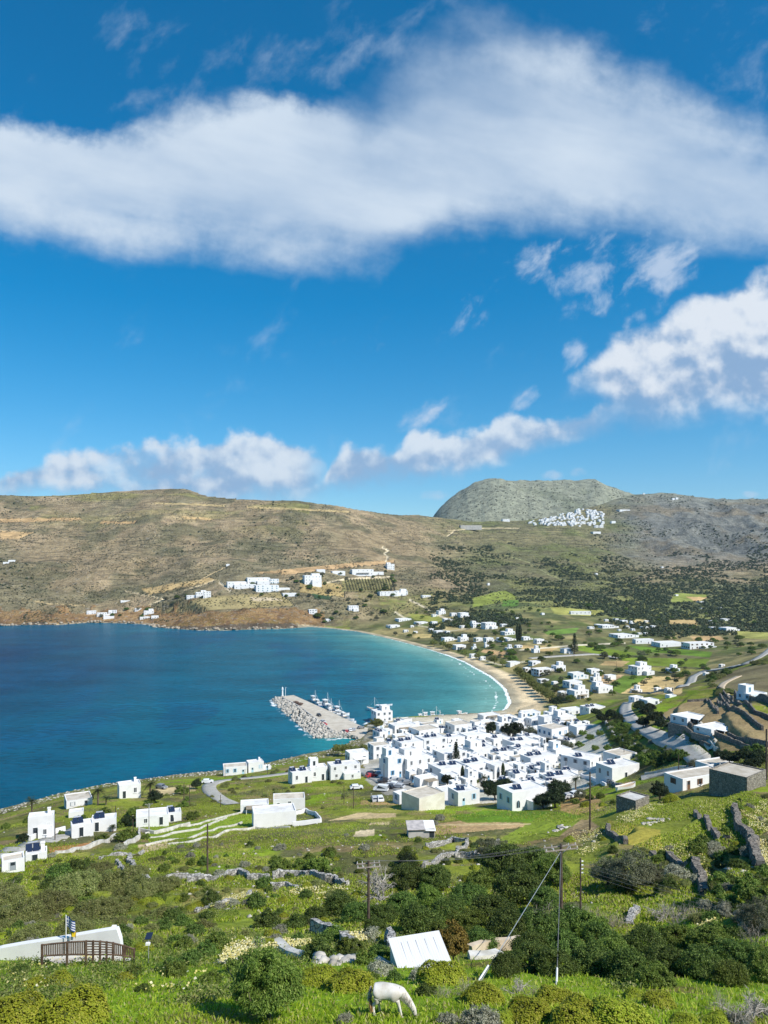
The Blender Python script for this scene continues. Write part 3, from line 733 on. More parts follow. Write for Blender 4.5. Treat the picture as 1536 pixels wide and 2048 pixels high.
set_attr(me, 'Col', sc.reshape(-1, 3)); set_attr(me, 'Msk', np.repeat(foam[..., None], 3, -1).reshape(-1, 3))
tag(link('sea', me), kind='structure')

# ------------------------------------------------------------------ geometry builders
class MB:
    """Collects boxes, tubes and sheets into one mesh."""
    def __init__(self): self.v = []; self.f = []; self.m = []
    def add(self, verts, faces, mi=0):
        o = len(self.v); self.v += [tuple(map(float, p)) for p in verts]
        self.f += [tuple(i + o for i in f) for f in faces]; self.m += [mi] * len(faces)
        return self
    def box(self, x0, x1, y0, y1, z0, z1, mi=0, top=None):
        """top: (dx, dy) inset of the upper face."""
        a, b = top or (0, 0)
        v = [(x0, y0, z0), (x1, y0, z0), (x1, y1, z0), (x0, y1, z0), (x0 + a, y0 + b, z1), (x1 - a, y0 + b, z1), (x1 - a, y1 - b, z1), (x0 + a, y1 - b, z1)]
        return self.add(v, [(0, 3, 2, 1), (4, 5, 6, 7), (0, 1, 5, 4), (1, 2, 6, 5), (2, 3, 7, 6), (3, 0, 4, 7)], mi)
    def tube(self, pts, rad, n=6, mi=0, cap=True):
        pts = [Vector(p) for p in pts]
        if not hasattr(rad, '__len__'): rad = [rad] * len(pts)
        rings = []; o = len(self.v)
        for i, p in enumerate(pts):
            d = (pts[min(i + 1, len(pts) - 1)] - pts[max(i - 1, 0)]).normalized()
            a = d.cross(Vector((0, 0, 1)) if abs(d.z) < 0.9 else Vector((1, 0, 0))).normalized(); b = d.cross(a)
            for k in range(n):
                t = 2 * math.pi * k / n
                self.v.append(tuple(p + (a * math.cos(t) + b * math.sin(t)) * rad[i]))
        for i in range(len(pts) - 1):
            for k in range(n):
                self.f.append((o + i * n + k, o + i * n + (k + 1) % n, o + (i + 1) * n + (k + 1) % n, o + (i + 1) * n + k)); self.m.append(mi)
        if cap:
            self.f.append(tuple(o + k for k in range(n))); self.m.append(mi)
            self.f.append(tuple(o + (len(pts) - 1) * n + n - 1 - k for k in range(n))); self.m.append(mi)
        return self
    def mesh(self, name, mats, smooth=False): return add_mesh(name, self.v, self.f, mats, midx=self.m, smooth=smooth)
    def obj(self, name, mats, parent=None, loc=None, rotz=0.0, smooth=False): return link(name, self.mesh(name, mats, smooth), parent, loc, rotz)
def empty(name, loc, rotz=0.0, label=None, cat=None, group=None):
    o = bpy.data.objects.new(name, None); COL.objects.link(o)
    o.location = loc; o.rotation_euler = (0, 0, rotz); o.empty_display_size = 0.5
    return tag(o, label, cat, group)

# ------------------------------------------------------------------ foliage
R = np.random.default_rng(11)
def leaf_mat(name, c0, c1, c2=None, val=0.32, trans=0.32):
    def build(t, b):
        geo = t.node('ShaderNodeNewGeometry'); oi = t.node('ShaderNodeObjectInfo')
        ri = S(t, geo.outputs['Random Per Island'])
        c = t.mix(t.smooth(ri, 0.0, 0.75), (*c0, 1), (*c1, 1))
        if c2: c = t.mix(t.smooth(ri, 0.78, 0.95), c, (*c2, 1))
        h = t.node('ShaderNodeHueSaturation')
        t.set(h.inputs['Value'], 1 - val + S(t, oi.outputs['Random']) * 2 * val); t.set(h.inputs['Color'], c)
        t.set(h.inputs['Hue'], 0.485 + S(t, oi.outputs['Random']) * 0.03)
        t.set(b.inputs['Base Color'], h.outputs[0])
        tr = t.node('ShaderNodeBsdfTranslucent'); t.set(tr.inputs['Color'], h.outputs[0])
        mx = t.node('ShaderNodeMixShader'); mx.inputs[0].default_value = trans
        out = t.t.nodes['Material Output']
        t.t.links.new(b.outputs[0], mx.inputs[1]); t.t.links.new(tr.outputs[0], mx.inputs[2]); t.t.links.new(mx.outputs[0], out.inputs['Surface'])
    return material(name, None, 0.6, 0.25, build=build)
L_DARK = leaf_mat('leaf dark', (.034, .066, .012), (.115, .175, .030), (.22, .29, .07))
L_MID = leaf_mat('leaf mid', (.060, .105, .014), (.165, .235, .034), (.28, .34, .08))
L_GREY = leaf_mat('leaf grey', (.080, .092, .046), (.165, .175, .098), (.25, .25, .17))
L_HEATH = leaf_mat('leaf heath', (.13, .155, .04), (.25, .275, .085), (.34, .32, .14))
L_PHRY = leaf_mat('dry shrub leaf', (.20, .205, .13), (.38, .38, .28), (.50, .48, .38))
L_EUPH = leaf_mat('euphorbia heads', (.21, .27, .016), (.36, .40, .030), (.46, .45, .07), .18)
L_EUPHIN = leaf_mat('euphorbia stems', (.09, .12, .02), (.19, .22, .04))
L_RUST = leaf_mat('leaf rust', (.10, .065, .014), (.19, .125, .028))
L_TAM = leaf_mat('leaf tamarisk', (.12, .14, .03), (.26, .28, .075))
L_PINE = leaf_mat('needle', (.014, .026, .010), (.042, .062, .022))
L_PALM = leaf_mat('palm leaf', (.030, .045, .014), (.085, .105, .035))
L_WOOD = leaf_mat('far leaf', (.026, .040, .016), (.062, .080, .032), (.10, .115, .05), .0, .1)
L_SCRUB = leaf_mat('far scrub', (.050, .055, .026), (.105, .105, .055), None, .0, .1)
L_BROOM = leaf_mat('undergrowth', (.085, .11, .022), (.20, .22, .05), (.30, .28, .11), .0, .2)
L_GRASS = leaf_mat('grass blade', (.15, .225, .008), (.30, .395, .020), (.42, .43, .07), .0, .3)
L_STRAW = leaf_mat('dry grass blade', (.20, .18, .06), (.36, .32, .13), (.46, .42, .22), .0, .3)
L_FLOWER = leaf_mat('flower', (.55, .50, .14), (.66, .62, .28), (.72, .70, .5), .0, .2)
M_TWIG = mottled('dry twig', (.20, .17, .14), (.36, .32, .27), 2.0)
M_BARK = mottled('bark', (.09, .07, .05), (.19, .15, .11), 3.0, bump=.03)
M_BARKPALE = mottled('pale bark', (.30, .27, .23), (.46, .43, .38), 3.0, bump=.03)

def unit(v): return v / np.maximum(np.linalg.norm(v, axis=-1, keepdims=True), 1e-9)
def leaves(pos, nrm, size, aspect=2.2, up=0.0, rng=R, jitter=.8):
    """One bent leaf (two quads share an edge) at each position: returns verts, quads."""
    n = len(pos)
    nrm = unit(nrm + rng.normal(0, jitter, (n, 3)))
    t = rng.normal(0, 1, (n, 3)); t[:, 2] += up * 2
    t = unit(t - nrm * (t * nrm).sum(-1, keepdims=True))
    b = np.cross(nrm, t)
    s = (size * rng.uniform(.6, 1.35, n))[:, None]
    w = s / aspect
    v = np.stack([pos - t * s * .5 - b * w * .25, pos - t * s * .5 + b * w * .25, pos + b * w * .55 + nrm * w * .12, pos + t * s * .5 + b * w * .12, pos + t * s * .5 - b * w * .12, pos - b * w * .55 + nrm * w * .12], 1).reshape(-1, 3)
    i = (np.arange(n) * 6)[:, None]
    q = np.concatenate([i + [0, 1, 2, 5], i + [5, 2, 3, 4]], 1).reshape(-1, 4)
    return v, q
def clumps(rng, k, rx, ry, rz, zc, inner=.55, flat=0.0):
    """Clump centres over an uneven ellipsoid."""
    d = unit(rng.normal(0, 1, (k, 3)))
    d[:, 2] = np.abs(d[:, 2]) * (1 - flat) + d[:, 2] * flat
    r = rng.uniform(inner, 1.0, (k, 1)) ** .6
    lump = 1 + .22 * np.sin(d[:, :1] * 3.1 + rng.uniform(0, 6)) * np.cos(d[:, 1:2] * 2.7 + rng.uniform(0, 6))
    c = d * r * lump * [rx, ry, rz]
    c[:, 2] += zc
    return c, d
def leaf_cloud(rng, cen, dirs, crad, per, size, aspect=2.0, up=0.0, jitter=.7):
    k = len(cen); n = k * per
    ci = np.repeat(np.arange(k), per)
    o = unit(rng.normal(0, 1, (n, 3))) * (rng.uniform(0, 1, (n, 1)) ** .45)
    rad = (crad * rng.uniform(.55, 1.35, k))[ci][:, None]
    p = cen[ci] + o * rad * [1, 1, .8]
    return leaves(p, unit(o * .8 + dirs[ci] * .7 + [0, 0, .35]), size, aspect, up, rng, jitter)
def join(parts):
    vs, qs, ms = [], [], []; o = 0
    for v, q, m in parts:
        vs.append(v); qs.append(q + o); ms.append(np.full(len(q), m)); o += len(v)
    return np.concatenate(vs), np.concatenate(qs), np.concatenate(ms)
def stems_mesh(rng, n, height_, spread, r0, seg=4, forks=2, sides=4):
    mb = MB()
    def grow(p, d, l, r, depth):
        pts = [p]; rr = [r]
        for s in range(seg):
            d = (d + Vector(rng.normal(0, .18, 3))).normalized()
            p = p + d * (l / seg); pts.append(p); rr.append(r * (1 - .6 * (s + 1) / seg))
            if depth < forks and s >= 1:
                grow(p, (d + Vector(rng.normal(0, .6, 3))).normalized(), l * .65, r * .55, depth + 1)
        mb.tube(pts, rr, sides, 0, False)
    for i in range(n):
        a = rng.uniform(0, 6.283); s = rng.uniform(.1, spread)
        grow(Vector((math.cos(a) * .06, math.sin(a) * .06, -.15)), Vector((math.cos(a) * s, math.sin(a) * s, 1)).normalized(), height_ * rng.uniform(.7, 1.05), r0, 0)
    return mb
PROTO = {}
def proto(name, variants):
    PROTO[name] = variants
def foliage_mesh(name, parts, mats):
    v, q, m = join(parts)
    return add_mesh(name, v, q, mats, midx=m)
def mk_round(name, mat_, nvar, k, per, size, rz, zc, crad, aspect=2.0, up=0.0, inner=.5, flat=.25, rx=1.0):
    out = []
    for i in range(nvar):
        rng = np.random.default_rng(hash_name(name) + i)
        c, d = clumps(rng, k, rx, rx * rng.uniform(.85, 1.1), rz, zc, inner, flat)
        v, q = leaf_cloud(rng, c, d, crad, per, size, aspect, up)
        out.append([(None, foliage_mesh(name, [(v, q, 0)], [mat_]))])
    proto(name, out)
def hash_name(s): return sum(ord(c) * (i + 7) for i, c in enumerate(s)) % 10007
# shrubs about 1 m in radius (scaled when planted)
mk_round('lentisk_shrub', L_DARK, 4, 80, 80, 0.112, .85, .35, .26)
mk_round('green_shrub', L_MID, 4, 80, 80, 0.12, .9, .38, .25, up=.3)
mk_round('grey_shrub', L_PHRY, 3, 80, 80, 0.105, .75, .3, .25, 2.6, .3)
mk_round('heath_shrub', L_HEATH, 4, 80, 80, 0.105, .7, .3, .28, 2.8, .5)
mk_round('rusty_shrub', L_RUST, 2, 70, 60, .13, 1.1, .8, .24, 2.2, .3)
def mk_euph():
    out = []
    for i in range(5):
        rng = np.random.default_rng(900 + i)
        n = 1700
        d = unit(rng.normal(0, 1, (n, 3))); d[:, 2] = np.abs(d[:, 2]) * 1.0 - .02
        lump = 1 + .16 * np.sin(d[:, :1] * 4 + i) * np.cos(d[:, 1:2] * 3.6 + 2 * i) + .05 * np.sin(d[:, :1] * 9 + i * 3) * np.sin(d[:, 1:2] * 11)
        p = d * lump * [1, 1, .82]
        per = 6
        pp = np.repeat(p, per, 0) + rng.normal(0, .028, (n * per, 3))
        v, q = leaves(pp, np.repeat(d, per, 0) * 1.0 + [0, 0, 1.0], .054, 1.3, 0, rng, .5)
        m = 2600
        d2 = unit(rng.normal(0, 1, (m, 3))); d2[:, 2] = np.abs(d2[:, 2])
        p2 = d2 * rng.uniform(.62, .95, (m, 1)) * [1, 1, .8]
        v2, q2 = leaves(p2, d2, .15, 3.2, .7, rng, .9)
        out.append([(None, foliage_mesh('euphorbia_bush', [(v, q, 0), (v2, q2, 1)], [L_EUPH, L_EUPHIN]))])
    proto('euphorbia_bush', out)
mk_euph()
def mk_bare():
    out = []
    for i in range(3):
        rng = np.random.default_rng(70 + i)
        mb = stems_mesh(rng, 26, .95, 1.3, .016, 4, 2, 3)
        out.append([(None, mb.mesh('bare_shrub', [M_TWIG]))])
    proto('bare_shrub', out)
    out = []
    for i in range(2):
        rng = np.random.default_rng(80 + i)
        mb = stems_mesh(rng, 5, 1.5, .9, .085, 5, 3, 5)
        out.append([(None, mb.mesh('bare_tree', [M_BARKPALE]))])
    proto('bare_tree', out)
mk_bare()
def trunk_mesh(rng, h, r, limbs=4, lean=.1, reach=.6):
    mb = MB()
    top = Vector((rng.normal(0, lean), rng.normal(0, lean), h))
    mb.tube([(0, 0, -.6), (rng.normal(0, .03), rng.normal(0, .03), h * .3), top * .7, top], [r * 1.35, r, r * .8, r * .6], 7)
    for k in range(limbs):
        a = rng.uniform(0, 6.28); s = top * rng.uniform(.6, .98)
        e = s + Vector((math.cos(a) * reach, math.sin(a) * reach, reach * rng.uniform(.5, 1.1)))
        mb.tube([s, (s + e) * .5 + Vector((0, 0, -.05)), e], [r * .5, r * .36, r * .15], 5)
    return mb
def mk_tree(name, mat_, nvar, k, per, size, rx, rz, zc, crad, th, tr, aspect=2.0, up=0.0, inner=.45, flat=.6):
    out = []
    for i in range(nvar):
        rng = np.random.default_rng(hash_name(name) + 31 * i)
        c, d = clumps(rng, k, rx, rx * rng.uniform(.8, 1.15), rz, zc, inner, flat)
        v, q = leaf_cloud(rng, c, d, crad, per, size, aspect, up)
        out.append([('trunk', trunk_mesh(rng, th, tr, 5, .15, rx * .55).mesh('trunk', [M_BARK])), ('crown', foliage_mesh('crown', [(v, q, 0)], [mat_]))])
    proto(name, out)
# trees with a crown about 2.5 m in radius
mk_tree('carob_tree', L_DARK, 4, 150, 125, .16, 2.5, 1.8, 1.35, .55, 1.2, .22, inner=.6, flat=.35)
mk_tree('green_tree', L_MID, 3, 150, 120, .165, 2.4, 2.0, 1.5, .5, 1.3, .2, up=.5, inner=.6, flat=.35)
mk_tree('olive_tree', L_GREY, 3, 130, 115, .15, 2.4, 2.0, 1.9, .5, 1.5, .2, 2.8, .3)
mk_tree('tamarisk_tree', L_TAM, 3, 100, 60, .34, 2.5, 2.0, 3.0, .62, 2.0, .18, 3.2, .5)
mk_tree('pine_tree', L_PINE, 3, 120, 60, .34, 2.4, 2.1, 2.3, .55, 2.2, .22, 2.6, .2)
mk_tree('scrub_oak', L_HEATH, 3, 150, 120, .15, 2.5, 1.4, .9, .5, .8, .14, 3.0, .6, inner=.6, flat=.3)
mk_tree('rusty_tree', L_RUST, 1, 90, 60, .22, 1.6, 2.0, 2.2, .45, 1.2, .12, 2.2, .3)
def mk_willow():
    rng = np.random.default_rng(5)
    c, d = clumps(rng, 190, 1.75, 1.5, 2.0, 1.45, .35, .4)
    d = d * .4 + [0, 0, 1.0]
    v, q = leaf_cloud(rng, c, d, .40, 170, .135, 3.8, 1.2, .6)
    tr_ = stems_mesh(rng, 7, 2.3, .7, .06, 4, 1, 5)
    proto('evergreen_tree', [[('trunk', tr_.mesh('trunk', [M_BARK])), ('crown', foliage_mesh('crown', [(v, q, 0)], [L_MID]))]])
mk_willow()
def mk_conifer():
    rng = np.random.default_rng(15); parts = []
    for lev in range(13):
        z = 1.5 + lev * .72; r = 2.3 * (1 - lev / 13.5) ** .85
        for b in range(7):
            a = b * .9 + lev * .5 + rng.normal(0, .15)
            n = 34
            s = rng.uniform(.15, 1, n)
            p = np.stack([np.cos(a) * s * r, np.sin(a) * s * r, z + s * .35 * r * .5], -1) + rng.normal(0, .12, (n, 3))
            parts.append((*leaves(p, np.tile([0, 0, 1.], (n, 1)), .42, 2.4, 0, rng, .6), 0))
    tr_ = MB().tube([(0, 0, -.5), (0, 0, 5), (.1, 0, 11)], [.22, .16, .04], 7)
    proto('norfolk_pine', [[('trunk', tr_.mesh('trunk', [M_BARK])), ('crown', foliage_mesh('crown', parts, [L_PINE]))]])
    parts = []
    n = 1500; z = rng.uniform(0, 1, n); r = .75 * np.sin(np.clip(z * .93 + .07, 0, 1) * math.pi) ** .55 * rng.uniform(.6, 1, n); a = rng.uniform(0, 6.28, n)
    p = np.stack([np.cos(a) * r, np.sin(a) * r, .6 + z * 6], -1)
    tr_ = MB().tube([(0, 0, -.5), (0, 0, 3), (0, 0, 6)], [.14, .1, .03], 6)
    proto('cypress_tree', [[('trunk', tr_.mesh('trunk', [M_BARK])), ('crown', foliage_mesh('crown', [(*leaves(p, np.stack([np.cos(a), np.sin(a), a * 0 + .3], -1), .34, 2.2, 1, rng, .4), 0)], [L_PINE]))]])
mk_conifer()
def mk_palm():
    out = []
    for i, h in enumerate((4.6, 3.0)):
        rng = np.random.default_rng(25 + i)
        tr_ = MB().tube([(0, 0, -.5), (.05, 0, h * .4), (.12, .05, h)], [.32, .26, .24], 8)
        parts = []
        for k in range(42):
            a = k * 2.4; el = rng.uniform(-.7, 1.25); L = rng.uniform(2.0, 2.6)
            t = np.linspace(0.08, 1, 16)
            hx = np.cos(el) * t * L; hz = np.sin(el) * t * L - 1.0 * t ** 2.2
            for sgn in (-1, 1):
                base = np.stack([np.cos(a) * hx + .12, np.sin(a) * hx + .05, h + .1 + hz], -1)
                side = np.array([-np.sin(a), np.cos(a), 0]) * sgn
                wl = (.48 * np.sin(np.clip(t * 1.05, 0, 1) * math.pi) ** .6 + .05)[:, None]
                fw = np.array([np.cos(a), np.sin(a), 0]) * .22
                tip = base + side * wl + fw + [0, 0, -.12]
                dv = np.array([np.cos(a), np.sin(a), 0]) * .035
                v = np.stack([base - dv, base + dv, tip + dv * .4, tip - dv * .4], 1).reshape(-1, 3)
                parts.append((v, np.arange(64).reshape(16, 4), 0))
        out.append([('trunk', tr_.mesh('trunk', [M_BARK])), ('crown', foliage_mesh('crown', parts, [L_PALM]))])
    proto('palm_tree', out)
mk_palm()
PLANTED = []
TYPE_PHRASE = {}
def plant(kind, x, y, z, s, rng=R, var=None, name=None, label=None, cat=None, group=None, zs=1.0, phrase=None):
    vs = PROTO[kind]
    parts = vs[rng.integers(len(vs)) if var is None else var]
    nm = name or kind
    rot = float(rng.uniform(0, 6.28))
    if parts[0][0] is None:
        o = link(nm, parts[0][1], None, (x, y, z), rot, (s, s, s * zs))
    else:
        o = empty(nm, (x, y, z), rot); o.scale = (s, s, s * zs)
        for pn, pm in parts: link(pn, pm, o)
    tag(o, label, cat, group)
    PLANTED.append((o, kind, phrase, (x, y, z), s))
    return o
def plant_px(kind, px, py, rpx, **k):
    """Stand a plant on the ground seen at px, py with a crown about rpx wide each way."""
    x, y, z = at(px, py)
    base = {'lentisk_shrub': 1.15, 'green_shrub': 1.15, 'grey_shrub': 1.15, 'heath_shrub': 1.15, 'rusty_shrub': 1.15, 'euphorbia_bush': 1.05, 'bare_shrub': 1.0, 'bare_tree': 1.6,
            'carob_tree': 2.9, 'green_tree': 2.8, 'olive_tree': 2.8, 'tamarisk_tree': 2.9, 'pine_tree': 2.8, 'scrub_oak': 2.9, 'rusty_tree': 1.9, 'evergreen_tree': 2.0, 'palm_tree': 2.3, 'norfolk_pine': 2.3, 'cypress_tree': .75}[kind]
    return plant(kind, x, y, z - 0.08, rpx * y / F / base, **k)

# ------------------------------------------------------------------ building materials
M_WHITE = mottled('whitewash', (.66, .66, .65), (.75, .75, .74), .7, .9, .1, lo=.2, hi=.6, obj=.03)
M_WHITE2 = mottled('white roof', (.56, .55, .52), (.72, .71, .69), .45, .9, .1, lo=.3, hi=.6, obj=.05)
M_CREAM = mottled('cream plaster', (.60, .56, .48), (.70, .67, .60), .6)
M_TANROOF = mottled('tan roof', (.42, .37, .29), (.55, .50, .42), .5, obj=.1)
M_GREYROOF = mottled('grey roof', (.36, .35, .33), (.52, .51, .48), .5, obj=.1)
M_CONC = mottled('concrete', (.36, .34, .31), (.52, .50, .46), .6, bump=.02)
def stone_build(c0, c1, c2, sc):
    def build(t, b):
        tcn = t.node('ShaderNodeTexCoord')
        vo = t.node('ShaderNodeTexVoronoi'); vo.inputs['Scale'].default_value = sc; t.set(vo.inputs['Vector'], tcn.outputs['Object'])
        ve = t.node('ShaderNodeTexVoronoi', feature='DISTANCE_TO_EDGE'); ve.inputs['Scale'].default_value = sc; t.set(ve.inputs['Vector'], tcn.outputs['Object'])
        sp = t.node('ShaderNodeSeparateColor'); t.set(sp.inputs[0], vo.outputs['Color'])
        c = t.mix(S(t, sp.outputs[0]), (*c0, 1), (*c1, 1))
        e = t.smooth(S(t, ve.outputs[0]), 0.0, .09)
        t.set(b.inputs['Base Color'], t.mix(e, (*c2, 1), c))
        bp = t.node('ShaderNodeBump'); bp.inputs['Strength'].default_value = .8; bp.inputs['Distance'].default_value = .06
        t.set(bp.inputs['Height'], e); t.set(b.inputs['Normal'], bp.outputs[0])
    return build
M_STONE = material('rubble stone', None, .9, .15, build=stone_build((.20, .18, .15), (.36, .33, .28), (.07, .065, .055), 3.0))
M_DRY = material('dry stone', None, .9, .1, build=stone_build((.30, .29, .27), (.52, .50, .46), (.08, .08, .07), 2.6))
M_TERRACE = material('terrace stone', None, .9, .1, build=stone_build((.15, .13, .11), (.28, .25, .21), (.05, .05, .045), 2.2))
M_GLASS = material('dark glass', (.03, .04, .05), .15, .5)
M_BLUE = material('blue paint', (.12, .32, .52), .6)
M_PALEBLUE = material('pale blue paint', (.36, .56, .68), .6)
M_GREYP = material('grey paint', (.30, .33, .36), .6)
M_BROWN = material('brown wood', (.16, .09, .05), .7)
M_GREENP = material('green paint', (.10, .26, .20), .6)
M_TRIM = material('white trim', (.82, .82, .80), .7)
M_PANEL = material('solar glass', (.02, .03, .06), .12, .6)
M_STEEL = material('steel', (.55, .56, .58), .35, .5, .6)
M_REED = mottled('reed', (.22, .18, .12), (.36, .30, .22), 4)
M_TURQ = material('turquoise sheet', (.20, .48, .58), .6)
M_PINK = material('pink cloth', (.66, .25, .30), .8)
SHUT = {'b': (M_BLUE, 'blue'), 'p': (M_PALEBLUE, 'pale blue'), 'g': (M_GREYP, 'grey'), 'n': (M_BROWN, 'brown'), 'e': (M_GREENP, 'green'), 'd': (M_GLASS, 'dark')}
_wm = {}
def window_mesh(kind, col):
    k = (kind, col)
    if k in _wm: return _wm[k]
    mb = MB(); sh = SHUT[col][0]
    if kind == 'window':
        mb.box(-.30, .30, -.02, .10, .02, .98, 1)
        for x0, x1, z0, z1 in ((-.34, -.29, 0, 1), (.29, .34, 0, 1), (-.29, .29, .94, 1), (-.29, .29, 0, .05), (-.025, .025, .05, .94)): mb.box(x0, x1, -.06, .08, z0, z1, 0 if col == 'd' else 2)
        if col != 'd':
            for s in (-1, 1): mb.box(min(s * .35, s * .56), max(s * .35, s * .56), -.08, .02, .0, 1.0, 2)
        mb.box(-.42, .42, -.14, .08, -.09, -.005, 0)
    elif kind == 'door':
        mb.box(-.42, .42, -.03, .10, 0, .96, 2 if col != 'd' else 1)
        for x0, x1, z0, z1 in ((-.5, -.425, 0, 1), (.425, .5, 0, 1), (-.425, .425, .965, 1)): mb.box(x0, x1, -.07, .08, z0, z1, 0)
        mb.box(-.30, .30, -.045, -.02, .55, .88, 1)
    elif kind == 'arched_window':
        n = 10
        prof = [(-.42, 0)] + [(-.42 * math.cos(math.pi * i / n), .56 + .42 * math.sin(math.pi * i / n)) for i in range(n + 1)] + [(.42, 0)]
        m = len(prof)
        mb.add([(x, -.02, z) for x, z in prof] + [(x, .1, z) for x, z in prof], [tuple(range(m))] + [(i, m + i, m + (i + 1) % m, (i + 1) % m) for i in range(m)], 1)
        for i in range(m - 1):
            (x0, z0), (x1, z1) = prof[i], prof[i + 1]
            sc = 1.16
            mb.add([(x0, -.07, z0), (x1, -.07, z1), (x1 * sc, -.07, .04 + (z1 - .04) * 1.08), (x0 * sc, -.07, .04 + (z0 - .04) * 1.08)], [(0, 1, 2, 3)], 0)
        mb.box(-.03, .03, -.05, .02, 0, .95, 2)
    _wm[k] = mb.mesh(kind, [M_TRIM, M_GLASS, sh]); return _wm[k]
def opening(parent, face, u_, z, w, h, kind='window', col='d', dims=(1, 1)):
    """face: f front (-y), l left (-x), r right (+x)."""
    me_ = window_mesh(kind, col); wd, ld = dims
    o = link(kind, me_, parent)
    if face == 'f': o.location = (u_, -ld / 2, z)
    elif face == 'l': o.location = (-wd / 2, u_, z); o.rotation_euler = (0, 0, -math.pi / 2)
    else: o.location = (wd / 2, u_, z); o.rotation_euler = (0, 0, math.pi / 2)
    o.scale = (w, 1, h)
    return o
_solar = None
def solar_mesh():
    global _solar
    if _solar is None:
        mb = MB()
        for x in (-.75, .75):
            mb.add([(x - .65, -.9, .15), (x + .65, -.9, .15), (x + .65, .75, 1.25), (x - .65, .75, 1.25), (x - .65, -.9, .05), (x + .65, -.9, .05), (x + .65, .75, 1.15), (x - .65, .75, 1.15)],
                   [(0, 1, 2, 3), (7, 6, 5, 4), (0, 4, 5, 1), (1, 5, 6, 2), (2, 6, 7, 3), (3, 7, 4, 0)], 0)
        mb.tube([(-.95, 1.0, 1.35), (.95, 1.0, 1.35)], .27, 10, 1)
        for x in (-1.3, 1.3):
            mb.tube([(x, .75, 0), (x, .75, 1.2)], .03, 4, 1); mb.tube([(x, -.9, 0), (x, .75, 1.15)], .025, 4, 1)
        _solar = mb.mesh('solar_water_heater', [M_PANEL, M_STEEL])
    return _solar
def shell(mb, w, l, h, zb=-4.0, par=.3, th=.22, x=0, y=0, rng=R):
    """Walls with a low parapet round a sunken roof."""
    j = lambda: float(rng.normal(0, .02))
    X0, X1, Y0, Y1 = x - w / 2, x + w / 2, y - l / 2, y + l / 2
    b = [(X0, Y0, zb), (X1, Y0, zb), (X1, Y1, zb), (X0, Y1, zb)]
    t = [(X0 + j(), Y0 + j(), h + j()), (X1 + j(), Y0 + j(), h + j()), (X1 + j(), Y1 + j(), h + j()), (X0 + j(), Y1 + j(), h + j())]
    i1 = [(X0 + th, Y0 + th, h), (X1 - th, Y0 + th, h), (X1 - th, Y1 - th, h), (X0 + th, Y1 - th, h)]
    i0 = [(p[0], p[1], h - par) for p in i1]
    v = b + t + i1 + i0
    f = []
    for k in range(4):
        n_ = (k + 1) % 4
        f += [(k, n_, 4 + n_, 4 + k), (4 + k, 4 + n_, 8 + n_, 8 + k), (8 + k, 8 + n_, 12 + n_, 12 + k)]
    f += [(0, 3, 2, 1), (12, 13, 14, 15)]
    mb.add(v, f, 0)
def roof_slab(w, l, h, par=.3, th=.22, x=0, y=0):
    mb = MB()
    X0, X1, Y0, Y1 = x - w / 2 + th + .003, x + w / 2 - th - .003, y - l / 2 + th + .003, y + l / 2 - th - .003
    mb.box(X0, X1, Y0, Y1, h - par + .003, h - par + .08)
    return mb
HOUSES = []
HC = 0
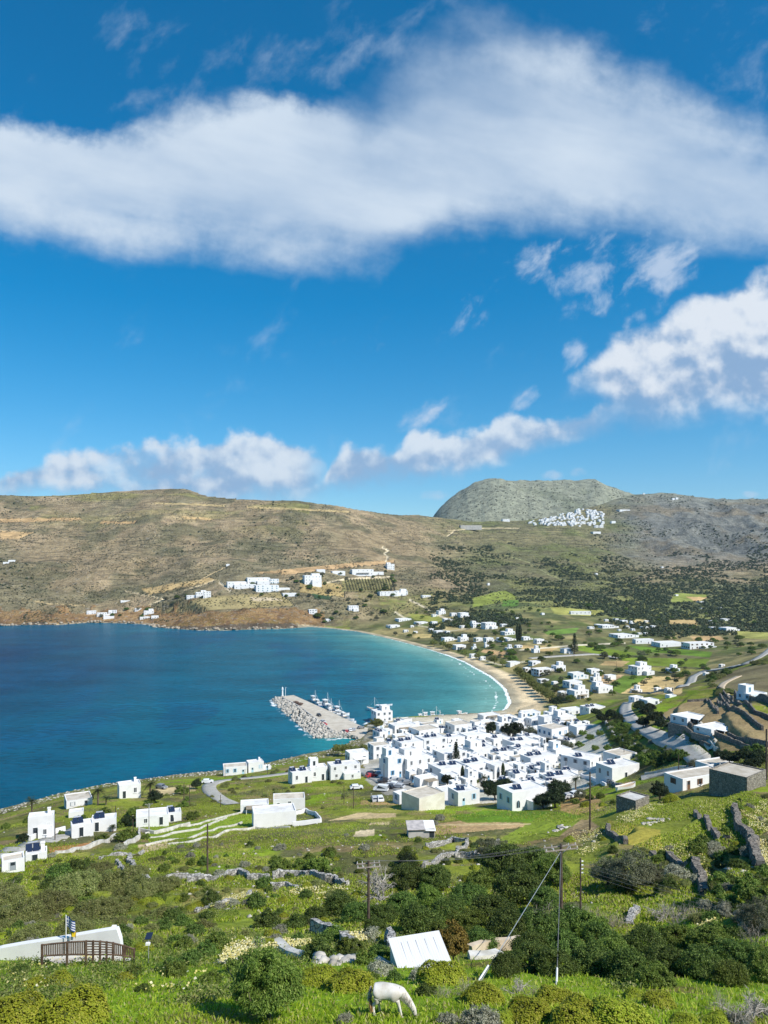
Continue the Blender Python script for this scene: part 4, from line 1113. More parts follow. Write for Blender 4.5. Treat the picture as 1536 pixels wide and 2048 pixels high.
def house(x0, x1, yb, hpx, fl='', a=28.0, r=.75, name='house', phrase=None, label=None, cat='house', group=None, wall=None, roofm=None, Yfix=None):
    """A box house whose nearest corner stands at the ground seen at row yb; x0..x1 is its width in the photograph."""
    global HC
    HC += 1
    rng = np.random.default_rng(1000 + HC)
    ar = math.radians(a)
    share = r * math.sin(abs(ar)) / (math.cos(ar) + r * math.sin(abs(ar)))
    xc = x0 + (x1 - x0) * share if a >= 0 else x1 - (x1 - x0) * share
    P = at(xc, yb)
    Y = P[1]
    Wm = (x1 - x0) * Y / F
    w = Wm / (math.cos(ar) + r * math.sin(abs(ar))); l = w * r
    h = hpx * Y / F
    cs, sn = math.cos(ar), math.sin(ar)
    ox, oy = (w / 2, l / 2) if a >= 0 else (-w / 2, l / 2)
    loc = (P[0] + ox * cs - oy * sn, P[1] + ox * sn + oy * cs, P[2])
    e = empty(name, loc, ar)
    wm = wall or M_WHITE
    rm = roofm or (M_TANROOF if 't' in fl else M_GREYROOF if 'k' in fl else M_WHITE2)
    mb = MB(); shell(mb, w, l, h, rng=rng)
    mb.obj('wall', [wm], e)
    roof_slab(w, l, h).obj('roof', [rm], e)
    dims = (w, l)
    col = next((c for c in fl if c in SHUT and c in 'bpgned'), 'd')
    if col == 'd' and phrase in ('white cube house', 'white house') and rng.random() < .55: col = str(rng.choice(list('bbpgn')))
    near_ = Y < 520
    if 'L' not in fl:
        st = 3 if h > 9.3 else 2 if h > 4.9 else 1
        for s in range(st):
            zf = s * h / st
            nwin = int(np.clip(round(w / 3.3), 1, 5))
            dd = int(rng.integers(nwin)) if s == 0 else -1
            for k in range(nwin):
                if rng.random() < .12 and k != dd: continue
                uu = -w / 2 + (k + .5) * w / nwin + rng.normal(0, .15)
                if k == dd: opening(e, 'f', uu, zf + .05, 1.0, min(2.1, h / st * .8), 'door', col, dims)
                elif s == 0 and 'a' in fl: opening(e, 'f', uu, zf + .5, 1.3, min(1.9, h / st * .62), 'arched_window', col, dims)
                else: opening(e, 'f', uu, zf + h / st * .34, 1.25 if near_ else 1.7, min(1.5, h / st * .46), 'window', col, dims)
            nl = int(np.clip(round(l / 3.6), 1, 4))
            fc = 'l' if a >= 0 else 'r'
            for k in range(nl):
                if rng.random() < .2: continue
                opening(e, fc, -l / 2 + (k + .5) * l / nl, zf + h / st * .34, 1.25 if near_ else 1.7, min(1.5, h / st * .46), 'window', col, dims)
    if 's' in fl:
        for k in range(2 if 'S' in fl or w > 11 else 1):
            o = link('solar_water_heater', solar_mesh(), e, (-w * .18 + k * 3.4 - (1.2 if 'S' in fl else 0), l * .05 + rng.normal(0, .4), h - .22), math.radians(20 - a + rng.normal(0, 6)))
            o.scale = (.78, .78, .78)
    if 'c' in fl:
        mb = MB(); cx_, cy_ = w * .3, l * .22
        mb.box(cx_ - .3, cx_ + .3, cy_ - .3, cy_ + .3, h - .4, h + .9); mb.box(cx_ - .38, cx_ + .38, cy_ - .38, cy_ + .38, h + .903, h + 1.02)
        mb.obj('chimney', [M_TRIM], e)
    if 'u' in fl:
        uw, ul, uh = w * .48, l * .55, 2.5
        ux, uy = (w * .22 if rng.random() < .6 else -w * .2), l * .18
        mb = MB(); shell(mb, uw, ul, h + uh, zb=h - .29, x=ux, y=uy, rng=rng)
        o = mb.obj('roof_room', [wm], e)
        roof_slab(uw, ul, h + uh, x=ux, y=uy).obj('roof', [rm], o)
        d = window_mesh('window' if rng.random() < .5 else 'door', col); q = link(d.name.split('.')[0], d, o, (ux, uy - ul / 2, h + .2), 0); q.scale = (1, 1, 1.6)
    if 'x' in fl:
        aw, al, ah = w * .5, l * .5, h * rng.uniform(.42, .62)
        sx = w / 2 + aw / 2 - .05
        mb = MB(); shell(mb, aw, al, ah, x=sx, y=-l * .12, rng=rng)
        o = mb.obj('annex', [wm], e); roof_slab(aw, al, ah, x=sx, y=-l * .12).obj('roof', [rm], o)
        q = link('door', window_mesh('door', col), o, (sx, -l * .12 - al / 2, .05)); q.scale = (1, 1, 2.0)
    if 'y' in fl:       # a lower block in front with a terrace on top
        aw, al, ah = w * .55, l * .42, h * .5
        mb = MB(); shell(mb, aw, al, ah, par=.8, th=.16, x=w * .18, y=-l / 2 - al / 2 + .05, rng=rng)
        o = mb.obj('terrace', [wm], e); roof_slab(aw, al, ah, .8, .16, x=w * .18, y=-l / 2 - al / 2 + .05).obj('roof', [rm], o)
        q = link('window', window_mesh('window', col), o, (w * .18, -l / 2 - al + .05, ah * .35)); q.scale = (1.1, 1, 1.2)
    if 'v' in fl:       # pergola on the front
        mb = MB(); pw, pl, ph = w * .6, 2.6, min(2.6, h * .85)
        for px_ in (-pw / 2 + .1, 0, pw / 2 - .1): mb.box(px_ - .07, px_ + .07, -l / 2 - pl, -l / 2 - pl + .14, -2.5, ph)
        mb.box(-pw / 2, pw / 2, -l / 2 - pl - .1, -l / 2 - .02, ph + .003, ph + .12, 1)
        mb.obj('pergola', [M_TRIM, M_REED if 'V' not in fl else M_TRIM], e)
    if 'w' in fl:       # outside stair to the upper floor
        mb = MB(); n_ = 10
        for k in range(n_): mb.box(w * .05 + k * .32, w * .05 + (k + 1) * .32 - .002, -l / 2 - 1.1, -l / 2 - .003, -2, h * .5 * (k + 1) / n_)
        mb.obj('stair', [wm], e)
    if name == 'villa':
        MB().box(-w / 2 - 1.0, w / 2 + 1.0, -l / 2 - 3.0, l / 2, -6, -.02).obj('stone_base', [M_STONE], e)
    HOUSES.append((e, Y, fl, h, w, col, phrase, label, cat, group, rm, wm))
    return e, w, l, h

# ------------------------------------------------------------------ houses: x0, x1, foot row, height of the nearest corner (px of the photograph), features
HL = []     # (args, kwargs)
def H(*a, **k): HL.append((a, k))
# seaward row on the left
H(46, 100, 1676, 41, 'dcy', 20, .6, phrase='tall narrow white house with an arched porch')
H(110, 176, 1619, 16, 'gt', 28, 1.0, phrase='single-storey white house with a pale flat roof above the sea')
H(130, 163, 1636, 11, 'L', 20, .8, phrase='small low white outbuilding', cat='shed', name='shed')
H(225, 276, 1598, 26, 'dc', 26, .75, phrase='square two-storey white house on the cliff edge')
H(129, 180, 1676, 24, 'dsb', 26, .8, phrase='white stepped house with a solar panel above the road')
H(172, 227, 1664, 23, 'ds', 18, .7, phrase='white stepped house with a solar panel and small dark windows')
H(258, 332, 1655, 20, 'dp', 18, .75, phrase='long white house with a pale blue window')
H(322, 360, 1645, 18, 'ds', 18, .9, phrase='end block of a long white house carrying a solar heater')
H(-14, 40, 1745, 22, 'gt', 28, .9, phrase='white house cut by the left edge of the photo')
H(38, 87, 1724, 15, 'sc', 25, .8, phrase='low white house with a chimney beside the coast road')
# by the bend of the road
H(440, 492, 1552, 17, 'pt', 15, .6, phrase='white house with pale blue shutters at the water edge')
H(489, 526, 1546, 20, 'pcx', 22, .7, phrase='white house with a chimney at the water edge')
H(573, 622, 1569, 23, 'dsS', 24, .7, phrase='two-storey white house with rows of solar panels')
H(612, 654, 1563, 27, 'dsu', 20, .7, phrase='two-storey white house with dark balconies')
H(652, 720, 1561, 29, 'dsy', 18, .5, phrase='wide two-storey white house with a patio')
H(689, 737, 1531, 24, 'gvV', 22, .7, phrase='square white house above the harbour cove')
# the villa on the slope
H(541, 609, 1622, 23, 'dt', 8, .6, phrase='white villa wing with three flat roofs')
H(475, 536, 1626, 15, 'gv', 10, .6, phrase='low white wing with a grey pergola')
H(496, 590, 1657, 29, 'L', 14, .55, phrase='large plain white villa block over green terraces')
# harbour front
H(744, 783, 1445, 19, 'gu', 22, .8, phrase='tall white house standing on the quay', cat='house')
H(780, 830, 1466, 13, 'dvx', 26, .6, phrase='white quayside taverna')
H(784, 816, 1482, 10, 'Lv', 20, .7, phrase='white canopy-roofed hut')
H(822, 878, 1478, 15, 'gt', 30, .8, phrase='white house with a long shaded side wall')
H(842, 876, 1466, 15, 'dat', 25, .7, phrase='white house with arched windows and a tan roof')
H(896, 943, 1468, 16, 'gty', 26, .9, phrase='white house with a tan roof near the quay')
H(835, 893, 1506, 24, 'gas', 26, .7, phrase='broad white house with arched windows')
H(788, 846, 1512, 23, 'dsSc', 27, .8, phrase='white house with a row of solar panels on the roof')
H(886, 929, 1500, 21, 'dsa', 27, .7, phrase='white house with solar panels and an arched door')
H(924, 976, 1495, 21, 'dc', 27, .6, phrase='plain white house with two arched windows')
H(735, 781, 1519, 27, 'gt', 24, .8, phrase='square white house above the taverna')
H(764, 806, 1558, 38, 'bu', 30, .8, phrase='tall three-storey white house with blue shutters', cat='house')
H(798, 864, 1556, 33, 'duy', 28, .7, phrase='stepped white hotel with dark balconies')
H(812, 832, 1566, 20, 'bv', 28, 1.0, phrase='white front wing with balconies over the car park')
H(828, 877, 1577, 19, 'Lv', 28, .6, phrase='low white hall with a pale lean-to roof')
H(871, 934, 1536, 25, 'gx', 30, .75, phrase='white house with one high plain wall')
H(863, 940, 1562, 21, 'gsx', 28, .7, phrase='long white house with solar panels')
H(917, 989, 1557, 23, 'gsSx', 30, .75, phrase='long white house with a line of dark roof panels')
H(933, 994, 1521, 19, 'dsu', 27, .7, phrase='white house in the middle of the village')
H(975, 1019, 1558, 24, 'gax', 30, .9, phrase='white house with a turquoise awning')
H(987, 1028, 1527, 19, 'gsS', 28, .8, phrase='white house with a row of water heaters')
H(976, 1022, 1496, 16, 'gs', 28, .7, phrase='white house with one water heater')
H(899, 962, 1613, 28, 'psc', 26, .75, phrase='white house with a pale blue door at the edge of the green field')
H(873, 930, 1601, 18, 'L', 26, .7, phrase='low white house with a plain roof')
H(804, 893, 1622, 25, 'gLt', 38, .8, phrase='unplastered house with a tan roof', wall=M_CREAM)
H(788, 822, 1608, 17, 'bx', 30, .9, phrase='small white house with blue windows')
H(943, 966, 1458, 13, 'bt', 28, .8, phrase='little white house with blue shutters by the quay')
H(958, 990, 1455, 10, 'gv', 26, .7, phrase='low white waterfront house with a pergola')
H(990, 1022, 1462, 14, 'du', 26, .8, phrase='white house at the back of the beach front')
H(1014, 1077, 1507, 19, 'gsS', 27, .7, phrase='long white house with water heaters and dark windows')
H(1026, 1071, 1517, 17, 'psa', 28, .8, phrase='white house with a pale blue side door')
H(1050, 1118, 1542, 23, 'dsSy', 27, .5, phrase='long white block with many small dark windows')
H(1102, 1145, 1519, 17, 'bsu', 26, .7, phrase='white house with blue shutters')
H(1136, 1210, 1537, 15, 'gs', 50, 1.2, phrase='long low white house with a blue-grey side')
H(1090, 1162, 1575, 16, 'gsS', 20, .6, phrase='low white house beside a palm')
H(1050, 1092, 1586, 18, 'ps', 28, .8, phrase='white house behind the large white block')
H(1001, 1102, 1622, 36, 'psay', 27, .6, phrase='large two-storey white block with arched windows')
H(1030, 1053, 1560, 27, 'a', 25, .8, phrase='narrow white house with rounded gables')
H(1085, 1139, 1478, 18, 'bt', 32, .9, phrase='white house with a blue-grey side wall')
H(1144, 1190, 1469, 15, 'L', 24, .6, phrase='white windowless house beside dark shrubs')
H(1112, 1154, 1451, 15, 'dvu', 24, .7, phrase='white house with a deep dark terrace')
H(1081, 1109, 1452, 16, 'pa', 26, .8, phrase='white house with a pale blue stair')
H(1030, 1060, 1452, 13, 'gu', 27, .7, phrase='small white house')
H(1056, 1086, 1452, 13, 'dx', 27, .7, phrase='small white house')
H(1045, 1082, 1435, 9, 'b', 24, .7, phrase='small white house')
H(1092, 1120, 1436, 10, 'gu', 24, .7, phrase='small white house')
H(1128, 1172, 1432, 10, 'gx', 24, .7, phrase='white house with a stepped roof')
H(1169, 1213, 1426, 10, 'dsS', 24, .7, phrase='white house with a row of skylights')
H(1000, 1034, 1447, 11, 'gx', 25, .8, phrase='small white house')
H(960, 1000, 1441, 9, 'dv', 24, .6, phrase='low white waterfront house')
H(905, 925, 1450, 9, 'dv', 24, .8, phrase='low white waterfront house')
H(1060, 1088, 1472, 14, 'gy', 27, .8, phrase='white house')
H(940, 972, 1478, 15, 'bs', 27, .8, phrase='white house')
H(1046, 1080, 1489, 14, 'ds', 27, .7, phrase='white house')
H(995, 1022, 1478, 13, 'gu', 27, .8, phrase='white house')
H(856, 888, 1530, 20, 'dy', 27, .8, phrase='white house')
H(1065, 1100, 1527, 16, 'bs', 27, .8, phrase='white house')
H(935, 958, 1541, 16, 'gu', 27, .8, phrase='white house')
H(760, 790, 1540, 18, 'gv', 27, .8, phrase='white house')
# right-hand slope
H(1217, 1283, 1532, 20, 'dt', 32, .9, phrase='long white house behind the two-storey house with a stone stair')
H(1203, 1291, 1565, 29, 'dsw', 28, .6, phrase='two-storey white house with a stone stair')
H(1345, 1480, 1582, 24, 'nt', 24, .4, phrase='long white warehouse with a cream roof', cat='building', name='warehouse')
H(1404, 1480, 1548, 18, 'Lt', 24, .5, phrase='higher white rear part of a warehouse with a cream roof', cat='building', name='warehouse')
H(1444, 1560, 1582, 27, 'Lt', 40, .9, phrase='rubble stone building with a flat concrete roof', cat='building', name='stone_building', wall=M_STONE)
H(1243, 1310, 1620, 18, 'Lk', 40, .9, phrase='stone hut with a flat pale roof', cat='hut', name='stone_hut', wall=M_STONE)
H(1285, 1323, 1416, 15, 'gx', 24, .8, phrase='white house behind dark pines')
H(1262, 1290, 1404, 9, 'd', 24, .7, phrase='low white house among trees')
H(1335, 1355, 1396, 5, 'L', 18, .8, phrase='white canopy shed beside the tan field', cat='shed', name='shed')
H(1354, 1421, 1452, 16, 'dvV', 30, .75, phrase='modern villa with a white canopy roof above a stone base', cat='villa', name='villa', wall=M_WHITE)
H(1402, 1482, 1472, 13, 'dvV', 30, .6, phrase='modern villa with broad white slab roofs', cat='villa', name='villa')
H(1487, 1545, 1404, 15, 'puy', 26, .7, phrase='white villa behind a curved stone wall', cat='villa', name='villa')
# the plain behind the beach
for d_ in [(1187, 1230, 1387, 13, 'du'), (1254, 1283, 1349, 7, 'd'), (1067, 1112, 1353, 13, 'ny'), (1106, 1134, 1343, 11, 'du'), (1059, 1083, 1332, 9, 'gx'), (1130, 1168, 1377, 13, 'bv'),
           (1139, 1182, 1399, 17, 'dvu'), (1139, 1171, 1359, 12, 'px'), (1264, 1308, 1351, 17, 'duy'), (1064, 1081, 1306, 8, 'du'), (1123, 1146, 1307, 9, 'dy'), (1069, 1090, 1288, 9, 'gx'),
           (1104, 1118, 1370, 6, 'L'), (1197, 1232, 1257, 6, 'gx'), (1241, 1257, 1246, 5, 'd'), (1225, 1271, 1277, 7, 'gx'), (1283, 1302, 1258, 4, 'd'), (1445, 1478, 1264, 8, 'dx'), (1421, 1442, 1258, 3, 'L'),
           (1336, 1364, 1346, 8, 'pu'), (790, 823, 1244, 6, 'dx'), (828, 857, 1250, 5, 'd'), (775, 800, 1257, 6, 'gx'), (873, 892, 1230, 8, 'du'), (900, 914, 1233, 7, 'g'), (916, 938, 1236, 10, 'dy'),
           (941, 963, 1256, 9, 'gu'), (964, 994, 1259, 13, 'dy'), (919, 937, 1257, 5, 'd'), (868, 890, 1269, 7, 'gx'), (883, 909, 1284, 8, 'dx'), (916, 938, 1284, 9, 'du'), (948, 966, 1284, 8, 'g'),
           (968, 988, 1285, 9, 'dx'), (995, 1026, 1284, 7, 'dx'), (1003, 1032, 1271, 7, 'gu'), (906, 933, 1300, 9, 'dv'), (939, 956, 1317, 8, 'd'), (958, 972, 1321, 7, 'g'), (1014, 1042, 1335, 10, 'dx'), (1047, 1062, 1345, 9, 'n'),
           (1043, 1061, 1281, 7, 'dx'), (863, 875, 1234, 5, 'd'), (885, 902, 1244, 6, 'gx'), (1030, 1046, 1296, 5, 'g'), (1190, 1206, 1252, 3, 'L'), (1030, 1040, 1238, 3, 'L'), (1328, 1334, 1246, 3, 'L'),
           (1408, 1420, 1350, 5, 'L'), (1440, 1452, 1334, 5, 'g'), (1420, 1436, 1246, 4, 'gx'), (1444, 1462, 1242, 4, 'gx'), (1400, 1412, 1218, 2, 'L'), (1430, 1446, 1218, 3, 'g'), (1395, 1410, 1206, 3, 'L'), (1350, 1358, 1192, 3, 'L'),
           (1190, 1196, 1149, 3, 'L'), (1322, 1328, 1136, 3, 'L'), (974, 980, 1171, 5, 'L'), (1082, 1090, 1230, 4, 'L'), (1176, 1190, 1258, 4, 'g')]:
    H(*d_[:5], 24, .7, phrase='white plain house')
H(1141, 1183, 1229, 6, 'd', 4, .25, phrase='very long low white building on a yellow meadow')
H(1269, 1310, 1288, 9, 'd', 10, .35, phrase='white school wing with a row of windows', cat='school building', name='school_building')
H(1313, 1370, 1295, 9, 'dx', 14, .6, phrase='white school hall with a wide flat roof', cat='school building', name='school_building')
H(1373, 1434, 1299, 12, 'ny', 14, .5, phrase='white school block beside the green sports court', cat='school building', name='school_building')
# across the bay
for d_ in [(449, 491, 1176, 12, 'dy'), (488, 538, 1168, 12, 'dy'), (462, 510, 1178, 9, 'du'), (505, 556, 1184, 13, 'px'), (538, 557, 1168, 10, 'p')]:
    H(*d_[:5], 18, .5, phrase='terraced white hotel wing', cat='hotel wing', name='hotel_wing')
H(603, 642, 1169, 18, 'duy', 18, .6, phrase='large white villa with dark verandas')
H(699, 747, 1149, 10, 'dvx', 18, .4, phrase='long white villa under the orange cutting')
H(771, 789, 1139, 11, 'du', 18, .7, phrase='white villa below the zigzag track')
H(754, 796, 1192, 8, 'dx', 18, .5, phrase='long white house beside the orchard')
H(788, 816, 1191, 9, 'gu', 18, .6, phrase='white house beside the orchard')
for d_ in [(615, 634, 1227, 8, 'g'), (694, 717, 1222, 10, 'dy'), (650, 661, 1244, 6, 'g'), (772, 800, 1256, 5, 'L'), (561, 594, 1193, 6, 'L'), (369, 396, 1199, 8, 'dx'), (388, 412, 1196, 11, 'du'), (404, 421, 1197, 14, 'd'),
           (170, 190, 1229, 7, 'g'), (190, 212, 1234, 8, 'dx'), (214, 232, 1228, 7, 'g'), (203, 226, 1239, 6, 'L'), (267, 283, 1224, 7, 'gx'), (284, 306, 1231, 9, 'du'), (276, 298, 1240, 6, 'g'), (300, 316, 1239, 7, 'd'),
           (451, 459, 1133, 5, 'L'), (4, 16, 1128, 4, 'L'), (14, 28, 1124, 4, 'L'), (238, 258, 1206, 5, 'L'), (842, 862, 1196, 5, 'd'), (630, 650, 1143, 4, 'L'), (660, 690, 1146, 4, 'L')]:
    H(*d_[:5], 18, .6, phrase='white shore house')
H(920, 964, 1056, 6, 'Lk', 4, .4, phrase='long grey building on the ridge', cat='building', name='building', wall=M_CONC)
H(1004, 1020, 1043, 5, 'd', 10, .6, phrase='white house at the edge of the hilltop village')
for d_ in [(1236, 1262, 1024, 5, 'd'), (1222, 1232, 1047, 5, 'L'), (1184, 1203, 1068, 5, 'L'), (1344, 1350, 1000, 4, 'L'), (1351, 1357, 999, 4, 'L'), (1286, 1290, 989, 3, 'L')]:
    H(*d_[:5], 14, .6, phrase='lone white house high on the ridge')
village_box = lambda a: 740 < a[0] and a[1] < 1225 and 1424 < a[2] < 1612
for a_, k_ in HL:
    if village_box(a_) and a_[4] not in ('Lv', 'L'):
        m_ = (a_[1] - a_[0]) * .06
        a_ = (a_[0] - m_, a_[1] + m_, a_[2] + 1, a_[3] * 1.14) + a_[4:]
    house(*a_, **k_)
# the lanes between are built up as well
VPOLY = [(752, 1452), (900, 1446), (1000, 1432), (1080, 1440), (1190, 1452), (1165, 1480), (1130, 1510), (1150, 1560), (1100, 1585), (1010, 1590), (985, 1570), (900, 1580), (800, 1552), (760, 1530)]
rng = np.random.default_rng(55)
boxes = [(a_[0], a_[1], a_[2] - a_[3] - 4, a_[2] + 2) for a_, k_ in HL]
fill = 0
for i in range(6000):
    px, py = rng.uniform(750, 1195), rng.uniform(1440, 1590)
    if not inside_poly(np.array([px]), np.array([py]), VPOLY)[0] or fill > 92: continue
    k_ = np.interp(py, [1435, 1590], [.62, 1.25]); w_ = rng.uniform(19, 36) * k_; h_ = rng.uniform(10, 19) * k_
    bx0, bx1, by0, by1 = px - w_ / 2, px + w_ / 2, py - h_ * .55, py + 1
    if any(min(bx1, q[1]) - max(bx0, q[0]) > w_ * .55 and min(by1, q[3]) - max(by0, q[2]) > h_ * .55 for q in boxes): continue
    boxes.append((bx0, bx1, py - h_ - 3, py + 1)); fill += 1
    house(bx0, bx1, py, h_, str(rng.choice(['g', 'd', 'ds', 'b', 'gu', 'dx', 'gy', 'ps', 'dc', 'gt'])), float(rng.uniform(24, 32)), float(rng.uniform(.7, .95)), phrase='white cube house')

for poly_, n_, k0 in (([(1060, 1335), (1130, 1330), (1230, 1360), (1225, 1400), (1130, 1400), (1075, 1372)], 16, 1.0), ([(860, 1225), (960, 1235), (1050, 1270), (1060, 1300), (940, 1300), (860, 1270)], 22, .62), ([(770, 1240), (860, 1240), (860, 1268), (780, 1266)], 6, .5), ([(1180, 1240), (1310, 1240), (1310, 1280), (1190, 1275)], 12, .5), ([(1270, 1380), (1360, 1380), (1340, 1400), (1270, 1404)], 4, .9)):
    c_ = 0
    for i in range(900):
        px, py = rng.uniform(770, 1370), rng.uniform(1220, 1405)
        if c_ >= n_ or not inside_poly(np.array([px]), np.array([py]), poly_)[0]: continue
        w_ = rng.uniform(15, 26) * k0; h_ = rng.uniform(7, 11) * k0
        q_ = (px - w_ / 2, px + w_ / 2, py - h_ - 3, py + 1)
        if any(min(q_[1], q[1]) - max(q_[0], q[0]) > 0 and min(q_[3], q[3]) - max(q_[2], q[2]) > 0 for q in boxes): continue
        boxes.append(q_); c_ += 1
        house(q_[0], q_[1], py, h_, str(rng.choice(['d', 'dx', 'gu', 'dy', 'g'])), float(rng.uniform(18, 30)), .7, phrase='white plain house')
# stone base and stair for two of the houses
def child_box(e, name, x0, x1, y0, y1, z0, z1, m):
    return MB().box(x0, x1, y0, y1, z0, z1).obj(name, [m], e)

# ------------------------------------------------------------------ the hilltop village: small cube houses, copies of five shapes
tiny = []
for i in range(5):
    rng = np.random.default_rng(300 + i); mb = MB()
    shell(mb, 8, 7, 3.4 + i * .5, zb=-3, rng=rng)
    if i % 2: shell(mb, 4, 4, 5.8, zb=2.5, x=1.5, y=1, rng=rng)
    for k in range(3): mb.box(-3 + k * 2.6, -2 + k * 2.6, -3.56, -3.4, 1.2, 2.6, 1)
    tiny.append(mb.mesh('hilltop_house', [M_WHITE, M_GLASS]))
rng = np.random.default_rng(77)
n_t = 0
while n_t < 225:
    px = 1058 + 148 * rng.uniform() ** .65; t_ = (px - 1058) / 148
    lo = 1050 + 6 * t_; hi = 1044 - 28 * min(t_ * 1.5, 1) + 10 * max(t_ - .72, 0) / .28
    py = rng.uniform(hi, lo)
    if px > 1130 and py > 1050 and rng.random() < .4: continue
    X_, Y_, Z_ = at(px, py)
    if Y_ < 1700 or Y_ > 2500: continue
    o = link('hilltop_house', tiny[int(rng.integers(5))], None, (X_, Y_, Z_), rng.uniform(.1, .55), float(rng.uniform(.6, 1.0)))
    tag(o, 'tiny white cube house of the hilltop village below the grey mountain', 'house', 'white houses of the hilltop village')
    n_t += 1

# ------------------------------------------------------------------ car park, roads and tracks
M_ROAD = mottled('asphalt', (.33, .315, .28), (.44, .425, .385), .6)
M_DIRT = mottled('dirt', (.42, .34, .24), (.52, .43, .31), .8)
M_QUAY = mottled('quay concrete', (.44, .39, .31), (.56, .51, .42), .25, lo=.3, hi=.7)
def ribbon(name, pts, width, mat_, lift=.18, step=2.0, skirt=.5, edge=None):
    P_ = [np.array(at(*p)) for p in pts]
    P_ = np.array(P_); cum = np.concatenate([[0], np.cumsum(np.hypot(*np.diff(P_[:, :2], axis=0).T))])
    n_ = max(int(cum[-1] / step), 2); s = np.linspace(0, cum[-1], n_)
    x = np.interp(s, cum, P_[:, 0]); y = np.interp(s, cum, P_[:, 1])
    k = max(3, int(12 / step)) | 1; ker = np.ones(k) / k
    sm = lambda q: np.convolve(np.pad(q, k // 2, mode='edge'), ker, 'valid')
    x, y = sm(x), sm(y); z = sm(height(x, y))
    tx, ty = np.gradient(x), np.gradient(y); L_ = np.hypot(tx, ty) + 1e-9; nx, ny = -ty / L_, tx / L_
    rows = []
    for o_ in (-.5, -.17, .17, .5):
        xx, yy = x + nx * width * o_, y + ny * width * o_
        rows.append(np.stack([xx, yy, np.maximum(height(xx, yy) * .5 + z * .5, height(xx, yy)) + lift], -1))
    rows = [rows[0] - [0, 0, skirt]] + rows + [rows[-1] - [0, 0, skirt]]
    V = np.stack(rows, 1); m_ = V.shape[1]
    ii = np.arange(n_ * m_).reshape(n_, m_)
    q = np.stack([ii[:-1, :-1], ii[:-1, 1:], ii[1:, 1:], ii[1:, :-1]], -1).reshape(-1, 4)
    return tag(link(name, add_mesh(name, V.reshape(-1, 3), q, [mat_], smooth=True)), kind='structure')
ribbon('road', [(1258, 1404), (1251, 1412), (1250, 1425), (1262, 1441), (1300, 1465), (1345, 1488), (1385, 1507), (1408, 1524), (1398, 1535), (1350, 1540), (1300, 1550), (1270, 1562)], 5.2, M_ROAD)
ribbon('road', [(692, 1535), (640, 1541), (580, 1547), (530, 1553), (480, 1559), (435, 1563), (418, 1570), (418, 1582), (436, 1597), (470, 1612)], 4.6, M_ROAD)
ribbon('road', [(-40, 1716), (0, 1706), (60, 1690), (130, 1669), (180, 1655)], 4.4, M_ROAD)
ribbon('road', [(1364, 1376), (1386, 1354), (1412, 1341), (1470, 1332), (1492, 1329), (1519, 1315), (1545, 1296)], 6.0, M_ROAD, .3, 4)
ribbon('road', [(1056, 1319), (1110, 1313), (1190, 1308), (1242, 1317)], 6.0, M_ROAD, .3, 5)
ribbon('path', [(700, 1455 + 85), (735, 1542), (745, 1553), (790, 1572), (815, 1583)], 6.0, M_ROAD, .15)
ribbon('path', [(1430, 1500), (1410, 1482), (1391, 1456)], 2.2, M_QUAY, .25)
ribbon('path', [(1467, 1400), (1450, 1388), (1440, 1378), (1448, 1366), (1480, 1352)], 3.0, M_DIRT, .25)

# ------------------------------------------------------------------ harbour mole
def at_z(px, py, z): x, y = world_at(px, py, z); return (x, y, z)
QZ = 1.7
quay = [at_z(*p, QZ) for p in [(551, 1394), (587, 1390), (650, 1418), (714, 1448), (738, 1457), (752, 1467), (768, 1492), (745, 1500), (722, 1487), (714, 1472), (690, 1467), (670, 1467), (632, 1440), (600, 1416), (565, 1397)]]
nq = len(quay)
mb = MB()
mb.add(quay + [(x, y, -3) for x, y, z in quay], [tuple(range(nq - 1, -1, -1))] + [(i, (i + 1) % nq, nq + (i + 1) % nq, nq + i) for i in range(nq)])
q = mb.obj('pier', [M_QUAY]); bpy.context.view_layer.update()
tag(q, 'long concrete harbour pier reaching out into the blue bay', 'pier')
# parapet wall along the weather side
wl = [at_z(*p, QZ) for p in [(565, 1397), (600, 1416), (632, 1440), (668, 1466)]]
mb = MB()
for (xa, ya, _), (xb, yb_, _) in zip(wl[:-1], wl[1:]):
    L_ = math.hypot(xb - xa, yb_ - ya); nx, ny = -(yb_ - ya) / L_ * .35, (xb - xa) / L_ * .35
    mb.add([(xa - nx, ya - ny, QZ - .2), (xb - nx, yb_ - ny, QZ - .2), (xb + nx, yb_ + ny, QZ - .2), (xa + nx, ya + ny, QZ - .2), (xa - nx, ya - ny, QZ + 1.1), (xb - nx, yb_ - ny, QZ + 1.1), (xb + nx, yb_ + ny, QZ + 1.1), (xa + nx, ya + ny, QZ + 1.1)],
           [(0, 3, 2, 1), (4, 5, 6, 7), (0, 1, 5, 4), (1, 2, 6, 5), (2, 3, 7, 6), (3, 0, 4, 7)])
tag(mb.obj('parapet_wall', [M_CONC]), 'low concrete parapet wall between the pier deck and its boulders', 'wall')
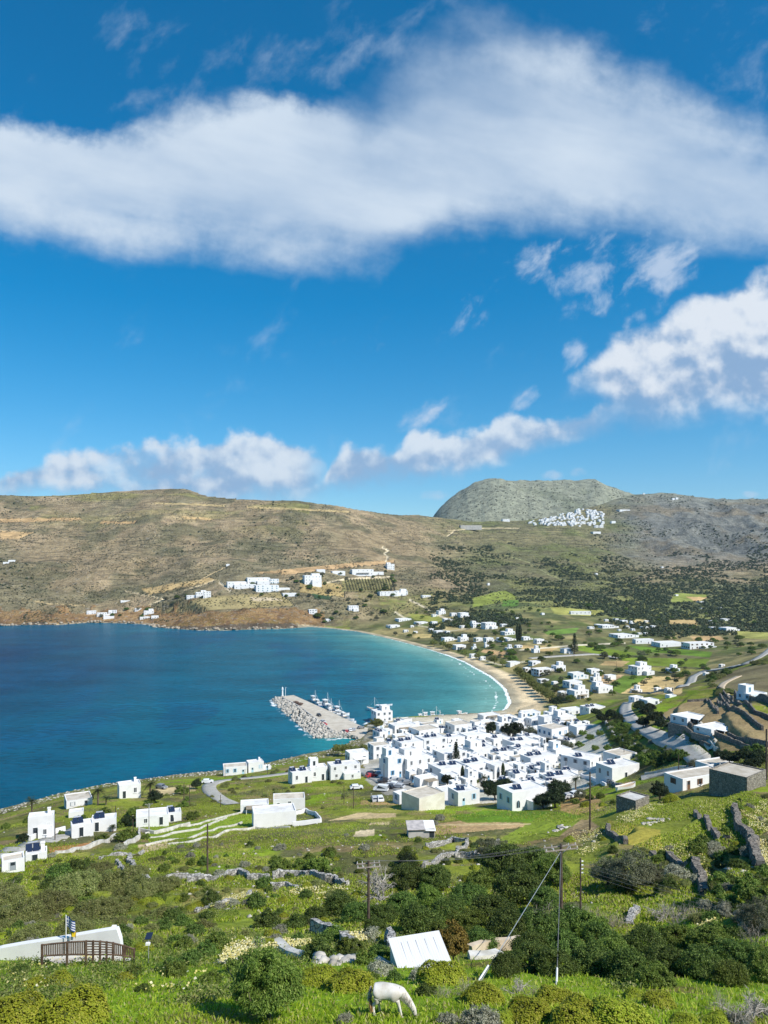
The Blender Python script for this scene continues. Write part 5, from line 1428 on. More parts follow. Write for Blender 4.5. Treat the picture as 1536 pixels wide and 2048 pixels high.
# boulders of the breakwater
M_ROCK = mottled('boulder', (.28, .26, .22), (.58, .54, .47), .9, bump=.12, lo=.3, hi=.7)
def rock_verts(rng, n=14):
    ph = (1 + 5 ** .5) / 2
    v = np.array([(-1, ph, 0), (1, ph, 0), (-1, -ph, 0), (1, -ph, 0), (0, -1, ph), (0, 1, ph), (0, -1, -ph), (0, 1, -ph), (ph, 0, -1), (ph, 0, 1), (-ph, 0, -1), (-ph, 0, 1)]) / 1.9
    return v * rng.uniform(.72, 1.18, (12, 1)) * rng.uniform(.6, 1.25, (1, 3))
ICO = np.array([(0, 11, 5), (0, 5, 1), (0, 1, 7), (0, 7, 10), (0, 10, 11), (1, 5, 9), (5, 11, 4), (11, 10, 2), (10, 7, 6), (7, 1, 8), (3, 9, 4), (3, 4, 2), (3, 2, 6), (3, 6, 8), (3, 8, 9), (4, 9, 5), (2, 4, 11), (6, 2, 10), (8, 6, 7), (9, 8, 1)])
def rocks(name, pts, sizes, mats, rng, squash=.8):
    vs, fs = [], []
    for i, (p, s) in enumerate(zip(pts, sizes)):
        v = rock_verts(rng) * s; v[:, 2] *= squash
        a = rng.uniform(0, 6.28); c, s_ = math.cos(a), math.sin(a)
        v[:, :2] = v[:, :2] @ np.array([[c, -s_], [s_, c]])
        vs.append(v + p); fs.append(ICO + 12 * i)
    return link(name, add_mesh(name, np.concatenate(vs), np.concatenate(fs), mats))
rng = np.random.default_rng(3)
inner = np.array([world_at(*p, 1.5) for p in [(556, 1397), (600, 1417), (632, 1441), (668, 1467), (700, 1470)]])
outer = np.array([world_at(*p, 0) for p in [(544, 1400), (566, 1424), (598, 1452), (628, 1476), (690, 1475)]])
pts, sz = [], []
for i in range(1250):
    t = rng.uniform(0, 4); k = int(min(t, 3)); f_ = t - k; s = rng.uniform(0, 1)
    a_ = inner[k] * (1 - f_) + inner[k + 1] * f_; b_ = outer[k] * (1 - f_) + outer[k + 1] * f_
    p = a_ * (1 - s) + b_ * s
    pts.append((p[0], p[1], 2.5 * (1 - s) ** .8 - .3 + rng.normal(0, .3))); sz.append(rng.uniform(.55, 1.35))
tag(rocks('rubble', pts, sz, [M_ROCK], rng), 'heaped pale boulders of the breakwater along the pier', None, None, 'stuff')
pts, sz = [], []
for (p0, p1, n_, w_) in [((716, 1484), (728, 1494), 90, 4), ((704, 1472), (724, 1478), 60, 4), ((690, 1498), (716, 1486), 60, 4), ((664, 1513), (690, 1498), 70, 5)]:
    for i in range(n_):
        t = rng.uniform(); x, y = world_at(p0[0] + (p1[0] - p0[0]) * t, p0[1] + (p1[1] - p0[1]) * t, .5)
        pts.append((x + rng.normal(0, w_ * .4), y + rng.normal(0, w_ * .4), rng.uniform(0, 1.2))); sz.append(rng.uniform(.4, 1.0))
tag(rocks('rubble', pts, sz, [M_ROCK], rng), 'loose shore boulders round the little cove by the pier', None, None, 'stuff')
# shore rocks under the far cliffs
pts, sz = [], []
for (x0, y0), (x1, y1) in zip(coast[46:-4], coast[47:-3]):
    L_ = math.hypot(x1 - x0, y1 - y0)
    for i in range(int(L_ / 2.2)):
        t = rng.uniform(); pts.append((x0 + (x1 - x0) * t + rng.normal(0, 2.5), y0 + (y1 - y0) * t + abs(rng.normal(0, 4)), rng.uniform(-.2, 2.2))); sz.append(rng.uniform(.7, 3.0))
tag(rocks('rubble', pts, sz, [mottled('shore rock', (.20, .17, .13), (.42, .35, .26), .3)], rng), 'dark shore rocks under the ochre cliff across the bay', None, None, 'stuff')

# ------------------------------------------------------------------ harbour light, boats, cars
x, y, z = at_z(565, 1394, QZ)
e = empty('harbour_light', (x, y, z), 0, 'small white harbour light column at the outer end of the pier', 'beacon')
MB().box(-.9, .9, -.9, .9, -.3, .9).obj('base', [M_CONC], e); MB().tube([(0, 0, .9), (0, 0, 5.2)], [.55, .4], 10).obj('column', [M_TRIM], e)
lo = MB().tube([(0, 0, 5.2), (0, 0, 5.4), (0, 0, 5.41), (0, 0, 6.3), (0, 0, 6.8)], [.8, .8, .45, .45, .05], 10).obj('lantern', [M_TRIM], e)
x, y, z = at_z(571, 1393, QZ)
e = empty('lamp_post', (x, y, z), 0, 'thin white lamp post beside the harbour light on the pier', 'lamp post')
MB().tube([(0, 0, 0), (0, 0, 6)], .14, 6).obj('post', [M_TRIM], e); MB().box(-.2, .9, -.15, .15, 6.0, 6.2).obj('lamp_head', [M_STEEL], e)
M_HULLW = material('hull white', (.75, .76, .76), .4); M_HULLB = material('hull blue', (.10, .25, .48), .4); M_DECK = material('deck', (.45, .36, .24), .7); M_RED = material('red paint', (.50, .05, .04), .4)
M_ORANGE = material('orange paint', (.62, .22, .06), .6)
def hull(L_, B_, D_, mats):
    mb = MB(); n_ = 9; rows = []
    for i in range(n_):
        t = i / (n_ - 1); wv = B_ / 2 * (math.sin(min(t * 1.15 + .32, 1.0) * math.pi / 2) if t < .6 else math.cos((t - .6) / .4 * math.pi / 2) ** .7)
        wv = max(wv, .03); sheer = D_ * (.62 + .5 * (t - .35) ** 2 * 2.2)
        xx = (t - .5) * L_
        rows.append([(xx, -wv * .15, -.45), (xx, -wv * .8, .05), (xx, -wv, sheer), (xx, -wv * .86, sheer), (xx, -wv * .84, sheer - .28), (xx, wv * .84, sheer - .28), (xx, wv * .86, sheer), (xx, wv, sheer), (xx, wv * .8, .05), (xx, wv * .15, -.45)])
    v = [p for r_ in rows for p in r_]; m_ = 10; f = []; mi = []
    for i in range(n_ - 1):
        for k in range(m_ - 1):
            f.append((i * m_ + k, (i + 1) * m_ + k, (i + 1) * m_ + k + 1, i * m_ + k + 1)); mi.append(1 if k == 4 else 2 if k in (2, 6) else 0)
    f.append(tuple(range(m_))); mi.append(0); f.append(tuple(range((n_ - 1) * m_, n_ * m_))[::-1]); mi.append(0)
    mb.v, mb.f, mb.m = v, f, mi
    return mb.mesh('hull', mats)
def boat(px, py, L_, rot, style, label, zlev=0.0, pos=None):
    x, y, z = pos or at_z(px, py, zlev)
    e = empty('boat', (x, y, z), math.radians(rot), label, 'boat', 'boats in the harbour')
    B_ = L_ * .32; D_ = L_ * .14 + .3
    trim_ = M_HULLB if 'b' in style else M_ORANGE if 'o' in style else M_TRIM
    link('hull', hull(L_, B_, D_, [M_HULLW if 'B' not in style else M_HULLB, M_DECK, trim_]), e)
    if 'c' in style:
        s = L_ / 10
        mb = MB().box(-L_ * .36, -L_ * .10, -B_ * .28, B_ * .28, D_ * .55, D_ * .6 + 1.9 * s + .4, 0, (.1 * s, .08 * s)); mb.box(-L_ * .40, -L_ * .06, -B_ * .33, B_ * .33, D_ * .6 + 1.9 * s + .403, D_ * .6 + 1.9 * s + .5, 0)
        cab = mb.obj('cabin', [M_TRIM], e)
        MB().box(-L_ * .10 - .05 * s, -L_ * .10 + .03, -B_ * .2, B_ * .2, D_ * .6 + 1.0 * s, D_ * .6 + 1.6 * s).obj('window', [M_GLASS], cab)
        for s_ in (-1, 1): MB().box(-L_ * .32, -L_ * .14, s_ * B_ * .265 - .03, s_ * B_ * .265 + .03, D_ * .6 + 1.0 * s, D_ * .6 + 1.55 * s).obj('window', [M_GLASS], cab)
    if 'm' in style:
        MB().tube([(L_ * .02, 0, D_ * .5), (L_ * .02, 0, D_ + L_ * .55)], .09, 6).tube([(L_ * .02, 0, D_ + L_ * .35), (L_ * .33, 0, D_ + .9)], .05, 5).obj('mast', [M_TRIM], e)
        MB().tube([(L_ * .02, 0, D_ + L_ * .52), (L_ * .47, 0, D_ * 1.1)], .03, 4).tube([(L_ * .02, 0, D_ + L_ * .52), (-L_ * .45, 0, D_ * 1.1)], .03, 4).obj('rigging', [M_STEEL], e)
    if 't' in style:
        for s_ in (-1, 1):
            for t_ in (-.42, -.2): MB().tube([(L_ * t_, s_ * B_ * .36, D_ * .5), (L_ * t_, s_ * B_ * .36, D_ + 1.6)], .04, 5).obj('awning_pole', [M_STEEL], e)
        MB().box(-L_ * .45, -L_ * .17, -B_ * .4, B_ * .4, D_ + 1.6, D_ + 1.68).obj('awning', [M_TRIM], e)
    return e
ang = math.degrees(math.atan2(quay[3][1] - quay[1][1], quay[3][0] - quay[1][0]))
for a_ in [(630, 1404, 11, ang + 6, 'cmb', 'outermost fishing boat moored at the pier, white with a cabin'), (638, 1409, 8, ang + 14, 'ct', 'white boat with an awning, second from the sea end of the moored row'),
           (646, 1413, 8, ang + 60, 'cB', 'blue hulled boat in the middle of the row moored at the pier'), (655, 1414, 13, ang + 4, 'cmb', 'tall masted white fishing boat, largest of the row moored at the pier'),
           (662, 1420, 10, ang + 12, 'cmt', 'white fishing boat moored just landward of the tall masted boat'), (666, 1426, 7, ang + 70, 'co', 'small orange trimmed boat at the landward end of the first moored group'),
           (678, 1426, 11, ang + 5, 'cm', 'white cabin boat at the sea end of the second moored group'), (684, 1431, 9, ang + 65, 'ct', 'white boat with an awning in the second moored group'),
           (690, 1436, 9, ang + 10, 'co', 'orange trimmed fishing boat in the second moored group'), (697, 1441, 7, ang + 50, 't', 'open white boat with an awning near the root of the pier'),
           (702, 1446, 6, ang + 70, '', 'small open white boat nearest the quay corner'),
           (750, 1422, 12, 150, 'cmb', 'white motor boat floating off the tall quay house'), (777, 1411, 5, 10, '', 'little white dinghy alone on the water off the tall quay house'),
           (845, 1436, 7, 20, 'cm', 'white boat at the waterfront with a mast, left of the other two'), (857, 1434, 8, 5, 'c', 'white cabin boat in the middle of the waterfront'), (872, 1434, 9, 0, 'cmb', 'white sailing boat at the waterfront with a blue rim'),
           (880, 1435, 6, 75, 'm', 'small masted boat next to the blue rimmed sailing boat'), (924, 1431, 8, 30, 'ct', 'white boat with an awning moored nearest the beach')]:
    boat(*a_)
g = at(1252, 1580); boat(0, 0, 6, 25, 'o', 'white boat laid up on the grass near the stone hut', 0, (g[0], g[1], g[2] + .5))

CARCOL = {'w': (.75, .76, .76), 's': (.45, .46, .47), 'k': (.03, .03, .035), 'r': (.45, .04, .04), 'b': (.07, .13, .26), 'g': (.20, .21, .22)}
_cm = {}
M_TYRE = material('tyre', (.02, .02, .02), .8); M_LAMP = material('car lamp', (.6, .6, .55), .2)
def car_meshes(c, van):
    k = (c, van)
    if k in _cm: return _cm[k]
    paint_ = material('car paint ' + c, CARCOL[c], .3, .5)
    L_, W_, H_ = (4.1, 1.72, 1.45) if not van else (4.6, 1.8, 1.95)
    pf = [(-2.05, .35), (-2.0, .85), (-1.75, .95), (-1.35, H_ - .04), (.45, H_), (1.05, .98), (1.95, .82), (2.05, .35)] if not van else [(-2.25, .35), (-2.25, 1.0), (-2.15, H_ - .05), (.9, H_), (1.5, 1.15), (2.2, .95), (2.3, .35), (2.3, .34)]
    mb = MB(); n_ = len(pf)
    ins = [0, 0, .02, .16, .16, .02, 0, 0]
    v = [(x, -W_ / 2 + ins[i], z) for i, (x, z) in enumerate(pf)] + [(x, W_ / 2 - ins[i], z) for i, (x, z) in enumerate(pf)]
    mb.add(v, [tuple(range(n_))[::-1], tuple(range(n_, 2 * n_))] + [(i, (i + 1) % n_, n_ + (i + 1) % n_, n_ + i) for i in range(n_)])
    body = mb.mesh('body', [paint_])
    mb = MB()
    h0, h1 = .98, H_ - .12
    for s in (-1, 1):
        yb, yt = s * (W_ / 2 - .015), s * (W_ / 2 - .15)
        x0, x1 = (-1.55, .75) if not van else (-1.9, 1.1)
        mb.add([(x0, yb, h0), (x1, yb, h0), (x1 - .42, yt, h1), (x0 + .25, yt, h1)], [(0, 1, 2, 3)])
    xs = (.52, 1.0) if not van else (.98, 1.42)
    mb.add([(xs[1] + .03, -.72, h0 + .05), (xs[1] + .03, .72, h0 + .05), (xs[0] + .02, .62, h1 + .05), (xs[0] + .02, -.62, h1 + .05)], [(0, 1, 2, 3)])
    xr = (-1.76, -1.42) if not van else (-2.26, -2.18)
    mb.add([(xr[0] - .02, -.7, h0 + .05), (xr[0] - .02, .7, h0 + .05), (xr[1] - .02, .6, h1), (xr[1] - .02, -.6, h1)], [(0, 3, 2, 1)])
    glass = mb.mesh('windows', [M_GLASS])
    mb = MB().tube([(0, -.11, 0), (0, .11, 0)], .33, 12); wheel = mb.mesh('wheel', [M_TYRE])
    lamp = MB().box(-.04, .05, -.18, .18, -.07, .07).mesh('headlight', [M_LAMP])
    _cm[k] = (body, glass, wheel, lamp, van); return _cm[k]
def car(px, py, rot, c, label, van=False, zlev=None):
    x, y, z = at(px, py) if zlev is None else at_z(px, py, zlev)
    body, glass, wheel, lamp, v_ = car_meshes(c, van)
    e = empty('parked_car', (x, y, z + .05 + (.12 if zlev is None else 0)), math.radians(rot), label, 'van' if van else 'car', 'parked cars')
    link('body', body, e); link('windows', glass, e)
    for xx in (-1.3, 1.3):
        for s in (-1, 1): link('wheel', wheel, e, (xx, s * .78, .33))
    for s in (-1, 1): link('headlight', lamp, e, ((2.0 if not v_ else 2.28), s * .58, .68))
for a_ in [(744, 1551, 20, 'k', 'dark car parked nearest the tall blue-shuttered hotel corner'), (755, 1551, 200, 's', 'silver car parked under the wall of the tall hotel'), (769, 1556, 200, 'w', 'white car parked by the tall hotel wall'),
           (767, 1566, 190, 'k', 'black car standing in the middle of the car park'), (786, 1564, 195, 's', 'silver car parked along the hotel front, left one of two'), (799, 1566, 195, 'g', 'dark grey car parked along the hotel front'),
           (810, 1570, 195, 'g', 'grey car at the inner end of the car park row'), (786, 1573, 150, 'w', 'white car in the front row of the car park'), (797, 1577, 150, 's', 'silver car at the right of the front car park row'),
           (776, 1578, 150, 'k', 'black car in the front row at the edge of the grass'), (743, 1555, 30, 'r', 'red car at the car park entrance'), (749, 1603, 100, 's', 'silver car, left of the pair parked on the dirt patch in the field'),
           (760, 1602, 100, 'w', 'white car, right of the pair parked on the dirt patch in the field'), (713, 1579, 10, 'w', 'white car parked alone in the field beside two poles'), (415, 1567, 10, 'w', 'white car parked at the road bend above the sea'),
           (323, 1578, -30, 'g', 'dark grey car on the dirt plot beside the palm'), (1140, 1598, 20, 's', 'silver car on the brown yard under the dark trees'), (1152, 1594, 30, 'w', 'white car on the brown yard beside the silver one'), (703, 1541, 20, 'k', 'black car in front of the square house above the cove')]:
    car(*a_)
car(762, 1583, 165, 'w', 'white van at the grass edge of the car park', True)
for a_ in [(638, 1432, ang, 'k', 'black car parked halfway along the pier'), (646, 1445, ang + 20, 's', 'silver car on the pier beside the red one'), (648, 1450, ang + 20, 'r', 'bright red car on the pier'), (687, 1465, 100, 'k', 'black car in the row at the root of the pier'),
           (693, 1465, 100, 'r', 'dark red car in the row at the root of the pier'), (701, 1462, 100, 'w', 'white car in the row at the root of the pier'), (708, 1461, 100, 's', 'silver car at the right end of the row at the root of the pier'), (722, 1457, 30, 'g', 'grey car by the quay corner next to the tamarisk')]:
    car(*a_, zlev=QZ)
M_NET = mottled('net heap', (.05, .04, .035), (.16, .10, .07), 2)
for px, py, lab in [(592, 1408, 'dark crate of fishing nets, the outer of two on the pier'), (600, 1411, 'dark heap of fishing nets, the inner of two on the pier')]:
    x, y, z = at_z(px, py, QZ)
    v = rock_verts(np.random.default_rng(px)) * [2.0, 1.6, 1.2]
    tag(link('net_heap', add_mesh('net_heap', v, ICO, [M_NET]), None, (x, y, z + .9)), lab, 'net heap')

# ------------------------------------------------------------------ utility poles
M_POLE = mottled('pole wood', (.055, .04, .03), (.12, .09, .07), 2); M_POLEG = mottled('concrete pole', (.32, .31, .29), (.45, .44, .42), 2)
M_PORC = material('insulator', (.7, .7, .68), .3); M_WIRE = material('wire', (.16, .16, .16), .5); M_SLEEVE = material('guy sleeve', (.75, .75, .73), .5)
POLE_TOP = {}
def pole(key, px, ptop, pbase, label, arms=0, r=.13, mat_=None, Y=None, racks=False, arm_len=1.5, arm_rot=20):
    if Y is None: x, y, z = at(px, pbase)
    else: x, y = (px - CX) / F * Y, Y; z = float(height(x, y))
    h = max((CAM_H - (ptop - HY) * y / F) - z, 3.0)
    e = empty('utility_pole', (x, y, z), math.radians(arm_rot), label, 'utility pole', 'utility poles')
    MB().tube([(0, 0, -.8), (0, 0, h)], [r, r * .7], 8).obj('pole', [mat_ or M_POLE], e)
    for k in range(arms):
        zz = h - .25 - k * .18; yy = (.16 if k == 0 else -.16)
        a_ = MB().box(-arm_len, arm_len, yy - .035, yy + .035, zz - .04, zz + .04).obj('crossarm', [mottled('arm wood', (.22, .18, .15), (.34, .29, .25), 2)], e)
        for t_ in (-.92, -.5, .5, .92): MB().tube([(t_ * arm_len, yy, zz + .041), (t_ * arm_len, yy, zz + .2)], [.035, .025], 6).obj('insulator', [M_PORC], a_)
    if arms:
        MB().tube([(-arm_len * .55, .1, h - .3), (0, .1, h - .95)], .03, 4).tube([(arm_len * .55, .1, h - .3), (0, .1, h - .95)], .03, 4).obj('brace', [M_STEEL], e)
    if racks:
        for k in range(4): MB().tube([(.08, 0, h - .3 - k * .32), (.26, 0, h - .3 - k * .32)], .06, 6).obj('insulator', [M_PORC], e)
    POLE_TOP[key] = (x, y, z, h); return e
pole('big', 1122, 1688, 0, 'tall dark utility pole with double crossarms and two guy wires', 2, .17, None, 62, arm_len=1.5, arm_rot=14)
pole('rack', 1161, 1716, 0, 'thin dark pole with a ladder of white insulators beside the double-armed pole', 0, .09, None, 63, True)
pole('dead', 737, 1722, 1862, 'brown utility pole with a single pale crossarm before a leafless tree', 2, .13, arm_len=.95, arm_rot=10)
pole('slope', 415, 1648, 1746, 'lone dark pole on the grassy slope below the villa terraces', 0, .15)
pole('tall', 1180, 1544, 1662, 'tallest dark pole, standing in front of the village palms', 0, .17)
pole('cross', 298, 1607, 1665, 'pale concrete pole with a short crossarm before the long white house', 1, .14, M_POLEG, arm_len=.9)
for k_, a_ in {'a': (368, 1566, 1609, 'left one of two slim poles beside the dirt plot above the sea'), 'b': (379, 1569, 1612, 'right one of two slim poles beside the dirt plot above the sea'), 'c': (688, 1572, 1609, 'left one of two slim poles in the green field by the car park'),
               'd': (707, 1572, 1617, 'right one of two slim poles in the green field by the car park'), 'e': (231, 1611, 1650, 'slim pole between the white stepped house and the long white house'), 'f': (110, 1642, 1682, 'slim pole at the road in front of the tower house'),
               'g': (266, 1645, 1664, 'short pale post beside the white garden wall'), 'h': (768, 1528, 1575, 'slim pole at the car park beside the tall hotel'), 'i': (1132, 1523, 1548, 'slim pole in the tan courtyard'), 'j': (1032, 1531, 1558, 'slim pole among the white houses above the palms'),
               'k': (1357, 1510, 1547, 'slim pole at the road fork beside the round tree'), 'l': (1248, 1492, 1522, 'slim pole above the house with the stone stair'), 'm': (1533, 1458, 1560, 'thick dark pole at the right edge of the photo'), 'n': (450, 1530, 1556, 'slim pole in front of the two houses at the water edge'),
               'o': (490, 1538, 1556, 'slim pole between the two houses at the water edge'), 'p': (535, 1528, 1549, 'slim pole on the coast road right of the water edge houses'), 'q': (616, 1518, 1541, 'slim pole on the coast verge above the cove'), 'r': (441, 1590, 1615, 'leaning pole at the lower end of the road bend'),
               's': (890, 1448, 1470, 'slim pole between the tan-roofed houses near the quay'), 't': (1332, 1368, 1388, 'slim pole on the tan field'), 'u': (1195, 1350, 1372, 'slim pole beside the brown field'), 'v': (1233, 1322, 1345, 'slim pole in the green strips of the plain'), 'w': (1148, 1296, 1318, 'slim pole by the village road on the plain')}.items():
    pole(k_, *a_[:3], a_[3], 0, .11 if k_ != 'm' else .22)
def strand(p0, p1, r_, sag, name, label, mat_, cat='cable', group=None, n_=14):
    P0, P1 = Vector(p0), Vector(p1)
    pts = [P0.lerp(P1, i / n_) - Vector((0, 0, sag * 4 * (i / n_) * (1 - i / n_))) for i in range(n_ + 1)]
    return tag(MB().tube(pts, r_, 5).obj(name, [mat_]), label, cat, group)
bx, by, bz, bh = POLE_TOP['big']
for (px, py, lab) in [(955, 1965, 'slanting guy wire with a white sleeve running down left from the double-armed pole'), (1113, 1972, 'steep guy wire with a white sleeve in front of the double-armed pole')]:
    gx, gy, gz = at(px, py)
    e = empty('guy_wire', (gx, gy, gz), 0, lab, 'guy wire')
    d = Vector((bx - gx, by - gy, bz + bh - .6 - gz))
    MB().tube([(0, 0, -.2), d], .022, 5).obj('cable', [M_WIRE if px > 1000 else M_STEEL], e)
    ss = 2.2 / d.length
    MB().tube([d * .01, d * ss], .05, 7).obj('sleeve', [M_SLEEVE], e)
def top(key, off=0, dz=0): x, y, z, h = POLE_TOP[key]; return (x + off, y, z + h + dz)
for o_ in (-1.3, -.7, .7, 1.3):
    strand(top('big', o_, .05), top('dead', o_ * .6, .05), .008, .5, 'power_cable', 'thin power cable strung between the double-armed pole and the brown pole', M_WIRE, 'cable', 'power cables from pole to pole')
for k in range(4):
    x, y, z, h = POLE_TOP['rack']
    strand((x + .2, y, z + h - .3 - .32 * k), (34, 52, 74.2 - .35 * k), .009, .7, 'power_cable', 'thin power cable crossing the dark trees toward the right edge', M_WIRE, 'cable', 'power cables toward the right edge')

# ------------------------------------------------------------------ stone walls
WC = 0
def wall(pts, h, label, mat_=None, th=.5, name='stone_wall', lift=0.0, rough=1.0, step=.45, cat='wall'):
    """A wall following the ground between places of the photograph."""
    global WC
    WC += 1; rng = np.random.default_rng(4000 + WC)
    if mat_ is not None and mat_.name.startswith('terrace'): rough *= .5
    P_ = np.array([at(*p) for p in pts]); cum = np.concatenate([[0], np.cumsum(np.hypot(*np.diff(P_[:, :2], axis=0).T))])
    step = max(step, cum[-1] / 260); n_ = max(int(cum[-1] / step), 3)
    s = np.linspace(0, cum[-1], n_); x = np.interp(s, cum, P_[:, 0]); y = np.interp(s, cum, P_[:, 1])
    if rough:
        x = x + np.convolve(rng.normal(0, .5 * rough, n_), np.ones(5) / 5, 'same'); y = y + np.convolve(rng.normal(0, .5 * rough, n_), np.ones(5) / 5, 'same')
    kk = int(min(max(3, 5.0 / step), n_ // 2 * 2 - 1)) | 1
    z = np.convolve(np.pad(height(x, y), kk // 2, mode='edge'), np.ones(kk) / kk, 'valid')
    tx, ty = np.gradient(x), np.gradient(y); L_ = np.hypot(tx, ty) + 1e-9; nx, ny = -ty / L_, tx / L_
    hh = h * (1 + rough * .10 * np.convolve(rng.normal(0, 1, n_), np.ones(3) / 3, 'same'))
    rows = []
    for o_, zz in ((-.65, None), (-.5, .55), (-.42, 1), (.42, 1), (.5, .55), (.65, None)):
        j1, j2 = rng.normal(0, .05 * rough, n_), rng.normal(0, .05 * rough, n_)
        zz_ = z - .9 if zz is None else z + hh * zz + rng.normal(0, .05 * rough, n_)
        rows.append(np.stack([x + nx * th * o_ + j1, y + ny * th * o_ + j2, zz_ + lift], -1))
    V = np.stack(rows, 1); m_ = 6; ii = np.arange(n_ * m_).reshape(n_, m_)
    q = np.stack([ii[:-1, :-1], ii[:-1, 1:], ii[1:, 1:], ii[1:, :-1]], -1).reshape(-1, 4).tolist() + [ii[0].tolist()[::-1], ii[-1].tolist()]
    return tag(link(name, add_mesh(name, V.reshape(-1, 3), [tuple(f) for f in q], [mat_ or M_DRY])), label, cat)
M_WALLW = mottled('weathered white wall', (.42, .40, .34), (.64, .62, .57), .8)
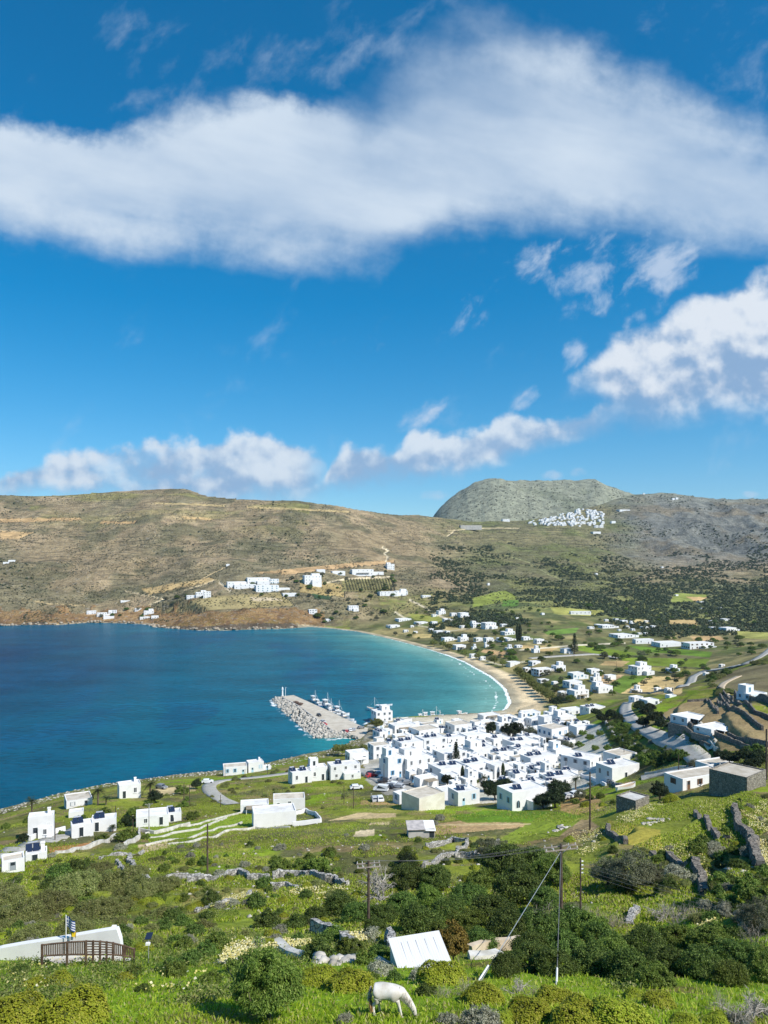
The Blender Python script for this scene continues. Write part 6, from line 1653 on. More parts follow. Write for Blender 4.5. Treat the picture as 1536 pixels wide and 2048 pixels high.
for pts, h, lab, kw in [
    ([(545, 1758), (570, 1755), (600, 1754), (640, 1757), (670, 1765), (694, 1774)], .95, 'long grey dry-stone wall running to the leafless tree', {}),
    ([(545, 1774), (580, 1773), (610, 1776)], .6, 'short lower dry-stone wall under the long grey wall', {}),
    ([(370, 1764), (400, 1762), (430, 1759), (455, 1752), (478, 1749), (500, 1757), (540, 1759)], .75, 'dry-stone wall right of the lone dark pole, bending uphill', {}),
    ([(395, 1826), (440, 1812), (478, 1799), (505, 1788)], .5, 'pale rubble wall between the round bushes and flowers', {}),
    ([(628, 1866), (655, 1872), (682, 1882)], .9, 'short dark dry-stone wall above the big green bush', {}),
    ([(684, 1888), (700, 1896), (712, 1902)], .7, 'little dry-stone wall beside the flower patch at the brown pole', {}),
    ([(552, 1893), (575, 1905), (600, 1916), (626, 1923)], .35, 'flat pale plastered wall curving behind the big leafy evergreen', dict(mat_=M_WALLW, rough=.3, th=.7)),
    ([(112, 1709), (150, 1700), (200, 1687), (247, 1671)], .9, 'pale wall under the brown ploughed plot', dict(mat_=M_WALLW, rough=.25, th=.4)),
    ([(52, 1679), (60, 1682), (90, 1674), (130, 1663)], 1.2, 'white road wall in front of the tower house', dict(mat_=M_WHITE, rough=.1, th=.35)),
    ([(249, 1696), (268, 1686), (279, 1678), (278, 1664)], 1.0, 'curved white wall at the lower corner of the garden terraces', dict(mat_=M_WALLW, rough=.2, th=.4)),
    ([(277, 1663), (310, 1668), (345, 1660), (380, 1651)], .8, 'white wall under the long white house', dict(mat_=M_WALLW, rough=.05, th=.32)),
    ([(290, 1668), (340, 1659), (400, 1649), (440, 1637), (495, 1625)], .42, 'topmost white terrace wall left of the villa', dict(mat_=M_WALLW, rough=.05, th=.32)),
    ([(290, 1678), (345, 1668), (400, 1659), (453, 1637)], .42, 'second white terrace wall left of the villa', dict(mat_=M_WALLW, rough=.05, th=.32)),
    ([(291, 1692), (345, 1680), (400, 1670), (440, 1656), (484, 1647)], .42, 'third white terrace wall left of the villa', dict(mat_=M_WALLW, rough=.05, th=.32)),
    ([(335, 1690), (400, 1680), (450, 1665), (510, 1658), (580, 1656)], .5, 'lowest white terrace wall, ending under the villa', dict(mat_=M_WALLW, rough=.05, th=.32)),
    ([(203, 1719), (225, 1712), (260, 1711), (290, 1705)], .6, 'dry-stone wall at the top of the scrub slope', {}),
    ([(260, 1714), (261, 1730), (273, 1748), (302, 1764)], .7, 'dry-stone wall winding down left of the grey scrub field', {}),
    ([(234, 1725), (244, 1741), (255, 1751), (222, 1757)], .6, 'broken dry-stone wall among the brown scrub', {}),
    ([(318, 1765), (350, 1759), (400, 1757)], .7, 'dry-stone wall left of the lone dark pole', {}),
    ([(850, 1695), (884, 1691), (905, 1685), (934, 1682)], .9, 'dark dry-stone wall above the field with the round yellow bush', {}),
    ([(934, 1688), (915, 1704), (895, 1714), (876, 1722), (850, 1736)], .8, 'diagonal dry-stone wall dropping toward the thicket', {}),
    ([(912, 1716), (936, 1715), (962, 1706), (983, 1704), (996, 1687)], .8, 'dry-stone wall round the small grass field above the thicket', {}),
    ([(1215, 1658), (1218, 1668), (1234, 1680), (1251, 1689)], .8, 'high blue-grey terrace wall left of the straw meadow', dict(mat_=M_TERRACE, th=.7)),
    ([(1390, 1630), (1415, 1648), (1450, 1680)], .8, 'shaded terrace wall crossing the right hillside meadow', dict(mat_=M_TERRACE, th=.7)),
    ([(1472, 1622), (1476, 1640), (1484, 1664), (1500, 1686), (1508, 1700), (1519, 1746)], 1.15, 'tall curved blue-grey wall near the right edge', dict(mat_=M_TERRACE, th=.8)),
    ([(1305, 1712), (1340, 1716), (1390, 1728), (1404, 1760), (1410, 1794)], .8, 'dark retaining wall bending round the inner grass hollow', dict(mat_=M_TERRACE, th=.8)),
    ([(1262, 1852), (1268, 1838), (1275, 1822)], .5, 'short wall end showing beside the grass hollow', dict(mat_=M_DRY, th=.6)),
    ([(1327, 1434), (1350, 1443), (1386, 1456)], 1.1, 'uppermost terrace wall below the canopy villa', dict(mat_=M_TERRACE)),
    ([(1326, 1446), (1360, 1464), (1390, 1482), (1420, 1497)], 1.2, 'long terrace wall above the road, left of the white steps', dict(mat_=M_TERRACE)),
    ([(1374, 1404), (1412, 1402), (1424, 1412), (1436, 1428)], 1.0, 'wall curling behind the canopy villa', dict(mat_=M_TERRACE)),
    ([(1435, 1404), (1465, 1420), (1500, 1440), (1524, 1461)], 1.2, 'long curved terrace wall right of the two villas', dict(mat_=M_TERRACE)),
    ([(1440, 1392), (1475, 1408), (1510, 1428), (1560, 1448)], 1.2, 'upper long terrace wall under the drive', dict(mat_=M_TERRACE)),
    ([(1470, 1391), (1500, 1404), (1560, 1420)], 2.2, 'curved stone wall carrying the villa at the right edge', dict(mat_=M_TERRACE, th=.8)),
    ([(1437, 1379), (1448, 1390), (1467, 1402)], 1.6, 'stone wall along the bend of the upper drive', dict(mat_=M_TERRACE)),
    ([(1456, 1473), (1490, 1482), (1540, 1494)], 1.1, 'terrace wall under the slab-roofed villa, upper one', dict(mat_=M_TERRACE)),
    ([(1430, 1470), (1460, 1484), (1523, 1500)], 1.1, 'terrace wall under the slab-roofed villa, lower one', dict(mat_=M_TERRACE)),
    ([(1389, 1456), (1408, 1478), (1428, 1499)], .8, 'pale wall along the left side of the white steps', dict(mat_=M_WALLW, rough=.1, th=.3)),
    ([(1396, 1456), (1416, 1478), (1436, 1499)], .8, 'pale wall along the right side of the white steps', dict(mat_=M_WALLW, rough=.1, th=.3)),
    ([(1210, 1442), (1217, 1458), (1229, 1475), (1255, 1488), (1287, 1502)], 1.1, 'pale field wall winding down left of the road', {}),
    ([(1067, 1490), (1085, 1488), (1110, 1492), (1134, 1496)], 3.0, 'ruined brown stone wall with dry stubble behind the village trees', dict(mat_=M_STONE, th=.8)),
    ([(1114, 1530), (1140, 1524), (1178, 1541), (1200, 1535)], .9, 'white wall round the tan courtyard', dict(mat_=M_WHITE, rough=.1, th=.35)),
    ([(582, 1631), (612, 1624), (630, 1630), (642, 1645), (585, 1652)], 1.0, 'white patio wall right of the villa', dict(mat_=M_WHITE, rough=.05, th=.35)),
    ([(1290, 1553), (1330, 1543), (1372, 1536)], .8, 'low pale wall along the road fork', dict(mat_=M_WALLW, rough=.2)),
    ([(1209, 1560), (1230, 1572), (1255, 1580)], .9, 'dark garden wall below the house with the stone stair', {}),
    ([(1162, 1552), (1190, 1562), (1212, 1572)], .8, 'white garden wall right of the village palm', dict(mat_=M_WHITE, rough=.1)),
    ([(1260, 1385), (1300, 1387), (1345, 1390)], 1.0, 'dark wall along the near edge of the tan field', {}),
]:
    wall(pts, h, lab, **kw)

# ------------------------------------------------------------------ things on the near slope
# tin-roofed shed
x, y, z = at(852, 1945)
Ysh = y
e = empty('tin_shed', (x, y + 1.6, z), math.radians(17), 'white shed with a streaked sheet metal roof sloping toward the horse', 'shed')
wS = 108 * Ysh / F; lS = 3.6; hb = (CAM_H - (1872 - HY) * (Ysh + lS) / F) - z
lowh = hb - 1.5
mb = MB(); hw = wS / 2
mb.add([(-hw, -lS / 2, -1), (hw, -lS / 2, -1), (hw, lS / 2, -1.8), (-hw, lS / 2, -1.8), (-hw, -lS / 2, lowh), (hw, -lS / 2, lowh), (hw, lS / 2, hb), (-hw, lS / 2, hb)], [(0, 3, 2, 1), (4, 5, 6, 7), (0, 1, 5, 4), (1, 2, 6, 5), (2, 3, 7, 6), (3, 0, 4, 7)])
mb.obj('wall', [M_WHITE], e)
def tin(t, b):
    tcn = t.node('ShaderNodeTexCoord'); sx_ = t.node('ShaderNodeSeparateXYZ'); t.set(sx_.inputs[0], tcn.outputs['Object']); X_ = S(t, sx_.outputs[0]); Y_ = S(t, sx_.outputs[1])
    st = t.noise(t.vec(X_ * 3.0, Y_ * .35, 0.0), 1.2, 6, .6)
    rust = t.smooth(st, .56, .72) * t.smooth(t.noise(t.vec(X_, Y_, 3.0), .7, 4, .5), .40, .62)
    t.set(b.inputs['Base Color'], t.mix(rust * .7, t.mix(t.smooth(st, .3, .7), (.56, .57, .58, 1), (.63, .64, .65, 1)), (.52, .38, .20, 1)))
    cor = t.math('SINE', X_ * 40.0); bp = t.node('ShaderNodeBump'); bp.inputs['Distance'].default_value = .003; t.set(bp.inputs['Height'], cor); t.set(b.inputs['Normal'], bp.outputs[0])
M_TIN = material('sheet roof', None, .5, .4, build=tin)
mb = MB(); mb.add([(-hw - .12, -lS / 2 - .25, lowh - .02), (hw + .12, -lS / 2 - .25, lowh - .02), (hw + .12, lS / 2 + .1, hb + .13), (-hw - .12, lS / 2 + .1, hb + .13), (-hw - .12, -lS / 2 - .25, lowh + .05), (hw + .12, -lS / 2 - .25, lowh + .05), (hw + .12, lS / 2 + .1, hb + .2), (-hw - .12, lS / 2 + .1, hb + .2)],
                  [(0, 3, 2, 1), (4, 5, 6, 7), (0, 1, 5, 4), (1, 2, 6, 5), (2, 3, 7, 6), (3, 0, 4, 7)])
rf = mb.obj('roof', [M_TIN], e)
for xs_ in (-.62, -.36, -.02, .36, .74):
    t0, t1 = -.45 + R.uniform(-.03, .1), .42
    f_ = lambda t: (xs_ * hw, (t) * lS, lowh + (t + .5) * (hb + .1 - lowh) + .085)
    MB().tube([f_(t0), f_(t1)], .011, 4).obj('roof_rib', [M_STEEL], rf)
wall([(775, 1886), (783, 1897), (786, 1908)], .9, 'heap of stacked stones at the left side of the tin shed')
wall([(938, 1907), (985, 1902), (1040, 1896)], .75, 'tan concrete wall right of the tin shed', mottled('tan render', (.46, .37, .26), (.60, .50, .38), .9), rough=.15, th=.5)
wall([(938, 1918), (968, 1917), (1000, 1915)], .4, 'pale kerb wall under the tan concrete wall', M_WALLW, rough=.15, th=.8)
# old low sheds in the field
x, y, z = at(842, 1676)
e = empty('field_shed', (x, y + 1.5, z), math.radians(4), 'low grey shed with corrugated roof alone in the green field', 'shed')
ws = 53 * y / F
MB().box(-ws / 2, ws / 2, -1.6, 1.6, -1, 1.7).obj('wall', [M_CONC], e)
MB().add([(-ws / 2 - .2, -1.9, 1.66), (ws * .14, -1.9, 1.66), (ws * .14, 1.8, 2.2), (-ws / 2 - .2, 1.8, 2.2), (-ws / 2 - .2, -1.9, 1.76), (ws * .14, -1.9, 1.76), (ws * .14, 1.8, 2.3), (-ws / 2 - .2, 1.8, 2.3)], [(0, 3, 2, 1), (4, 5, 6, 7), (0, 1, 5, 4), (1, 2, 6, 5), (2, 3, 7, 6), (3, 0, 4, 7)]).obj('roof', [mottled('old sheet', (.34, .32, .31), (.50, .46, .44), 1)], e)
MB().add([(ws * .143, -1.95, 1.5), (ws / 2 + .2, -1.95, 1.4), (ws / 2 + .2, 1.8, 2.1), (ws * .143, 1.8, 2.15), (ws * .143, -1.95, 1.6), (ws / 2 + .2, -1.95, 1.5), (ws / 2 + .2, 1.8, 2.2), (ws * .143, 1.8, 2.25)], [(0, 3, 2, 1), (4, 5, 6, 7), (0, 1, 5, 4), (1, 2, 6, 5), (2, 3, 7, 6), (3, 0, 4, 7)]).obj('roof', [M_WHITE], e)
MB().box(ws * .3, ws * .3 + .9, -1.64, -1.55, .1, 1.3).obj('door', [M_GLASS], e)
# pale rock outcrops
for px, py, s_, lab in [(690, 1924, 2.0, 'broad pale grey rock slab behind the horse'), (652, 1926, 1.1, 'smaller pale rock left of the broad slab'), (745, 1928, .55, 'rounded pale stone left of the tin shed'), (443, 1925, .9, 'pale leaning stone left of the big leafy evergreen'), (128, 1965, .6, 'pale stone between the yellow-green bushes'),
                        (1125, 1655, 1.6, 'pale rock block at the end of the dirt track'), (1110, 1662, 1.2, 'dark faced rock at the end of the dirt track'), (1300, 1648, 1.3, 'white rock on the meadow edge, lower one'), (1316, 1640, 1.5, 'white rock on the meadow edge, upper one'), (1500, 1745, 1.2, 'white rock under the tall curved wall')]:
    x, y, z = at(px, py)
    rr = np.random.default_rng(px)
    vs, fs = [], []
    for i in range(13):
        v = rock_verts(rr) * s_ * rr.uniform(.2, .5); v = v * rr.uniform(.75, 1.2, v.shape); v[:, 2] *= .3
        vs.append(v + [rr.normal(0, s_ * .5), rr.normal(0, s_ * .3), rr.uniform(0, .1)]); fs.append(ICO + 12 * i)
    tag(link('rock', add_mesh('rock', np.concatenate(vs), np.concatenate(fs), [M_ROCK]), None, (x, y, z)), lab, 'rock')
# the flagged terrace bottom left
M_FENCE = mottled('fence wood', (.07, .045, .032), (.15, .10, .07), 2)
YT = 46.0
def tp(px, py, Y=YT): return ((px - CX) / F * Y, Y, CAM_H - (py - HY) * Y / F)
# white parapet wall rising to the right, then a curved white ramp
prof_t = [(-60, 1915), (0, 1897), (45, 1889), (84, 1883), (120, 1878), (150, 1872), (185, 1866), (215, 1861), (233, 1859), (240, 1880)]
prof_b = [(-60, 1945), (0, 1925), (45, 1916), (84, 1912), (120, 1912), (150, 1912), (185, 1912), (215, 1912), (233, 1912), (252, 1912)]
mb = MB(); n_ = len(prof_t); v = []
for (a_, b_) in zip(prof_t, prof_b):
    A_ = Vector(tp(*a_, YT + 1.8)); B_ = Vector(tp(*b_, YT + 1.8)); v += [tuple(B_ - Vector((0, 0, 2.5))), tuple(A_), tuple(A_ + Vector((0, .45, 0))), tuple(B_ + Vector((0, .45, -2.5)))]
f = [(4 * i + k, 4 * i + 4 + k, 4 * i + 4 + (k + 1) % 4, 4 * i + (k + 1) % 4) for i in range(n_ - 1) for k in range(4)] + [(3, 2, 1, 0), tuple(4 * (n_ - 1) + k for k in range(4))]
mb.add(v, f); tag(mb.obj('parapet_wall', [M_WHITE]), 'white rising parapet wall behind the brown railing and flags', 'wall')
MB_ = MB().box(-.11, .11, -.11, .11, -1, .28).box(-.14, .14, -.14, .14, .283, .33)
x, y, z = tp(228, 1862, YT + 2.4); tag(MB_.obj('chimney_pillar', [M_WHITE], None, (x, y, z)), 'small white pillar at the high end of the parapet wall', 'pillar')
# terrace floor
mb = MB(); rowf = [tp(px, 1916, YT + 1.78) for px in (84, 150, 215, 262)]; rowb = [tp(px, 1916, YT - .2) for px in (84, 150, 215, 262)]
zt = rowf[0][2]
mb.add([(x, y, zt) for x, y, z in rowb + rowf] + [(x, y, zt - 2.5) for x, y, z in rowb + rowf], [(0, 1, 5, 4), (1, 2, 6, 5), (2, 3, 7, 6), (8, 9, 1, 0), (9, 10, 2, 1), (10, 11, 3, 2), (11, 15, 7, 3)])
tag(mb.obj('terrace_floor', [M_CONC]), kind='structure')
fe = empty('railing', tp(84, 1912, YT - .1), 0, 'brown wooden railing with upright slats round the flagged terrace', 'railing')
fo = Vector(fe.location)
line_ = [(84, 1890, 1912), (100, 1888, 1911), (120, 1886, 1910), (142, 1884, 1909), (172, 1882.5, 1909), (200, 1883, 1909), (225, 1886, 1909), (250, 1892, 1912), (268, 1898, 1914)]
px_l = np.array([p[0] for p in line_], float)
def railpt(px, which):
    py = np.interp(px, px_l, [p[which] for p in line_]); Yd = YT - .1 + (0.9 * max(0, (px - 215) / 50.0)) ** 1.5
    return Vector(tp(px, py, Yd)) - fo
for which, nm in ((1, 'top_rail'), (2, 'bottom_rail')):
    MB().tube([railpt(p, which) for p in np.linspace(84, 268, 26)], .05, 6).obj(nm, [M_FENCE], fe)
gate = (172, 226)
for p in np.arange(86, 268, 3.6):
    if gate[0] < p < gate[1]: continue
    a_, b_ = railpt(p, 1), railpt(p, 2); w_ = .032
    MB().box(b_.x - w_, b_.x + w_, b_.y - .015, b_.y + .015, b_.z, a_.z).obj('slat', [M_FENCE], fe)
for p in (84, 134, 172, 186, 200, 213, 226, 248, 268):
    a_, b_ = railpt(p, 1), railpt(p, 2); MB().box(b_.x - .055, b_.x + .055, b_.y - .055, b_.y + .055, b_.z - 1.2, a_.z + .05).obj('post', [M_FENCE], fe)
for t_ in (.2, .4, .6, .8):
    MB().tube([railpt(p, 2).lerp(railpt(p, 1), t_) for p in np.linspace(*gate, 8)], .035, 5).obj('middle_rail', [M_FENCE], fe)
# flags
fx, fy, fz = tp(132, 1876, YT + 1.6)
e = empty('flag', (fx, fy, fz), 0, 'blue and white striped flag with a cross on a thin white pole', 'flag')
ph = (1876 - 1830) * (YT + 1.6) / F
MB().tube([(0, 0, -.8), (0, 0, ph)], .028, 6).obj('pole', [M_TRIM], e)
M_FLAGB = material('flag blue', (.02, .06, .26), .8); M_FLAGW = material('flag white', (.75, .76, .8), .8); M_FLAGY = material('flag yellow', (.78, .55, .02), .8)
nx_, nz_ = 27, 18; fw, fh = .98, .66; v = []; f = []; mi = []
for j in range(nz_ + 1):
    for i in range(nx_ + 1):
        t_, s_ = i / nx_, j / nz_
        v.append((.04 + t_ * fw * .62, .12 * math.sin(t_ * 7 + s_) * t_ - .25 * t_, ph - .05 - fh * s_ * (1.0 + .15 * t_) - .55 * t_ ** 1.5 * fw * .5))
for j in range(nz_):
    for i in range(nx_):
        st = j // 2; blue = st % 2 == 0
        if i < 10 and j < 10: blue = not (4 <= i < 6 or 4 <= j < 6)
        f.append((j * (nx_ + 1) + i, j * (nx_ + 1) + i + 1, (j + 1) * (nx_ + 1) + i + 1, (j + 1) * (nx_ + 1) + i)); mi.append(0 if blue else 1)
o = link('cloth', add_mesh('cloth', v, f, [M_FLAGB, M_FLAGW], midx=mi, smooth=True), e)
fx, fy, fz = tp(140, 1876, YT + 1.6)
e = empty('flag', (fx, fy, fz), 0, 'plain yellow flag drooping beside the striped flag', 'flag')
MB().tube([(0, 0, -.8), (0, 0, .62)], .018, 6).obj('pole', [M_TRIM], e)
v = []; f = []
for j in range(9):
    for i in range(11):
        t_, s_ = i / 10, j / 8
        v.append((.02 + t_ * .36, .08 * math.sin(t_ * 8 + s_ * 2) - .05 * t_, .6 - .42 * s_ - .22 * t_ ** 1.4))
for j in range(8):
    for i in range(10): f.append((j * 11 + i, j * 11 + i + 1, (j + 1) * 11 + i + 1, (j + 1) * 11 + i))
link('cloth', add_mesh('cloth', v, f, [M_FLAGY], smooth=True), e)
# solar lamp
x, y, z = tp(297, 1912, 45)
e = empty('solar_lamp', (x, y, z), 0, 'slim lamp post with a tilted solar panel right of the railing', 'lamp')
MB().tube([(0, 0, -1.4), (0, 0, 1.15)], .03, 6).obj('post', [M_STEEL], e)
MB().add([(-.2, -.14, 1.05), (.2, -.18, 1.1), (.26, .1, 1.36), (-.14, .14, 1.31), (-.2, -.14, 1.08), (.2, -.18, 1.13), (.26, .1, 1.39), (-.14, .14, 1.34)], [(0, 3, 2, 1), (4, 5, 6, 7), (0, 1, 5, 4), (1, 2, 6, 5), (2, 3, 7, 6), (3, 0, 4, 7)]).obj('panel', [M_PANEL], e)
MB().box(-.12, .12, -.2, -.02, .72, .86).obj('lamp_head', [M_TRIM], e)

# ------------------------------------------------------------------ the white horse, grazing
hx, hy, hz = at(778, 2030)
sc_h = 1.0
M_HORSE = mottled('white coat', (.50, .46, .39), (.70, .68, .64), 2.2, .75, .15, lo=.3, hi=.7)
M_TAIL = mottled('tan hair', (.34, .17, .06), (.60, .42, .22), 5)
M_MANE = mottled('pale hair', (.55, .48, .38), (.74, .70, .62), 6)
M_MUZ = mottled('muzzle skin', (.22, .18, .17), (.40, .35, .33), 4)
sk = [  # x forward, y left, z up, rx, ry(parent index)
 ((-.46, 0, 1.10), .30, .35, -1),   # 0 pelvis
 ((-.18, 0, 1.05), .33, .37, 0), ((.12, 0, 1.03), .34, .38, 1), ((.38, 0, 1.08), .28, .37, 2),      # barrel, withers
 ((.60, 0, 1.00), .20, .30, 3), ((.80, 0, .84), .15, .24, 4), ((.98, 0, .65), .12, .19, 5), ((1.10, 0, .52), .12, .15, 6),   # neck, poll
 ((1.19, 0, .37), .11, .15, 7), ((1.25, 0, .21), .08, .105, 8), ((1.28, 0, .10), .07, .08, 9),   # head
 ((-.68, 0, 1.06), .26, .29, 0),   # 11 rump
]
def legs(side, x_off_h, x_off_f, base):
    s = side; out = []
    # hind: hip, stifle forward, hock back, fetlock, hoof
    out += [((-.56, s * .16, .88), .19, .27, 0), ((-.47 + x_off_h * .4, s * .17, .68), .13, .19, base), ((-.68 + x_off_h * .8, s * .16, .48), .078, .10, base + 1), ((-.66 + x_off_h, s * .16, .27), .056, .066, base + 2), ((-.63 + x_off_h, s * .16, .11), .06, .066, base + 3), ((-.59 + x_off_h, s * .16, .0), .075, .085, base + 4)]
    b2 = base + 6
    out += [((.40, s * .15, .84), .15, .22, 3), ((.42 + x_off_f * .3, s * .15, .64), .095, .12, b2), ((.42 + x_off_f * .7, s * .15, .42), .068, .075, b2 + 1), ((.42 + x_off_f, s * .15, .22), .052, .056, b2 + 2), ((.44 + x_off_f, s * .15, .10), .056, .06, b2 + 3), ((.47 + x_off_f, s * .15, .0), .07, .08, b2 + 4)]
    return out
sk += legs(1, .16, .02, 12); sk += legs(-1, -.06, .18, 24)
hrot = math.radians(-10)
me_ = bpy.data.meshes.new('body')
def drop(p):
    """Legs reach the sloping ground below the horse."""
    x_, y_, z_ = p
    wx = hx + x_ * math.cos(hrot) - y_ * math.sin(hrot); wy = hy + x_ * math.sin(hrot) + y_ * math.cos(hrot)
    g_ = float(height(wx, wy)) - hz
    return (x_, y_, z_ + g_ * max(0, 1 - z_ / .95))
me_.from_pydata([drop(s[0]) for s in sk], [(s[3], i) for i, s in enumerate(sk) if s[3] >= 0], [])
tmp = bpy.data.objects.new('body', me_); COL.objects.link(tmp)
m1 = tmp.modifiers.new('skin', 'SKIN'); m1.use_smooth_shade = True
sv = me_.skin_vertices[0].data
for i, s in enumerate(sk): sv[i].radius = (s[1], s[2])
sv[0].use_root = True
tmp.modifiers.new('sub', 'SUBSURF').levels = 2
bpy.context.view_layer.update()
body_me = bpy.data.meshes.new_from_object(tmp.evaluated_get(bpy.context.evaluated_depsgraph_get()))
bpy.data.objects.remove(tmp)
body_me.name = 'horse'; body_me.materials.clear(); body_me.materials.append(M_HORSE)
horse = link('horse', body_me, None, (hx, hy, hz), hrot)
horse.scale = (.78, .92, .84)
tag(horse, 'white horse with a tan tail grazing on the bright green grass', 'horse')
def hair(name, base_pts, dirs, n_, L_, w_, m, rng, sag=.3):
    v = []; f = []
    for i in range(n_):
        t = rng.uniform(); k = min(int(t * (len(base_pts) - 1)), len(base_pts) - 2); q_ = t * (len(base_pts) - 1) - k
        p = Vector(base_pts[k]).lerp(Vector(base_pts[k + 1]), q_) + Vector(rng.normal(0, .02, 3)); d = (Vector(dirs) + Vector(rng.normal(0, .16, 3))).normalized(); l = L_ * rng.uniform(.7, 1.1)
        side = Vector(rng.normal(0, 1, 3)).normalized() * w_
        b0 = len(v); 
        for s in range(5):
            u_ = s / 4; c = p + d * l * u_ + Vector((0, 0, -sag * l * u_ * u_)); v += [tuple(c - side * (1 - u_ * .7)), tuple(c + side * (1 - u_ * .7))]
        for s in range(4): f.append((b0 + 2 * s, b0 + 2 * s + 1, b0 + 2 * s + 3, b0 + 2 * s + 2))
    return link(name, add_mesh(name, v, f, [m]), horse)
rng = np.random.default_rng(8)
hair('tail', [(-.88, 0, 1.20), (-.92, 0, 1.02)], (-.10, 0, -1), 170, .52, .02, M_MANE, rng, .05)
hair('tail_end', [(-.95, -.02, .78), (-.90, -.10, .58)], (.35, -.35, -.9), 190, .40, .02, M_TAIL, rng, .1)
hair('mane', [(.50, -.03, 1.34), (.80, -.03, 1.10), (1.00, -.03, .86), (1.12, -.03, .70)], (.02, -.8, -.6), 150, .2, .012, M_MANE, rng, .5)
for s in (-1, 1): MB().tube([(1.08, s * .07, .62), (1.05, s * .10, .73), (1.04, s * .10, .80)], [.035, .038, .006], 6).obj('ear', [M_HORSE], horse, smooth=True)
for s in (-1, 1): MB().box(1.20, 1.235, s * .105 - .012, s * .105 + .012, .36, .39).obj('eye', [M_GLASS], horse)
MB().tube([(1.262, 0, .17), (1.285, 0, .09), (1.295, 0, .02)], [.09, .085, .055], 10).obj('muzzle', [M_MUZ], horse, smooth=True)
for i in (17, 23, 29, 35):
    p = drop(sk[i][0]); MB().tube([(p[0] - .01, p[1], p[2] + .04), (p[0] + .02, p[1], p[2] - .05)], [.06, .078], 10).obj('hoof', [M_MUZ], horse)

# ------------------------------------------------------------------ planted things one by one: kind, px, foot row, half width in px
PL = {}
SHRINK = {'lentisk_shrub': .78, 'green_shrub': .8, 'carob_tree': .86, 'green_tree': .84, 'scrub_oak': .92, 'bare_shrub': .8}
def many(kind, items, **k):
    for it in items: plant_px(kind, it[0], it[1], it[2] * (SHRINK.get(kind, 1) if it[1] > 1700 else 1), rng=R, var=(it[3] if len(it) > 3 else None), **k)
plant_px('evergreen_tree', 528, 2036, 86, label='big leafy evergreen shrub rising beside the grass, left of the horse', cat='shrub')
many('euphorbia_bush', [(882, 1968, 52), (968, 2006, 46), (1108, 2008, 44), (1062, 2040, 52), (1160, 2052, 62), (1236, 2052, 66), (1318, 2010, 34), (1372, 2050, 30), (1436, 2050, 32), (150, 2040, 72), (34, 2046, 66), (118, 1972, 34), (62, 1980, 30),
     (700, 1984, 52), (640, 1972, 44), (1512, 1772, 24), (1496, 1790, 20), (820, 1716, 15), (844, 1750, 13), (950, 1738, 11), (926, 1822, 20), (948, 1818, 15), (478, 1892, 22), (458, 1902, 17), (246, 1808, 15), (272, 1800, 16), (292, 1806, 15), (312, 1808, 16),
     (222, 1824, 14), (198, 1828, 14), (322, 1858, 17), (318, 1880, 15), (160, 1838, 13), (148, 1822, 12), (660, 1750, 9), (676, 1752, 9), (638, 1786, 9), (646, 1796, 8), (584, 1772, 8), (1140, 1682, 12), (1344, 1604, 20), (1172, 1612, 12), (1206, 1612, 9), (384, 1818, 13), (360, 1800, 12),
     (1270, 1998, 26), (1010, 2044, 30), (560, 1986, 24), (250, 1960, 20)])
many('lentisk_shrub', [(526, 1772, 24), (514, 1812, 30), (424, 1806, 30), (536, 1856, 42), (590, 1858, 34), (630, 1842, 34), (636, 1922, 50), (412, 1842, 24), (440, 1880, 20), (336, 1944, 34), (378, 1930, 34), (286, 1984, 22), (40, 1950, 26), (104, 1944, 18), (346, 1836, 26), (366, 1850, 24), (280, 1850, 22),
     (390, 1870, 30), (350, 1890, 26), (410, 1912, 36), (596, 1884, 22), (758, 1918, 34), (790, 1962, 26), (852, 1990, 30), (660, 1885, 30), (700, 1915, 22)])
many('green_shrub', [(560, 1742, 27), (638, 1742, 31), (552, 1726, 16), (660, 1710, 18), (620, 1718, 14), (214, 1942, 18), (266, 1952, 24), (350, 1952, 32), (700, 1906, 34), (730, 1930, 30), (470, 1946, 30), (420, 1966, 28), (586, 1968, 34), (742, 1960, 22), (600, 1735, 20), (580, 1755, 14)])
many('carob_tree', [(812, 1772, 48), (872, 1778, 48), (1014, 1760, 70), (1066, 1752, 58), (1040, 1800, 66), (936, 1812, 46), (898, 1838, 46), (838, 1866, 56), (984, 1850, 62), (1016, 1880, 60), (1082, 1880, 60), (1144, 1868, 58), (806, 1830, 46), (682, 1832, 48), (716, 1846, 44),
     (1186, 1950, 62), (1256, 1962, 62), (1334, 1952, 62), (1402, 1956, 62), (1290, 1912, 58), (1484, 1940, 62), (1058, 1944, 58), (1110, 1952, 56), (1010, 1952, 44), (1060, 1916, 52), (1130, 1918, 56), (1204, 1906, 56), (764, 1846, 40), (752, 1872, 36), (960, 1900, 44), (1090, 1818, 44)])
many('green_tree', [(814, 1728, 30), (1106, 1764, 48), (1358, 1906, 52), (1426, 1912, 54), (1536, 1960, 56), (1230, 1930, 52), (880, 1890, 42), (930, 1862, 44), (1460, 1972, 50), (960, 1782, 40), (1180, 1872, 44), (1310, 1974, 46), (860, 1815, 40)])
many('olive_tree', [(1262, 1782, 58), (1216, 1772, 40), (1522, 1866, 50), (1300, 1770, 34), (984, 1722, 36)])
many('scrub_oak', [(150, 1790, 56), (232, 1784, 60), (100, 1824, 58), (30, 1852, 60), (190, 1842, 54), (284, 1790, 44), (62, 1892, 50), (150, 1872, 46), (330, 1778, 36), (10, 1806, 50), (230, 1826, 40), (270, 1756, 34), (200, 1748, 34)])
many('lentisk_shrub', [(118, 1756, 34), (150, 1746, 32), (176, 1738, 24), (100, 1774, 26)])
plant_px('rusty_tree', 908, 1930, 38, label='rust-brown bush standing behind the right end of the tin shed', cat='shrub')
